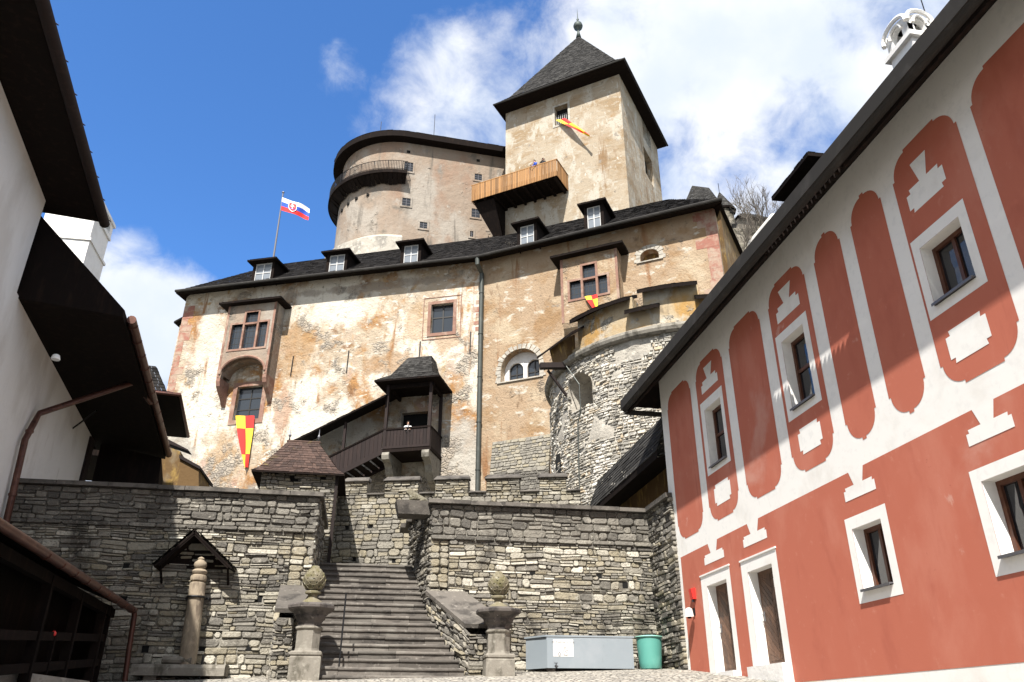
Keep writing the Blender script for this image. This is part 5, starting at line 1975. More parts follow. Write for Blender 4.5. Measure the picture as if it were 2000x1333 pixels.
    for hh in (1.0, .12):
        rl.tube([arcpt(t0 + (t1 - t0) * i / n, Rr + 1.0, gz + hh) for i in range(n + 1)], .03, 5)
    e0, e1 = arcpt(t1, Rr + 1.0, gz + 1), arcpt(t1, Rr, gz + 1)
    rl.tube([e0, e1], .03, 5)
    for f in (.2, .4, .6, .8):
        p = e0.lerp(e1, f)
        rl.tube([p, p - V((0, 0, 1))], .022, 4)
    rl.build('railing', 'iron', walk)
    # windows, small and deep, in rough stone frames
    for tl, br, door in (((790, 317), (806, 337), 1), ((786, 387), (801, 404), 0), ((820, 434), (834, 448), 0), ((927, 340), (941, 354), 0), ((921, 408), (937, 427), 0), ((918, 452), (924, 464), 0)):
        s0, s1, z0, z1 = FK.rect(tl, br)
        o = .0
        if s0 < 0:
            o = 0.0
        w_ = MB()
        fw = .16
        dd = .07
        for a, b, c, d in ((s0 - fw, s1 + fw, z1, z1 + fw), (s0 - fw, s1 + fw, z0 - fw, z0)):
            w_.fbox(FK, a, b, c, d, -1.0, dd, 0)
        for a, b in ((s0 - fw, s0), (s1, s1 + fw)):
            w_.fbox(FK, a, b, z0, z1, -1.0, dd - .003, 0)
        w_.quad(FK(s0, z0, dd - .06), FK(s1, z0, dd - .06), FK(s1, z1, dd - .06), FK(s0, z1, dd - .06), 1)
        k = 3 if door else 2
        for i in range(1, k):
            s = s0 + (s1 - s0) * i / k
            w_.fbox(FK, s - .03, s + .03, z0, z1, dd - .055, dd - .03, 2)
        for i in range(1, k + 1):
            z = z0 + (z1 - z0) * i / (k + 1)
            w_.fbox(FK, s0, s1, z - .025, z + .025, dd - .055, dd - .035, 2)
        w_.build('window', ['plaster_keep', 'glass', 'grey_cloth'], K)
    for x, y in ((798, 297), (934, 314)):
        s, z = FK.st(x, y)
        hb_ = MB()
        hb_.fbox(FK, s - .16, s + .16, z - .15, z + .15, -.3, .012)
        hb_.build('putlog_hole', 'hole', K)
    for t, dz in ((.62, -2.15), (.68, -2.0), (.74, -1.9), (.81, -1.9)):
        p = arcpt(t, Rr + .0, gz + dz)
        hb_ = MB()
        hb_.box(p.x - .13, p.x + .13, p.y - .13, p.y + .13, p.z - .12, p.z + .12)
        hb_.build('putlog_hole', 'hole', K)


round_keep()

# ------------------------------------------------------------------ round bastion
BC, BR = V((15.48, 35.06, 0)), 7.14


def bpt(an, z, r=BR):
    return V((BC.x + math.cos(an) * r, BC.y + math.sin(an) * r, z))


def on_cyl(px, py, r):
    d = ray(px, py)
    a = d.x ** 2 + d.y ** 2
    b = -2 * (d.x * BC.x + d.y * BC.y)
    c = BC.x ** 2 + BC.y ** 2 - r * r
    k = (-b - math.sqrt(max(0, b * b - 4 * a * c))) / (2 * a)
    p = CAM + d * k
    an = math.atan2(p.y - BC.y, p.x - BC.x)
    return (an if an > 0 else an + 2 * math.pi), p.z


def bastion():
    B = thing('round_bastion', 'massive round bastion of grey rubble stone with a projecting string course', 'bastion', (BC.x, BC.y, 6))
    A0, A1 = R(140), R(330)
    ZS = 17.0
    em0, emz0 = on_cyl(1112, 800, BR)
    em1, _ = on_cyl(1157, 790, BR)
    _, emz1 = on_cyl(1140, 728, BR)
    emc = (em0 + em1) / 2
    ew = (em1 - em0) * BR / 2
    emz0 = on_cyl(1130, 798, BR)[1]
    mb = MB()
    W = (A1 - A0) * BR

    def mp(u, v, d):
        an = A0 + u / BR
        return bpt(an, v, BR + d)

    def inemb(u, v):
        an = A0 + u / BR
        du = (an - emc) * BR
        if abs(du) > ew + .05:
            return False
        top = emz0 + (emz1 - emz0) * (.55 + .45 * math.sqrt(max(0, 1 - (du / (ew + .05)) ** 2)))
        return emz0 - .05 < v < top + .1

    def skip(u, v):
        if inemb(u, v):
            return True
        m = mnoise.noise(V((u * .42, v * .42, 4.2))) + .5 * mnoise.noise(V((u * 1.2, v * 1.2, 1.2)))
        return m > .42 + .3 * smoothstep(14.5, 10, v) * 1.0 or (v > 15.9 and m > .0)
    masonry(mb, mp, 0, W, 6.0, ZS, (.10, .22), (.12, .36), 71, lambda u, v, t, r: t, 0, 1, -.075, gap=.022, prot=.055, skip=skip, back=False)
    # core wall of mortar, with the gun port left open
    n, nz = 150, 66
    for i in range(n):
        for k in range(nz):
            u0, u1 = W * i / n, W * (i + 1) / n
            z0, z1 = 6.0 + (ZS - 6) * k / nz, 6.0 + (ZS - 6) * (k + 1) / nz
            if inemb((u0 + u1) / 2, (z0 + z1) / 2):
                continue

            def q(u, z):
                m = mnoise.noise(V((u * .42, z * .42, 4.2))) + .5 * mnoise.noise(V((u * 1.2, z * 1.2, 1.2)))
                g = smoothstep(.3, .6, m)
                return mp(u, z, -.06 + .07 * g)
            mb.quad(q(u0, z0), q(u1, z0), q(u1, z1), q(u0, z1), 1, .5)
    # splayed gun port
    rim = []
    for i in range(17):
        t = i / 16
        if t < .001:
            pass
    m = 14
    outer = [(emc - (ew + .08) / BR, emz0 - .1), (emc + (ew + .08) / BR, emz0 - .1)] + [(emc + (ew + .08) * math.cos(math.pi * i / m) / BR, emz0 + (emz1 - emz0) * .5 + (emz1 - emz0) * .6 * math.sin(math.pi * i / m)) for i in range(m + 1)]
    kx = .6
    for i in range(len(outer)):
        (a, za), (b, zb) = outer[i], outer[(i + 1) % len(outer)]
        ia, ib = emc + (a - emc) * kx, emc + (b - emc) * kx
        zc = emz0 + .55
        mb.quad(bpt(a, za, BR + .03), bpt(b, zb, BR + .03), bpt(ib, zc + (zb - zc) * .6, BR - 2.4), bpt(ia, zc + (za - zc) * .6, BR - 2.4), 1, .5)
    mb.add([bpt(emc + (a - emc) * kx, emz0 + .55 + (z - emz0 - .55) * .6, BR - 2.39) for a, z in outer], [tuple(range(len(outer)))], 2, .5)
    # upper plastered drum above the string course
    top = []
    n = 96

    def topz(an):
        a1 = on_cyl(1243, 575, BR)[0]
        return 20.4 if an < a1 else 21.6
    for i in range(n):
        a, b = A0 + (A1 - A0) * i / n, A0 + (A1 - A0) * (i + 1) / n
        zt = TOPZ((a + b) / 2)
        for k in range(4):
            z0, z1 = ZS + (zt - ZS) * k / 4, ZS + (zt - ZS) * (k + 1) / 4
            mb.quad(bpt(a, z0), bpt(b, z0), bpt(b, z1), bpt(a, z1), 3, .5)
        mb.quad(bpt(a, zt), bpt(b, zt), bpt(b, zt, BR - .8), bpt(a, zt, BR - .8), 3, .5)
        mb.quad(bpt(b, ZS, BR - .8), bpt(a, ZS, BR - .8), bpt(a, zt, BR - .8), bpt(b, zt, BR - .8), 3, .5)
        zp = TOPZ((a + b) / 2 - (A1 - A0) / n)
        if abs(zp - zt) > .01:
            mb.quad(bpt(a, min(zp, zt)), bpt(a, min(zp, zt), BR - .8), bpt(a, max(zp, zt), BR - .8), bpt(a, max(zp, zt)), 3, .5)
    mb.tube([bpt(A0 + (A1 - A0) * i / 90, ZS, BR + .05) for i in range(91)], .23, 10, mat=4)
    mb.build('wall', ['rubble_stone', 'lime_mortar', 'hole', 'plaster_bastion', 'carved', 'plaster_ochre'], B)
    # pent roofs on the parapet
    for (a, b) in ROOFS:
        z0 = b[2]
        rb = MB()
        n = 14
        for i in range(n):
            t0, t1 = a + (b[0] - a) * i / n, a + (b[0] - a) * (i + 1) / n
            zo = z0
            o0, o1 = bpt(t0, zo, BR + .45), bpt(t1, zo, BR + .45)
            i0, i1 = bpt(t0, zo + .75, BR - .9), bpt(t1, zo + .75, BR - .9)
            h = V((0, 0, .16))
            rb.quad(o0, i0, i1, o1, 1, .3)
            rb.quad(o0, o1, o1 + h, o0 + h, 1, .3)
            shingles(rb, o0 + h, o1 + h, i1 + h, i0 + h, .3, .3, 0, .025, i)
        for t in (a, b[0]):
            o0, i0 = bpt(t, z0, BR + .45), bpt(t, z0 + .75, BR - .9)
            rb.quad(o0, i0, i0 + V((0, 0, .16)), o0 + V((0, 0, .16)), 1, .3)
        rb.build('pent_roof', ['shingle_dark', 'wood_dark'], B)
    # small boarded hood on the left shoulder
    an, z = on_cyl(1092, 676, BR + .3)
    an = R(188)
    hb_ = MB()
    zt = on_cyl(1088, 656, BR + .6)[1]
    e = V((math.cos(an), math.sin(an), 0))
    s = V((-e.y, e.x, 0))
    c = bpt(an, 0, BR)
    c.z = 0

    def H(x, y, z):
        return c + s * x + e * y + V((0, 0, z))
    zt = 19.25
    hb_.hexa([bpt(R(189), 16.9, BR - .2), bpt(R(199), 16.9, BR - .2), bpt(R(199), 16.9, BR + .25), bpt(R(189), 16.9, BR + .3),
              bpt(R(189), 18.4, BR - .2), bpt(R(199), 18.4, BR - .2), bpt(R(199), 17.95, BR + .5), bpt(R(189), 18.0, BR + .55)], 0)
    hb_.plate([bpt(R(183.5), 17.75, BR + .95), bpt(R(207), 17.72, BR + .8), bpt(R(207), 18.5, BR - .3), bpt(R(187), 18.75, BR - .3)], (0, 0, .12), 1)
    hb_.build('hood', ['plaster_ochre', 'wood_dark'], B)
    sp = MB()
    sp.bar(bpt(R(196), 16.9, BR - .3), bpt(R(193), 16.75, BR + 1.3), .3, .26)
    sp.bar(bpt(R(194), 15.4, BR), bpt(R(193), 16.6, BR + .9), .1, .1)
    sp.build('water_spout', 'wood_brown', B)
    dp = MB()
    dp.tube([bpt(R(199), 16.6, BR + .35), bpt(R(204), 15.5, BR + .12), bpt(R(204), 14.3, BR + .1), bpt(R(202), 13.6, BR + .1), bpt(R(201.5), 10.5, BR + .1)], .028, 6)
    dp.build('drain_pipe', 'pipe_grey', B)
    # narrow doorway at the foot
    a, z0 = on_cyl(1092, 930, BR)
    z1 = on_cyl(1092, 884, BR)[1]
    nb = MB()
    ar = [(-.38, z0 - .6), (.38, z0 - .6)] + [(.38 * math.cos(math.pi * i / 8), z1 - .4 + .45 * math.sin(math.pi * i / 8)) for i in range(9)]
    nb.add([bpt(a + s_ / BR, zz, BR + .045) for s_, zz in ar], [tuple(range(len(ar)))], 0)
    nb.build('doorway', 'hole', B)


_ra = on_cyl(1112, 628, BR + .45)
_rb = on_cyl(1224, 592, BR + .45)
_rc = on_cyl(1201, 622, BR + .45)
_rd = on_cyl(1262, 602, BR + .45)
_re = on_cyl(1244, 577, BR + .45)
_rf = on_cyl(1362, 553, BR + .45)
ROOFS = [(_ra[0], (_rb[0], 0, (_ra[1] + _rb[1]) / 2)), (_rb[0] - .02, (_re[0] + .12, 0, (_rc[1] + _rd[1]) / 2)), (_re[0], (_rf[0], 0, (_re[1] + _rf[1]) / 2)), (_rf[0] - .02, (R(330), 0, (_re[1] + _rf[1]) / 2 - .7))]


def TOPZ(an):
    if an < ROOFS[0][0]:
        return ROOFS[0][1][2] - 1.1
    if an < ROOFS[0][1][0]:
        return ROOFS[0][1][2] + .35
    if an < ROOFS[2][0]:
        return ROOFS[1][1][2] + .35
    if an < ROOFS[2][1][0]:
        return ROOFS[2][1][2] + .35
    return ROOFS[3][1][2] + .35


MAT['plaster_bastion'] = material('worn_bastion_plaster', (.46, .365, .235), .95, [((.42, .25, .085), .5, .46, .60, (1, 1, .8), 9), ((.52, .475, .39), .8, .52, .64), ((.24, .19, .13), 1.4, .56, .72, (1, 1, .3))],
                                  bumps=[(2, .5, .12), (9, .5, .05)], stones=(4.2, (1, 1, 1.6), (.40, .36, .29), [(0, (.27, .25, .21)), (1, (.46, .42, .35))], (.55, .62, .8)), gain=0.8)
bastion()


# ------------------------------------------------------------------ pent house between bastion and painted house
def shed():
    S = thing('lean_to_house', 'small house corner with a grey shingle roof and ochre wall behind the right terrace wall', 'house', (9.0, 26.0, 6))
    X0, X1 = 8.4, 8.9
    l0, l1 = on_x(1165, 977, X0), on_x(1312, 868, X0)
    t0, t1 = on_x(1160, 948, X1), on_x(1297, 813, X1)
    zl, zt = (l0.z + l1.z) / 2, (t0.z + t1.z) / 2
    ya, yb = t0.y - .6, 21.9
    A, B = V((X0, ya, zl)), V((X0, yb, zl))
    C, D = V((X1, yb, zt)), V((X1, ya, zt))
    rb = MB()
    shingles(rb, A, B, C, D, .16, .5, 0, .02, 2)
    shingles(rb, D, C, C + V((4, 0, 1.6)), D + V((4, -1, 1.6)), .4, .4, 0, .02, 3)
    dn = V((0, 0, -.22))
    rb.quad(A + dn, B + dn, B, A, 1, .4)
    rb.quad(A + dn, A, D, D + V((.5, 0, -.6)), 1, .4)
    rb.quad(A + dn, A + V((1.4, 0, .3)), B + V((1.4, 0, .3)), B + dn, 1, .2)
    rb.build('roof', ['shingle_grey', 'wood_dark'], S)
    wb = MB()
    wb.quad((X0 + 1.2, ya - .4, 6), (X0 + 1.2, yb - .5, 6), (X0 + 1.2, yb - .5, zl + .3), (X0 + 1.2, ya - .4, zl + .3), 0)
    wb.quad((X0 + 5, ya - .4, 6), (X0 + 1.2, ya - .4, 6), (X0 + 1.2, ya - .4, zl + .3), (X0 + 5, ya - .4, zl + 2), 0)
    wb.build('wall', 'plaster_ochre', S)
    pb = MB()
    pb.bar((X0 + .12, ya - .2, 6.02), (X0 + .12, ya - .2, zl - .2), .16, .16)
    pb.build('post', 'wood_brown', S)


shed()

# ------------------------------------------------------------------ white house on the left
LHF = Frame((-9.6, 23.0), 353)      # wall facing the yard; s grows away from the viewer; outward is +X


def lp(y, o, z):
    """point by world Y along the left house wall"""
    s = (y - 23.0) / LHF.d.y
    return LHF(s, z, o)


def left_house():
    Hs = thing('white_house', 'tall white limewashed house on the left with deep black eaves at two heights', 'house', (-13, 18, 1))
    YE, YL = 18.8, 30.6
    mb = MB()
    for y0, y1, zt in ((-6, YE, 13.9), (YE, YL, 11.15)):
        mb.quad(lp(y1, 0, 0), lp(y0, 0, 0), lp(y0, 0, zt), lp(y1, 0, zt), 0, .5)
    d9 = LHF.n * -9
    mb.quad(lp(YE, 0, 11.0), lp(YE, 0, 13.9), lp(YE, 0, 13.9) + d9, lp(YE, 0, 11.0) + d9, 0, .5)
    mb.quad(lp(YL, 0, 0), lp(YL, 0, 13.4), lp(YL, 0, 13.4) + d9, lp(YL, 0, 0) + d9, 0, .5)
    mb.quad(lp(-6, 0, 0), lp(-6, 0, 13.9), lp(-6, 0, 13.9) + d9, lp(-6, 0, 0) + d9, 0, .5)
    # timber post where the far bay begins
    mb.fbox(LHF, 6.65, 7.25, 6.0, 11.0, -.05, .09, 1, .5)
    mb.build('wall', ['white_old', 'wood_brown'], Hs)
    # upper roof
    rb = MB()
    z, o, ye = 13.9, 1.22, 19.4
    up = V((0, 0, .16))
    a, b = lp(-8, o, z - .02), lp(ye, o, z - .02)
    c, d = lp(ye, -.1, z + .0), lp(-8, -.1, z + .0)
    rg0, rg1 = lp(-8, -4.6, z + 6.0), lp(ye - 1.0, -4.6, z + 6.0)
    rb.quad(a, b, c, d, 1, .2)
    shingles(rb, b + up, a + up, rg0, rg1, .4, .3, 0, .03, 1)
    rb.quad(a, a + up, b + up, b, 1, .2)
    rb.add([b, b + up, rg1, lp(ye, -9.5, z), lp(ye, -.1, z)], [(0, 1, 2, 3, 4)], 1, .2)
    roof = rb.build('roof', ['shingle_dark', 'wood_dark'], Hs)
    gb = MB()
    gb.tube([lp(-8, o + .1, z + .0), lp(ye + .1, o + .1, z + .0)], .13, 10)
    for i in range(16):
        y = ye - i * 1.0
        gb.tube([lp(y, o - .05, z + .12), lp(y, o + .1, z + .15), lp(y, o + .25, z + .05)], .015, 4)
    gb.build('gutter', 'wood_brown', roof, True, 50)
    # lower roof
    rb = MB()
    z, o, y0, y1 = 11.1, 2.42, 19.0, 31.6
    up = V((0, 0, .2))
    a, b, c, d = lp(y0, o, z - .15), lp(y1, o, z - .15), lp(y1, -.1, z), lp(y0, -.1, z)
    rb.quad(a, b, c, d, 1, .2)
    rk0, rk1 = lp(y0, -2.6, z + 4.9), lp(y1 - 2, -2.6, z + 4.9)
    shingles(rb, b + up, a + up, rk0, rk1, .34, .28, 0, .03, 2)
    rb.quad(a, a + up, b + up, b, 1, .2)
    rb.add([a, d, lp(y0, -2.6, z), rk0, a + up], [(0, 1, 2, 3, 4)], 1, .2)
    rb.add([b, b + up, rk1, lp(y1, -2.6, z), c], [(0, 1, 2, 3, 4)], 1, .2)
    rb.quad(rk0, rk1, lp(y1, -9, z), lp(y0, -9, z), 0)
    # boarded side that closes the far bay down to the terrace
    rb.quad(lp(30.7, .2, 6.0), lp(30.9, 2.7, 6.0), lp(31.3, o - .1, z - .2), lp(30.7, .2, z), 1, .2)
    rb.quad(lp(30.9, 2.7, 6.0), lp(36.0, 2.4, 6.0), lp(35.0, o - .2, z - .8), lp(31.3, o - .1, z - .2), 1, .2)
    roof2 = rb.build('roof', ['shingle_dark', 'wood_dark'], Hs)
    gb = MB()
    gb.tube([lp(y0 + .5, o + .12, z + .03), lp(y1 - .2, o + .12, z - .02)], .12, 10)
    for i in range(13):
        y = y0 + .8 + i * .95
        gb.tube([lp(y, o + .12 + .125 * math.cos(t), z + .02 + .125 * math.sin(t)) for t in [math.pi * k / 6 for k in range(6, 13)]], .018, 4)
    gb.build('gutter', 'copper', roof2, True, 50)
    pb = MB()
    g = lp(25.4, o + .05, z - .1)
    pts = [g, on_plane(262, 747, lp(25, o - .3, 0), LHF.n), lp(22.5, .18, on_plane(66, 795, LHF(0, 0, .15), LHF.n).z), lp(22.35, .16, on_plane(66, 795, LHF(0, 0, .15), LHF.n).z - .35), lp(22.0, .16, 8.4), lp(22.4, .16, 6.0)]
    pb.tube(pts, .085, 10)
    for q in (pts[1].lerp(pts[2], .9), pts[3].lerp(pts[4], .5), pts[4].lerp(pts[5], .6)):
        pb.tube([q - V((0, 0, .03)), q + V((0, 0, .03))], .105, 10)
    pb.build('downpipe', 'copper', Hs, True, 50)
    lb = MB()
    p = on_plane(108, 703, LHF(0, 0, 1.05), LHF.n)
    lb.lathe([(.10, .0), (.11, .03), (.08, .12), (.05, .14)], p, 12)
    lb.build('soffit_lamp', 'white_plastic', Hs, True, 40)
    rd = MB()
    q = on_plane(150, 832, LHF(0, 0, .1), LHF.n)
    rd.tube([LHF((q - LHF.O).dot(LHF.d), q.z - .1, 0), LHF((q - LHF.O).dot(LHF.d) - 1.0, q.z + .25, .8)], .03, 6)
    rd.build('iron_hook', 'iron', Hs)
    # chimney
    cb = MB()
    cy = 25.6
    tl, tr, ml = on_y(96, 392, cy), on_y(197, 402, cy), on_y(186, 470, cy)
    x0, x1 = tl.x - .05, tr.x - .05
    zt = on_y(140, 388, cy).z
    zm = on_y(150, 468, cy).z
    fc = Frame((x0, cy), 90)
    wd = x1 - x0
    cb.box(x0, x1, cy, cy + 1.7, 9, zm, 0, .5)
    cb.box(x0 - .05, x1 + .05, cy - .05, cy + 1.75, zm, zm + .09, 0, .5)
    zc = zt - .62
    cb.box(x0 + .04, x1 - .04, cy + .04, cy + 1.66, zm + .09, zc, 0, .5)
    cb.box(x0 - .02, x1 + .02, cy - .02, cy + 1.72, zc, zc + .1, 0, .5)
    k0 = zc + .1
    ops = [arch(wd * .16, wd * .42, k0 + .08, k0 + .30, .14, 6), arch(wd * .6, wd * .86, k0 + .08, k0 + .30, .14, 6)]
    cb.slab(fc, [rect(0, wd, k0, zt - .02)] + ops, -.3, 0, 0)
    fs_ = Frame((x1, cy), 0)
    cb.slab(fs_, [rect(0, 1.7, k0, zt - .02), arch(.3, .75, k0 + .08, k0 + .30, .14, 6), arch(1.0, 1.45, k0 + .08, k0 + .30, .14, 6)], -.3, 0, 0)
    cb.box(x0 + .3, x1 - .3, cy + .31, cy + 1.4, k0, zt - .02, 1, .5)
    cb.box(x0 - .06, x1 + .06, cy - .06, cy + 1.76, zt - .02, zt + .1, 0, .5)
    cb.box(x0 + .4, x1 - .4, cy + .3, cy + 1.4, zt + .1, zt + .3, 0, .5)
    cb.build('chimney', ['white', 'hole'], Hs)


left_house()


def far_house():
    A = thing('ochre_annex', 'dark-roofed ochre annex squeezed between the white house and the castle palace', 'house', (-12, 36, 6))
    Y = 32.5
    p0, p1 = on_y(348, 776, Y), None
    z = p0.z
    p1 = on_z(364, 856, z)
    d = (p1 - p0).normalized()
    n = V((-d.y, d.x, 0))      # towards the left
    up = V((0, 0, .14))
    rb = MB()
    W_ = 5.0
    a, b = p0, p0 + d * (p1 - p0).length
    c, e = b + n * W_, a + n * W_
    rb.quad(a, b, c, e, 1, .2)
    for p, q in ((a, b), (e, a), (b, c)):
        rb.quad(p, q, q + up, p + up, 1, .2)
    t0, t1 = (a + n * 1.3 + d * 1.2), (b + n * 1.3 - d * 1.2)
    t0.z = t1.z = z + 1.75
    s0 = (a + n * .55 + d * .4)
    s0.z = z + .35
    s1 = (b + n * .55 - d * .4)
    s1.z = z + .35
    s2 = e + d * .4
    s2.z = z + .35
    s3 = e + d * 1.2
    s3.z = z + 1.75
    shingles(rb, a + up, b + up, s1, s0, .2, .22, 0, .02, 1)
    shingles(rb, s0, s1, t1, t0, .2, .22, 0, .02, 2)
    shingles(rb, e + up, a + up, s0, s2, .2, .22, 0, .02, 3)
    shingles(rb, s2, s0, t0, s3, .2, .22, 0, .02, 4)
    roof = rb.build('roof', ['shingle_dark', 'wood_dark'], A)
    gb = MB()
    gb.tube([e - d * .06 + up * .6, a - d * .06 - n * .06 + up * .6, b - n * .06 + up * .6], .085, 8)
    gb.build('gutter', 'copper', roof, True, 50)
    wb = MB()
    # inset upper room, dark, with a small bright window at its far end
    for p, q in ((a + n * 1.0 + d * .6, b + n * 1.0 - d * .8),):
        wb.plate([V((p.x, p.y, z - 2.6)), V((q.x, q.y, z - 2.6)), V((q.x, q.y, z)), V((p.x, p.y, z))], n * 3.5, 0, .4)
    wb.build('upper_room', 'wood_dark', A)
    ob = MB()
    g1, g2 = on_y(322, 870, 33.5), on_y(387, 940, 33.5)
    ps = [(322, 868), (352, 882), (353, 893), (388, 915), (388, 960), (300, 960)]
    pts = [on_y(x, y, 33.5) for x, y in ps]
    ob.plate(pts, (0, 3, 0), 0, .5)
    ob.build('wall', 'plaster_ochre', A)
    cp = MB()
    q = [on_y(x, y, 33.4) for x, y in ((322, 855), (367, 878), (368, 881), (322, 864))]
    cp.plate(q, (-.2, 1.6, .3), 0)
    q = [on_y(x, y, 33.4) for x, y in ((350, 888), (391, 911), (391, 917), (350, 895))]
    cp.plate(q, (0, 3.2, .1), 0)
    cp.build('coping', 'wood_brown', A)


far_house()


def porch():
    Pp = thing('wooden_porch', 'low dark lean-to porch with a copper gutter in the bottom left shade', 'porch', (-7.5, 18, 1.4))
    E = on_y(262, 1193, 22.3)
    z = E.z
    N_ = on_z(14, 1034, z + .02)
    d = (E - N_).normalized()
    nl = V((-d.y, d.x, 0))
    S0 = N_ - d * 6
    up = V((0, 0, .1))
    rb = MB()
    e0, e1 = S0 + nl * .1, E - d * .05 + nl * .1
    w0, w1 = S0 + nl * 3.0 + V((0, 0, 1.15)), E - d * .05 + nl * 3.0 + V((0, 0, 1.15))
    rb.quad(e0, w0, w1, e1, 1, .2)
    shingles(rb, e1 + up, e0 + up, w0 + up, w1 + up, .3, .25, 0, .02, 1)
    rb.quad(e0, e1, e1 + up, e0 + up, 1, .2)
    rb.quad(e1, w1, w1 + up, e1 + up, 1, .2)
    rb.build('roof', ['shingle_dark', 'wood_dark'], Pp)
    gb = MB()
    gb.tube([S0, E], .085, 10)
    gb.tube([E - d * .02, E + V((.03, -.0, -.12)), on_y(252, 1268, 22.3), on_y(243, 1335, 22.2), on_y(240, 1360, 22.2)], .065, 10)
    for i in range(9):
        p = E - d * (.4 + i * .9)
        gb.tube([p + V((math.cos(t) * .09 * nl.x, math.cos(t) * .09 * nl.y, math.sin(t) * .09)) for t in [math.pi + math.pi * k / 6 for k in range(7)]], .014, 4)
    gb.build('gutter', 'copper', Pp, True, 50)
    pb = MB()
    for f in (1.2, 3.4, 5.6):
        q = E - d * f + nl * .45
        pb = MB()
        pb.fbox(Frame((q.x, q.y), 173), -.09, .09, yard_z(q.x, q.y) - .3, z - .05, -.09, .09)
        pb.build('post', 'wood_dark', Pp)
    bb = MB()
    a, b = E - d * .6 + nl * .45, S0 + nl * .45
    for hh in (.0, 1.0):
        zz = yard_z(a.x, a.y) + 1.0 - hh * .55
        bb.bar(V((a.x, a.y, zz)), V((b.x, b.y, zz - 1.2)), .12, .16)
    bb.bar(E - d * .3 + nl * .45 + V((0, 0, -.12)), S0 + nl * .45 + V((0, 0, -.12)), .16, .2)
    bb.build('rail', 'wood_dark', Pp)
    wb = MB()
    p, q = E - d * .1 + nl * 3.05, S0 + nl * 3.05
    wb.plate([V((p.x, p.y, 1)), V((q.x, q.y, -1)), V((q.x, q.y, z + 1.1)), V((p.x, p.y, z + 1.1))], nl * .1, 0, .2)
    wb.build('back_wall', 'wood_dark', Pp)
    eb = MB()
    p, q = E - d * .7 + nl * .35, E - d * .7 + nl * 3.0
    eb.plate([V((p.x, p.y, 1.6)), V((q.x, q.y, 1.6)), V((q.x, q.y, z + 1.0)), V((p.x, p.y, z + .0))], d * -.06, 0, .2)
    p, q = E - d * .9 + nl * 1.2, S0 + nl * 1.2
    eb.plate([V((p.x, p.y, 1.2)), V((q.x, q.y, -1)), V((q.x, q.y, z + .4)), V((p.x, p.y, z + .4))], nl * .08, 0, .2)
    eb.build('boarding', 'wood_dark', Pp)
    lo = MB()
    a = on_y(-20, 1283, 15.5)
    b = on_y(175, 1331, 17.5)
    lo.plate([V((a.x - 3, a.y - 1.2, -1.5)), V((b.x, b.y, -1.5)), V((b.x, b.y, b.z)), V((a.x - 3, a.y - 1.2, a.z + .2))], (-.35, .35, 0), 0, .5)
    tag(lo.build('parapet_wall', 'lime_mortar'), 'low limewashed parapet at the foot of the dark porch', 'wall')  # greyer material puts the shadow on this parapet into its colour
    fb = MB()
    p = on_y(105, 1238, 17.6)
    fb.lathe([(.03, 0), (.045, .02), (.045, .06), (.02, .09)], p - V((0, 0, .04)), 12)
    fb.bar(p + V((0, .08, .04)), p + V((0, .08, -1.6)), .08, .06, mat=1)
    o = fb.build('alarm_button', ['red_plastic', 'wood_dark'], None, True, 40)
    tag(o, 'tiny red alarm button glimpsed in the dark under the porch roof', 'alarm')


porch()


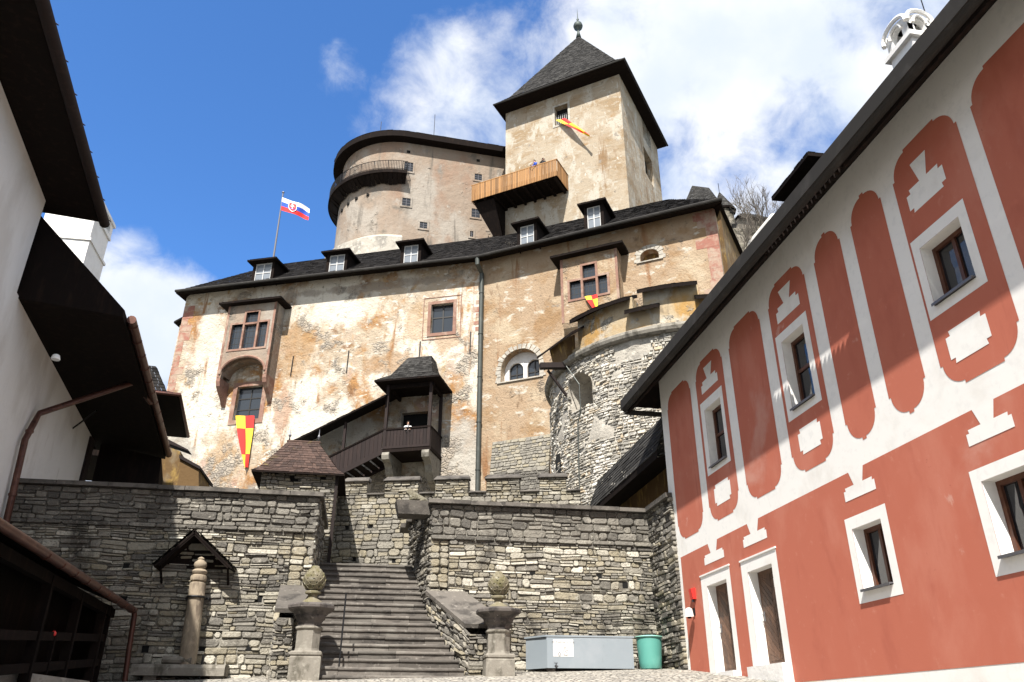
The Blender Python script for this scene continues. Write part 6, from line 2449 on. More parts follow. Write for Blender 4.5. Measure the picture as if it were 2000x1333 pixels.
# ------------------------------------------------------------------ carved post under its little roof
def shrine():
    y = WY - .02
    pk, l, r = on_y(383, 1040, y - .4), on_y(303, 1108, y - .4), on_y(456, 1112, y - .4)
    t = thing('post_shelter', 'small gabled shingle shelter fixed to the terrace wall above the carved post', 'shelter', (pk.x, y - .2, l.z))
    rb = MB()
    pk2 = V((pk.x, 0, pk.z))
    for e, sd in ((l, -1), (r, 1)):
        a, b = V((e.x, y - .62, e.z)), V((e.x, y + .05, e.z))
        c, d = V((pk.x, y + .05, pk.z)), V((pk.x, y - .62, pk.z))
        n = V((sd * .6, 0, .75)).normalized() * .05
        rb.plate([a, d, c, b] if sd > 0 else [a, b, c, d], n * -1, 1)
        if sd < 0:
            shingles(rb, b + n, a + n, d + n, c + n, .16, .16, 0, .014, 3)
        else:
            shingles(rb, a + n, b + n, c + n, d + n, .16, .16, 0, .014, 4)
    rb.build('roof', ['shingle_dark', 'wood_dark'], t)
    fb = MB()
    zb = l.z + .06
    fb.plate([V((l.x + .08, y, zb)), V((r.x - .08, y, zb)), V((pk.x, y, pk.z - .06))], (0, .04, 0), 0)
    for e, sd in ((l, 1), (r, -1)):
        fb.bar(V((e.x + sd * .1, y - .58, e.z + .02)), V((pk.x, y - .58, pk.z - .06)), .05, .09, up=(0, 0, 1))
        fb.bar(V((e.x + sd * .14, y - .5, e.z + .05)), V((e.x + sd * .14, y, e.z - .35)), .05, .05)
    fb.bar(V((pk.x, y - .6, pk.z - .02)), V((pk.x, y, pk.z - .02)), .07, .07)
    fb.build('frame', 'wood_dark', t)
    # carved post
    top, bot = on_y(391, 1088, y - .30), on_y(368, 1300, y - .30)
    tp = thing('carved_post', 'tall carved stone post with a round knob, strapped to the wall under the gabled shelter', 'stone post', (bot.x, y - .3, bot.z))
    # the post leans a little: shear its rings between bottom and top
    hgt = top.z - bot.z
    prof = [(.165, 0), (.165, .5), (.158, 1.2), (.15, 1.70), (.152, 1.74), (.17, 1.78), (.17, 1.82), (.155, 1.85), (.158, 2.08), (.15, 2.14), (.12, 2.17), (.155, 2.21), (.162, 2.28), (.15, 2.34), (.115, 2.37),
            (.14, 2.41), (.15, 2.46), (.12, 2.51), (.085, 2.53), (.115, 2.58), (.13, 2.64), (.115, 2.71), (.07, 2.76), (.06, 2.78), (.07, 2.81), (.045, 2.85), (.01, 2.87)]
    k = hgt / 2.87
    mb = MB()
    mb.lathe([(r_ * 1.32, z_ * k) for r_, z_ in prof], (0, 0, 0), 20)
    sh = (top.x - bot.x) / hgt * .55
    bx = (bot.x + top.x) / 2 - sh * hgt / 2
    mb.v = [V((p.x + bx + sh * p.z, p.y + y - .30, p.z + bot.z)) for p in mb.v]
    mb.build('shaft', 'tan_stone', tp, True, 40)
    ib = MB()
    zc = bot.z + 1.76 * k
    xc = bx + sh * 1.76 * k
    ib.tube([(xc + .225 * math.cos(a), y - .30 + .225 * math.sin(a), zc) for a in [2 * math.pi * i / 20 for i in range(21)]], .028, 6)
    ib.bar((xc - .3, y - .12, zc), (xc + .3, y - .12, zc), .03, .05)
    ib.bar((xc - .29, y - .12, zc), (xc - .29, y + .05, zc), .03, .05)
    ib.bar((xc + .29, y - .12, zc), (xc + .29, y + .05, zc), .03, .05)
    ib.build('iron_band', 'iron', tp)
    # trough slab
    a, b = on_y(288, 1302, y - .35), on_y(440, 1300, y - .35)
    sb = MB()
    pr = [(-.5, 0), (-.5, .18), (-.46, .26), (-.2, .28), (.2, .28), (.2, 0)]
    sb.plate([V((a.x - .3, y - .2 + yy, bot.z - .26 + zz)) for yy, zz in pr], (b.x - a.x + .35, 0, 0))
    for xx in (a.x, b.x - .3):
        sb.box(xx, xx + .3, y - .55, y, bot.z - .9, bot.z - .262)
    sb.tube([(a.x + .35, y - .45, bot.z + .12), (a.x + 1.05, y - .42, bot.z + .1)], .10, 10)
    tag(sb.build('stone_bench', 'carved'), 'long rough stone bench slab under the carved post', 'stone bench')
    ir = MB()
    ir.tube([(b.x - .55, y - .62, bot.z - .6), (b.x - .52, y - .62, bot.z + .25)], .03, 6)
    tag(ir.build('iron_stake', 'iron'), 'short black iron stake in front of the stone bench', 'stake')


shrine()


# ------------------------------------------------------------------ tank and barrel
def tank():
    y = 22.15
    x0, x1 = on_y(1068, 1250, y).x, on_y(1234, 1245, y).x
    z0, z1 = on_y(1150, 1306, y).z, on_y(1150, 1243, y).z
    yb = 22.9
    xl = x0 + .02
    xk = on_y(1027, 1250, yb).x
    t = thing('metal_tank', 'long grey steel water tank on blocks with a white notice and a tap', 'tank', ((x0 + x1) / 2, 22.5, z0 - .15))
    mb = MB()
    # body: front plane turned a little so that its left end shows
    a, b, c, d = V((x0, y, 0)), V((x1, y - .05, 0)), V((x1 - .1, yb, 0)), V((xk, yb, 0))
    q = [a, b, c, d]
    mb.hexa([V((p.x, p.y, z0)) for p in q] + [V((p.x, p.y, z1)) for p in q], 0, .5)
    ce = sum(q, V()) / 4
    q2 = [p + (p - ce).normalized() * .045 for p in q]
    mb.hexa([V((p.x, p.y, z1 - .03)) for p in q2] + [V((p.x, p.y, z1 + .012)) for p in q2], 0, .5)
    body = mb.build('body', 'tank', t)
    for f in (.03, .92):
        p = a.lerp(b, f)
        zz = yard_z(p.x, p.y)
        bb = MB()
        bb.box(p.x - .05, p.x + .16, y + .06, yb - .1, zz - .2, z0 - .002)
        bb.build('support_block', 'cap', t)
    tp = MB()
    s = (b - a).normalized()
    n = V((s.y, -s.x, 0))
    p = a.lerp(b, .095) + V((0, 0, z0 + .06))
    tp.tube([p, p + n * .09, p + n * .11 + V((0, 0, -.06))], .022, 8)
    tp.tube([p + n * .06, p + n * .06 + V((0, 0, .06))], .012, 6)
    tp.bar(p + n * .06 + V((-.05, 0, .06)), p + n * .06 + V((.05, 0, .06)), .015, .015)
    tp.build('tap', 'iron', t)
    nb = MB()
    Ft = Frame((a.x, a.y), math.degrees(math.atan2(s.x, s.y)))
    s0, s1 = .17, .17 + .56
    zt = z1 - .10
    zb = zt - .43
    nb.fbox(Ft, s0, s1, zb, zt, .001, .006, 0, .5)
    # printed lines and a little flame
    nb.fbox(Ft, s0 + .05, s1 - .05, zt - .125, zt - .12, .006, .0075, 1)
    for i in range(3):
        nb.fbox(Ft, s0 + .05, s1 - .05, zt - .155 - i * .022, zt - .158 - i * .022, .006, .0075, 1)
    fl = [(-.07, 0), (-.085, .06), (-.05, .11), (-.03, .16), (-.02, .21), (.01, .16), (.03, .1), (.05, .13), (.075, .07), (.065, 0), (.02, -.01)]
    nb.tube([Ft(s0 + .34 + x, zb + .04 + z, .008) for x, z in fl + fl[:1]], .006, 4, mat=1)
    nb.tube([Ft(s0 + .34 + x * .5, zb + .04 + z * .55, .008) for x, z in fl + fl[:1]], .005, 4, mat=1)
    nb.tube([Ft(s0 + .17 + .03 * math.cos(k), zb + .06 + .045 * math.sin(k), .008) for k in [math.pi * i / 5 for i in range(11)]], .008, 4, mat=1)
    no = nb.build('notice', ['paper', 'ink'], t)
    cu = bpy.data.curves.new('notice_text', 'FONT')
    cu.body = 'PO\u017dIARNA VODA'
    cu.size = .078
    cu.align_x = 'CENTER'
    to = bpy.data.objects.new('lettering', cu)
    SC.collection.objects.link(to)
    dg = bpy.context.evaluated_depsgraph_get()
    me = bpy.data.meshes.new_from_object(to.evaluated_get(dg))
    bpy.data.objects.remove(to)
    lb = MB()
    for pl in me.polygons:
        pts = [me.vertices[i].co for i in pl.vertices]
        lb.add([Ft((s0 + s1) / 2 + q.x, zt - .095 + q.y, .0085) for q in pts], [tuple(range(len(pts)))], 0, .5)
    lb.build('lettering', 'ink', no)


def barrel():
    y = 22.45
    a, b = on_y(1241, 1248, y), on_y(1293, 1248, y)
    x = (a.x + b.x) / 2
    z0 = yard_z(x, y)
    z1 = on_y(1266, 1241, y).z
    h = z1 - z0
    r1 = (b.x - a.x) / 2 - .015
    r0 = r1 * .80
    t = thing('rain_barrel', 'green plastic barrel with a pale lid standing by the wall corner', 'barrel', (x, y, z0))
    mb = MB()
    mb.lathe([(r0 * .96, 0), (r0, .02)] + [(r0 + (r1 * .95 - r0) * i / 6 + (.006 if i in (2, 4) else 0), h * .9 * i / 6 + .02) for i in range(1, 7)], (x, y, z0), 32)
    mb.build('body', 'barrel', t, True, 50)
    lb = MB()
    lb.lathe([(r1 * .93, h * .9 + .0205), (r1, h * .9 + .02), (r1 + .02, h * .9 + .03), (r1 + .02, h * .94), (r1, h * .955), (r1 * .6, h * .985), (.01, h)], (x, y, z0), 32)
    lb.build('lid', 'barrel_lid', t, True, 50)


tank()
barrel()


# ------------------------------------------------------------------ lion on its bracket at the head of the stairs
def lion():
    c = on_y(806, 985, 23.75)
    t = thing('stone_lion', 'small mossy stone lion crouching on the coping at the head of the stairs', 'statue', (c.x, c.y, c.z - .35))
    x, y, z = c.x, c.y, CAPZ + .12
    mb = MB()
    bm = bmesh.new()
    bv = {}
    # skeleton facing -X: haunch, chest, neck, head, muzzle, fore legs, hind legs, tail
    J = {'ha': (.62, 0, .22, .17), 'be': (.35, 0, .25, .15), 'ch': (.1, 0, .30, .17), 'ne': (-.02, 0, .44, .15), 'he': (-.14, 0, .5, .13), 'mu': (-.27, 0, .45, .075),
         'fl': (-.02, .12, .16, .07), 'fl2': (-.14, .13, .04, .05), 'fr': (-.02, -.12, .16, .07), 'fr2': (-.14, -.13, .04, .05),
         'hl': (.55, .16, .12, .09), 'hl2': (.38, .18, .04, .05), 'hr': (.55, -.16, .12, .09), 'hr2': (.38, -.18, .04, .05), 'ta': (.82, 0, .12, .05), 'ta2': (.95, .05, .04, .04),
         'e1': (-.1, .08, .62, .035), 'e2': (-.1, -.08, .62, .035)}
    E_ = [('ha', 'be'), ('be', 'ch'), ('ch', 'ne'), ('ne', 'he'), ('he', 'mu'), ('ch', 'fl'), ('fl', 'fl2'), ('ch', 'fr'), ('fr', 'fr2'), ('ha', 'hl'), ('hl', 'hl2'), ('ha', 'hr'), ('hr', 'hr2'), ('ha', 'ta'), ('ta', 'ta2'), ('he', 'e1'), ('he', 'e2')]
    o = skin_mesh('body', {k: (V((x + p[0] * .62 - .05, y + p[1] * .7, z + p[2] * .72)), p[3] * .7) for k, p in J.items()}, E_, 'ha', 'masonry_moss')
    parent_to(o, t)
    sb = MB()
    b = on_y(793, 1000, 23.75)
    sb.hexa([V((x - .42, y - .34, CAPZ - .28)), V((x + .75, y - .34, CAPZ - .28)), V((x + .75, y + .34, CAPZ - .28)), V((x - .42, y + .34, CAPZ - .28)),
             V((x - .52, y - .38, CAPZ + .125)), V((x + .8, y - .38, CAPZ + .125)), V((x + .8, y + .38, CAPZ + .125)), V((x - .52, y + .38, CAPZ + .125))], 0, .4)
    sb.build('bracket', 'cap', t)


def parent_to(o, t):
    o.parent = t
    o.matrix_parent_inverse = Matrix.Translation(-WORLD_LOC[t.name])


def skin_mesh(name, joints, edges, root, mat, subdiv=2, matf=None, mats=None):
    """one continuous surface grown over a joint skeleton"""
    keys = list(joints)
    ix = {k: i for i, k in enumerate(keys)}
    c = joints[root][0].copy()
    me = bpy.data.meshes.new(name)
    me.from_pydata([joints[k][0] - c for k in keys], [(ix[a], ix[b]) for a, b in edges], [])
    o = bpy.data.objects.new(name, me)
    SC.collection.objects.link(o)
    o.modifiers.new('skin', 'SKIN')

    for k in keys:
        sv = me.skin_vertices[0].data[ix[k]]
        sv.radius = (joints[k][1], joints[k][1])
        sv.use_root = (k == root)
    sd = o.modifiers.new('smooth', 'SUBSURF')
    sd.levels = sd.render_levels = subdiv
    dg = bpy.context.evaluated_depsgraph_get()
    dg.update()
    m2 = bpy.data.meshes.new_from_object(o.evaluated_get(dg))
    m2.name = name
    o.modifiers.clear()
    o.data = m2
    m2.materials.clear()
    for k in (mats or [mat]):
        m2.materials.append(MAT[k])
    for p in m2.polygons:
        p.use_smooth = True
        p.material_index = matf(p.center + c) if matf else 0
    o.location = c
    WORLD_LOC[o.name] = c
    return o


lion()


# ------------------------------------------------------------------ people
def person(label, foot, face, top, trousers, hair, lean=.0, arms='rail', railz=None, height=1.72, hood=False):
    """face: unit vector the person looks along"""
    t = thing('person', label, 'person', foot)
    f = V(face).normalized()
    r = V((f.y, -f.x, 0))
    k = height / 1.72
    ft = V(foot)

    def p(x, y, z):
        return ft + (r * x + f * y + V((0, 0, z))) * k
    J = {'pe': (p(0, -.02, .95), .13), 'wa': (p(0, .0 + lean * .4, 1.12), .125), 'ch': (p(0, .03 + lean, 1.32), .145), 'ne': (p(0, .04 + lean * 1.3, 1.47), .06), 'hd': (p(0, .08 + lean * 1.6, 1.58), .085), 'cr': (p(0, .07 + lean * 1.6, 1.67), .07),
         'no': (p(0, .17 + lean * 1.6, 1.57), .018)}
    E_ = [('pe', 'wa'), ('wa', 'ch'), ('ch', 'ne'), ('ne', 'hd'), ('hd', 'cr'), ('hd', 'no')]
    for s, n in ((-1, 'l'), (1, 'r')):
        J['sh' + n] = (p(s * .19, .03 + lean, 1.40), .062)
        if arms == 'rail':
            J['el' + n] = (p(s * .27, .17 + lean, 1.16), .045)
            J['wr' + n] = (p(s * .14, .36 + lean, 1.12), .03)
            hd = V((-s * .3, 1, 0)).normalized()
        else:
            J['el' + n] = (p(s * .27, .12 + lean, 1.15), .045)
            J['wr' + n] = (p(s * .10, .30 + lean, 1.36), .03)
            hd = V((-s * .4, .4, .8)).normalized()
        J['hp' + n] = (p(s * .1, 0, .88), .085)
        J['kn' + n] = (p(s * .11, .03, .5), .058)
        J['an' + n] = (p(s * .11, -.03, .08), .04)
        J['to' + n] = (p(s * .13, .15, .035), .035)
        E_ += [('ch', 'sh' + n), ('sh' + n, 'el' + n), ('el' + n, 'wr' + n), ('pe', 'hp' + n), ('hp' + n, 'kn' + n), ('kn' + n, 'an' + n), ('an' + n, 'to' + n)]
        w_ = J['wr' + n][0]
        h3 = (r * hd.x + f * hd.y + V((0, 0, hd.z))).normalized()
        sd = h3.cross(V((0, 0, 1))).normalized() * s
        J['pa' + n] = (w_ + h3 * .06 * k, .026)
        E_.append(('wr' + n, 'pa' + n))
        for i, (off, ln) in enumerate(((-.03, .075), (-.01, .085), (.012, .08), (.032, .062))):
            a = 'f%d%s' % (i, n)
            J[a] = (w_ + h3 * .10 * k + sd * off, .0095)
            J[a + 'b'] = (w_ + h3 * (.10 + ln * .55) * k + sd * off * 1.15 - V((0, 0, .02)), .0085)
            J[a + 'c'] = (w_ + h3 * (.10 + ln * .8) * k + sd * off * 1.15 - V((0, 0, .05)), .0075)
            E_ += [('pa' + n, a), (a, a + 'b'), (a + 'b', a + 'c')]
        J['th' + n] = (w_ + h3 * .06 * k - sd * .05, .011)
        J['th2' + n] = (w_ + h3 * .10 * k - sd * .06, .009)
        E_ += [('pa' + n, 'th' + n), ('th' + n, 'th2' + n)]
    wr = [J['wrl'][0], J['wrr'][0]]
    nk = J['ne'][0].z

    def mf(c):
        if c.z < ft.z + .1 * k:
            return 3
        if c.z < ft.z + .97 * k and (c - ft).xy.length < .3:
            return 2
        if c.z > nk + .03 or min((c - q).length for q in wr) < .02 or min((c - q - (f * .1)).length for q in wr) < .085:
            return 0
        return 1
    b = skin_mesh('body', J, E_, 'pe', None, 1, mf, ['skin', top, trousers, 'dark_cloth'])
    parent_to(b, t)
    hb = MB()
    hc = J['hd'][0] + V((0, 0, .045)) - f * .025
    N1, N2 = 12, 8
    vs, fs = [], []
    for i in range(N2):
        th = math.pi * .62 * i / (N2 - 1)
        for j in range(N1):
            a = 2 * math.pi * j / N1
            rr = .108 * k * (1 + .04 * math.sin(5 * a))
            d = f * math.cos(a) + r * math.sin(a)
            cut = 1.0 if math.cos(a) < .3 else .62
            vs.append(hc + d * rr * math.sin(th * cut) + V((0, 0, .115 * k * math.cos(th * cut))))
    for i in range(N2 - 1):
        for j in range(N1):
            fs.append((i * N1 + j, i * N1 + (j + 1) % N1, (i + 1) * N1 + (j + 1) % N1, (i + 1) * N1 + j))
    hb.add(vs, fs, 0, .5)
    hb.build('hair', hair, t, True)
    for s in (-1, 1):
        eb = MB()
        q = J['hd'][0] + f * .083 * k + r * s * .032 * k + V((0, 0, .018))
        eb.lathe([(.004, -.01), (.011, -.004), (.011, .004), (.004, .01)], q, 8)
        eb.build('eye', 'hair', t)
    eb = MB()
    q = J['hd'][0] + f * .088 * k - V((0, 0, .045))
    eb.bar(q - r * .022, q + r * .022, .012, .008)
    eb.build('mouth', 'sandstone_red', t)


G = GAL
gx = LF.st(797, 822, G['o'] - .35)[0]
person('person in a white top looking out over the wooden gallery parapet', LF(gx, G['floor'], G['o'] - .42), LF.n * 1 + LF.d * .35, 'white_cloth', 'dark_cloth', 'hair', .05, 'rail')
FFt = TW['FF']
for i, (px, py, tp, lab, tr) in enumerate(((1049, 318, 'blue_cloth', 'person in a bright blue jacket leaning on the tower balcony railing', 'dark_cloth'), (1061, 317, 'dark_cloth', 'person in dark clothes standing on the tower balcony beside the blue jacket', 'grey_cloth'))):
    s = FFt.st(px, py, TW['o'] - .35)[0]
    person(lab, FFt(s, TW['fz'], TW['o'] - .28), FFt.n + FFt.d * (-.5 if i == 0 else .6), tp, tr, 'hair', .12 if i == 0 else .05, 'rail' if i == 0 else 'phone', height=1.86)


# ------------------------------------------------------------------ banners and flag
def banner(label, Fr, tl, tr, bot, o0, rows, sway=.2, o1=None, cat='banner'):
    """yellow and red chequered cloth hung from a sill, narrowing and twisting in the wind"""
    a, b, c = Fr.st(*tl, o0), Fr.st(*tr, o0), Fr.st(*bot, o0 if o1 is None else o1)
    o1 = o0 if o1 is None else o1
    mb = MB()
    nu, nv = 8, rows * 6

    def pt(u, v):
        top = V((a[0] + (b[0] - a[0]) * u, a[1] + (b[1] - a[1]) * u, 0))
        k = (1 - .82 * v ** 1.2)
        s = top.x * (1 - v) + c[0] * v
        mid = (a[0] + b[0]) / 2
        s = (mid * (1 - v) + c[0] * v) + (top.x - mid) * k
        z = top.y + (c[1] - top.y) * v
        o = o0 + (o1 - o0) * v + .10 * v * math.sin(u * 5 + v * 5) + .03 * math.sin(u * 9 + v * 3) + .06
        return Fr(s, z, o)
    for i in range(nu):
        for j in range(nv):
            u0, u1, v0, v1 = i / nu, (i + 1) / nu, j / nv, (j + 1) / nv
            col = (int(u0 * 2) + (0 if v0 < .24 else (1 if v0 < .74 else 2))) % 2
            mb.quad(pt(u0, v1), pt(u1, v1), pt(u1, v0), pt(u0, v0), col, .5)
    o = mb.build('banner', ['yellow_cloth', 'red_cloth'], None, True)
    tag(o, label, cat, 'yellow and red banners hung from the castle windows')


banner('long yellow and red chequered banner below the arched oriel window', LF, (461, 813), (498, 813), (481, 914), .12, 4)
banner('short yellow and red banner hanging from the right oriel window', RF, cc(808, 735), cc(890, 720), cc(885, 830), 1.08, 2, o1=1.15)
banner('twisted red and yellow banner blowing from the tower window', FFt, (1086, 236), (1104, 232), (1153, 267), .1, 3, o1=.9)


def flag():
    base, tip = on_y(540, 505, 57), on_y(553, 378, 57)
    x = (base.x + tip.x) / 2
    pb = MB()
    b0, t0 = V((base.x, 57, base.z - 5)), V((tip.x, 57, tip.z))
    b0 = V((base.x - .22, 57, base.z - 5))
    pb.tube([b0, t0], .10, 10, .055)
    pb.lathe([(.03, 0), (.11, .05), (.11, .12), (.03, .18)], t0, 10)
    tag(pb.build('flagpole', 'zinc'), 'tall grey metal flagpole rising behind the palace roof', 'flagpole')
    hoist_t, hoist_b = on_y(551.5, 388, 57), on_y(549, 413, 57)
    fly = on_y(604, 412, 57)
    Lf = fly.x - hoist_t.x
    H = hoist_t.z - hoist_b.z

    def pt(u, v):          # u along the fly, v down from the top
        sag = -.78 * u ** 1.1 * H * .75
        wv = .10 * math.sin(u * 9 + v * 1.2) * u
        y = 57 - .15 + .28 * u * math.sin(u * 8 + v * 1.5)
        h = H * (1 - .08 * u)
        x = hoist_t.x + (hoist_b.x - hoist_t.x) * v + Lf * u
        return V((x, y, hoist_t.z + sag + wv - h * v))
    mb = MB()
    nu, nv = 28, 18
    for i in range(nu):
        for j in range(nv):
            mb.quad(pt(i / nu, (j + 1) / nv), pt((i + 1) / nu, (j + 1) / nv), pt((i + 1) / nu, j / nv), pt(i / nu, j / nv), j * 3 // nv, .5)
    f = mb.build('flag', ['white_cloth', 'blue_cloth', 'red_cloth'], None, True)
    tag(f, 'white, blue and red flag with a double-cross shield flying from the flagpole', 'flag')
    eb = MB()
    ar = Lf / H      # fly to hoist

    def shield(sc, mat, d):
        pts = []
        w2, top, bot = .2 * sc, -.27 * sc, .33 * sc
        for x, y in [(-1, top), (1, top), (1, .08 * sc), (.82, .18 * sc), (.5, .26 * sc), (0, bot), (-.5, .26 * sc), (-.82, .18 * sc), (-1, .08 * sc)]:
            pts.append((.40 + x * w2 / ar * 1.15, .5 + y))
        return pts

    def patch(poly, mat, d):
        eb.add([pt(u, v) + V((0, -d, 0)) for u, v in poly], [tuple(range(len(poly)))[::-1]], mat, .5)
    # fans so that the patch follows the waves
    for sc, mat, d in ((1.2, 0, .05), (1.0, 1, .07)):
        pts = shield(sc, mat, d)
        ce = (.40, .5)
        for i in range(len(pts)):
            a, b = pts[i], pts[(i + 1) % len(pts)]
            patch([ce, a, b], mat, d)
    k = 1 / ar * 1.15
    for poly in ([(.40 - .02 * k, .30), (.40 + .02 * k, .30), (.40 + .02 * k, .70), (.40 - .02 * k, .70)],
                 [(.40 - .09 * k, .36), (.40 + .09 * k, .36), (.40 + .09 * k, .40), (.40 - .09 * k, .40)],
                 [(.40 - .13 * k, .47), (.40 + .13 * k, .47), (.40 + .13 * k, .51), (.40 - .13 * k, .51)]):
        patch(poly, 0, .09)
    for cx in (-.09, 0, .09):
        ce = (.40 + cx * k, .70 - (.03 if cx == 0 else 0))
        ring = [(ce[0] + .065 * k * math.cos(t), ce[1] - .055 * math.sin(t)) for t in [math.pi * i / 6 for i in range(7)]]
        patch([ce] + ring, 2, .085)
    eb.build('coat_of_arms', ['white_cloth', 'red_cloth', 'blue_cloth'], f)


flag()


# ------------------------------------------------------------------ behind the right end of the palace
def back_right():
    # gatehouse roof
    g = thing('gatehouse', 'low gatehouse with a grey hipped roof between the tower and the red corner', 'gatehouse', (24, 47, 16))
    Y = 44.0
    a, b = on_y(1311, 392, Y + 3), on_y(1415, 398, Y - 5)
    rb = MB()
    e0, e1 = on_y(1300, 398, 48), on_y(1409, 399, 43)
    r0, r1 = on_y(1352, 363, 49), on_y(1384, 367, 47.5)
    e0.z = e1.z = min(e0.z, e1.z)
    shingles(rb, e0, e1, r1, r0, .3, .3, 0, .02, 1)
    bk = V((6, 8, 0))
    b0, b1 = e0 + bk, e1 + bk
    shingles(rb, e1, b1, r1, r1, .3, .3, 0, .02, 2)
    shingles(rb, b1, b0, r0, r1, .3, .3, 0, .02, 3)
    rb.quad(e0, b0, b1, e1, 1)
    rb.build('roof', ['shingle_grey', 'wood_dark'], g)
    wb = MB()
    q = [e0.lerp(e1, .06) + bk * .05, e0.lerp(e1, .94) + bk * .05, e0.lerp(e1, .94) + bk * .9, e0.lerp(e1, .06) + bk * .9]
    wb.hexa([V((p.x, p.y, 12)) for p in q] + [V((p.x, p.y, e0.z + .05)) for p in q], 0)
    wb.build('wall', 'plaster_ochre', g)
    # slender turret with a cone roof
    t = thing('wall_turret', 'slender stone turret with a pointed grey cone roof on the rock', 'turret', (30, 56, 20))
    Y = 56
    c = on_y(1424, 420, Y)
    rr = abs(on_y(1441, 420, Y).x - on_y(1405, 420, Y).x) / 2 * .93
    ze = on_y(1424, 404, Y).z
    za = on_y(1405, 364, Y).z
    mb = MB()
    mb.lathe([(rr * 1.02, -16), (rr, -6), (rr * .98, 0)], (c.x, Y + rr, ze + .3), 20)
    mb.build('wall', 'rock', t, True, 50)
    rb = MB()
    n = 12
    ap = V((on_y(1406, 364, Y).x, Y + rr, za))
    ap = V((c.x - .2, Y + rr, za))
    for i in range(n):
        a0, a1 = 2 * math.pi * i / n, 2 * math.pi * (i + 1) / n
        p0, p1 = V((c.x + rr * 1.3 * math.cos(a0), Y + rr + rr * 1.3 * math.sin(a0), ze)), V((c.x + rr * 1.3 * math.cos(a1), Y + rr + rr * 1.3 * math.sin(a1), ze))
        shingles(rb, p0, p1, ap, ap, .3, .25, 0, .02, i)
    rb.lathe([(rr * 1.28, -.15), (rr * 1.28, 0)], (c.x, Y + rr, ze), n, 1)
    rf = rb.build('roof', ['shingle_grey', 'wood_dark'], t)
    f = MB()
    f.tube([ap - V((0, 0, .2)), ap + V((0, 0, 1.0))], .03, 5)
    f.build('finial', 'iron', rf)
    hb = MB()
    for x, y in ((1428, 411), (1417, 440), (1433, 443)):
        p = on_y(x, y, Y + .05)
        hb.box(p.x - .2, p.x + .2, Y + .0, Y + .4, p.z - .3, p.z + .3)
    hb.build('loophole', 'hole', t)
    # long roofed curtain wall
    w_ = thing('curtain_wall', 'old rough stone curtain wall with a grey shingle roof behind the bare tree', 'wall', (36, 60, 18))
    Y = 61
    A, B, Cc, D = on_y(1438, 417, Y), on_y(1475, 384, Y), on_y(1510, 402, Y), on_y(1520, 425, Y)
    rb = MB()
    rb2 = B + V((3, 6, .5))
    e0, e1 = on_y(1440, 421, Y), on_y(1516, 412, Y)
    shingles(rb, e0, V((e1.x, e1.y, e0.z)), B + V((1.5, 3, 0)), B + V((0, 3, 0)), .35, .3, 0, .02, 1)
    shingles(rb, V((e1.x, e1.y, e0.z)), V((e1.x + 2, e1.y + 6, e0.z)), B + V((1.5, 3, 0)), B + V((1.5, 3, 0)), .35, .3, 0, .02, 2)
    rb.quad(e0, e0 + V((0, 6, 0)), V((e1.x, e1.y + 6, e0.z)), V((e1.x, e1.y, e0.z)), 1)
    rb.build('roof', ['shingle_grey', 'wood_dark'], w_)
    mb = MB()
    mb.box(e0.x + .2, e1.x + 3, Y + .5, Y + 5, 12, e0.z - .02)
    mb.build('wall', 'rock', w_)
    # cliff between them
    cb = MB()
    n, m = 26, 18
    P0, P1 = on_y(1405, 470, 52), on_y(1580, 470, 54)

    def cp(u, v):
        x = P0.x - 1 + (P1.x - P0.x + 6) * u
        z = 10 + (on_y(1424, 452, 53).z - 10 + 2.5 * math.sin(u * 5)) * v
        q = V((x, 52 + 3.5 * v, z))
        d = 1.3 * mnoise.noise(V((x * .35, z * .22, 2))) + .6 * mnoise.noise(V((x * .9, z * .6, 7)))
        return q + V((0, -d, 0))
    cb.add([cp(i / n, j / m) for i in range(n + 1) for j in range(m + 1)], [(i * (m + 1) + j, (i + 1) * (m + 1) + j, (i + 1) * (m + 1) + j + 1, i * (m + 1) + j + 1) for i in range(n) for j in range(m)], 0, .5)
    structure(cb.build('cliff', 'rock'))
    # pale round-topped wall end
    pb = MB()
    p = on_y(1503, 425, 50)
    prof = arch(p.x - .1, p.x + 1.2, p.z - 6, p.z - .3, .8, 10)
    pb.plate([V((x, 50, z)) for x, z in prof], (0, 4, 0), 0, .5)
    tag(pb.build('wall_end', 'white_old'), 'pale rounded wall end peeping over the painted house roof', 'wall')


back_right()


def bare_tree(label, base, height, spread, seed, stems=3):
    rnd = random.Random(seed)
    t = thing('bare_tree', label, 'tree', base, 'leafless trees on the castle rock')
    tb, cbm = MB(), MB()

    def grow(p, d, ln, r, depth, mb):
        pts = [p]
        q = p.copy()
        for i in range(3):
            d = (d + V((rnd.uniform(-.16, .16), rnd.uniform(-.16, .16), rnd.uniform(-.02, .14)))).normalized()
            q = q + d * ln / 3
            pts.append(q.copy())
        mb.tube(pts, r, 5 if r > .03 else 3, r * .62, caps=False)
        if depth == 0:
            return
        k = 4 if depth > 1 else 5
        for i in range(k):
            j = rnd.choice((1, 2, 3)) if i else 3
            a = rnd.uniform(0, 2 * math.pi)
            side = V((math.cos(a), math.sin(a), rnd.uniform(.1, .6)))
            nd = (d * rnd.uniform(.7, 1.2) + side * spread).normalized()
            grow(pts[j], nd, ln * rnd.uniform(.5, .78), r * .55, depth - 1, cbm)
    b = V(base)
    for i in range(stems):
        a = 2 * math.pi * i / stems + rnd.uniform(-.4, .4)
        d = V((math.cos(a) * .35, math.sin(a) * .35, 1)).normalized()
        grow(b + V((math.cos(a) * .15, math.sin(a) * .15, -.6)), d, height * .42, height * .014, 4, tb)
    tb.build('trunk', 'bark', t)
    cbm.build('crown', 'bark', t)


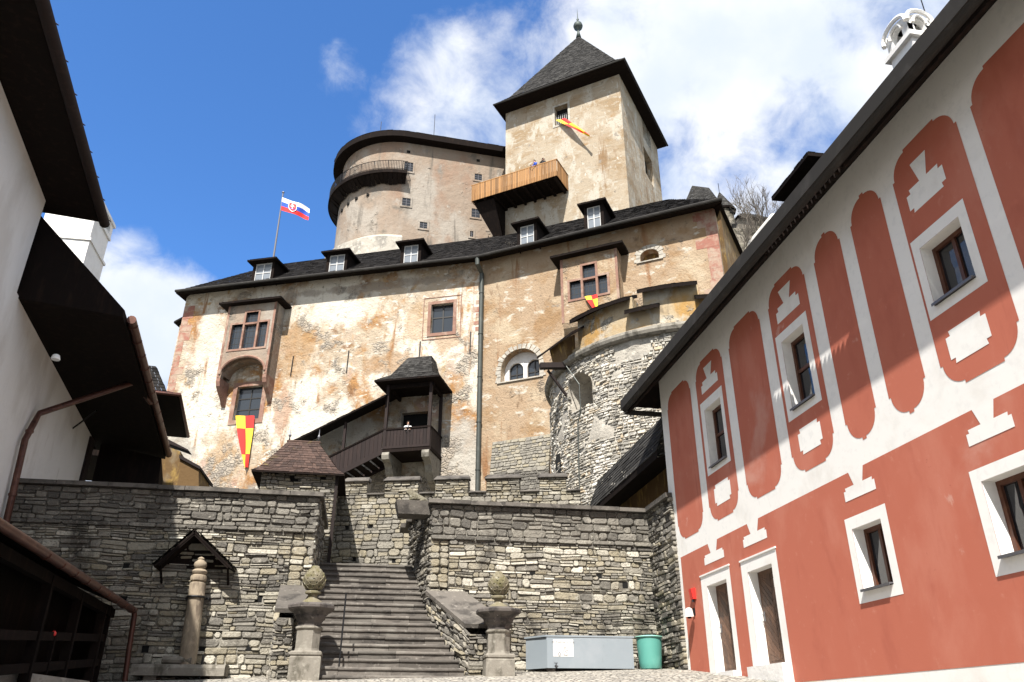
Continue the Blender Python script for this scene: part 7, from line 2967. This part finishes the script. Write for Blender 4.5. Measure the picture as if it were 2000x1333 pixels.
p = on_y(1488, 480, 55)
bare_tree('large bare tree with fine upright twigs above the painted house roof', (p.x, 55, p.z - .5), 7.2, .55, 4, 4)
p = on_y(1535, 460, 57)
bare_tree('smaller bare tree at the right, half hidden by the painted house roof', (p.x, 57, p.z - .5), 4.8, .6, 9, 3)
p = on_y(1447, 470, 54)
bare_tree('thin bare shrub growing against the slender turret', (p.x, 54, p.z - 1.0), 4.0, .5, 12, 3)
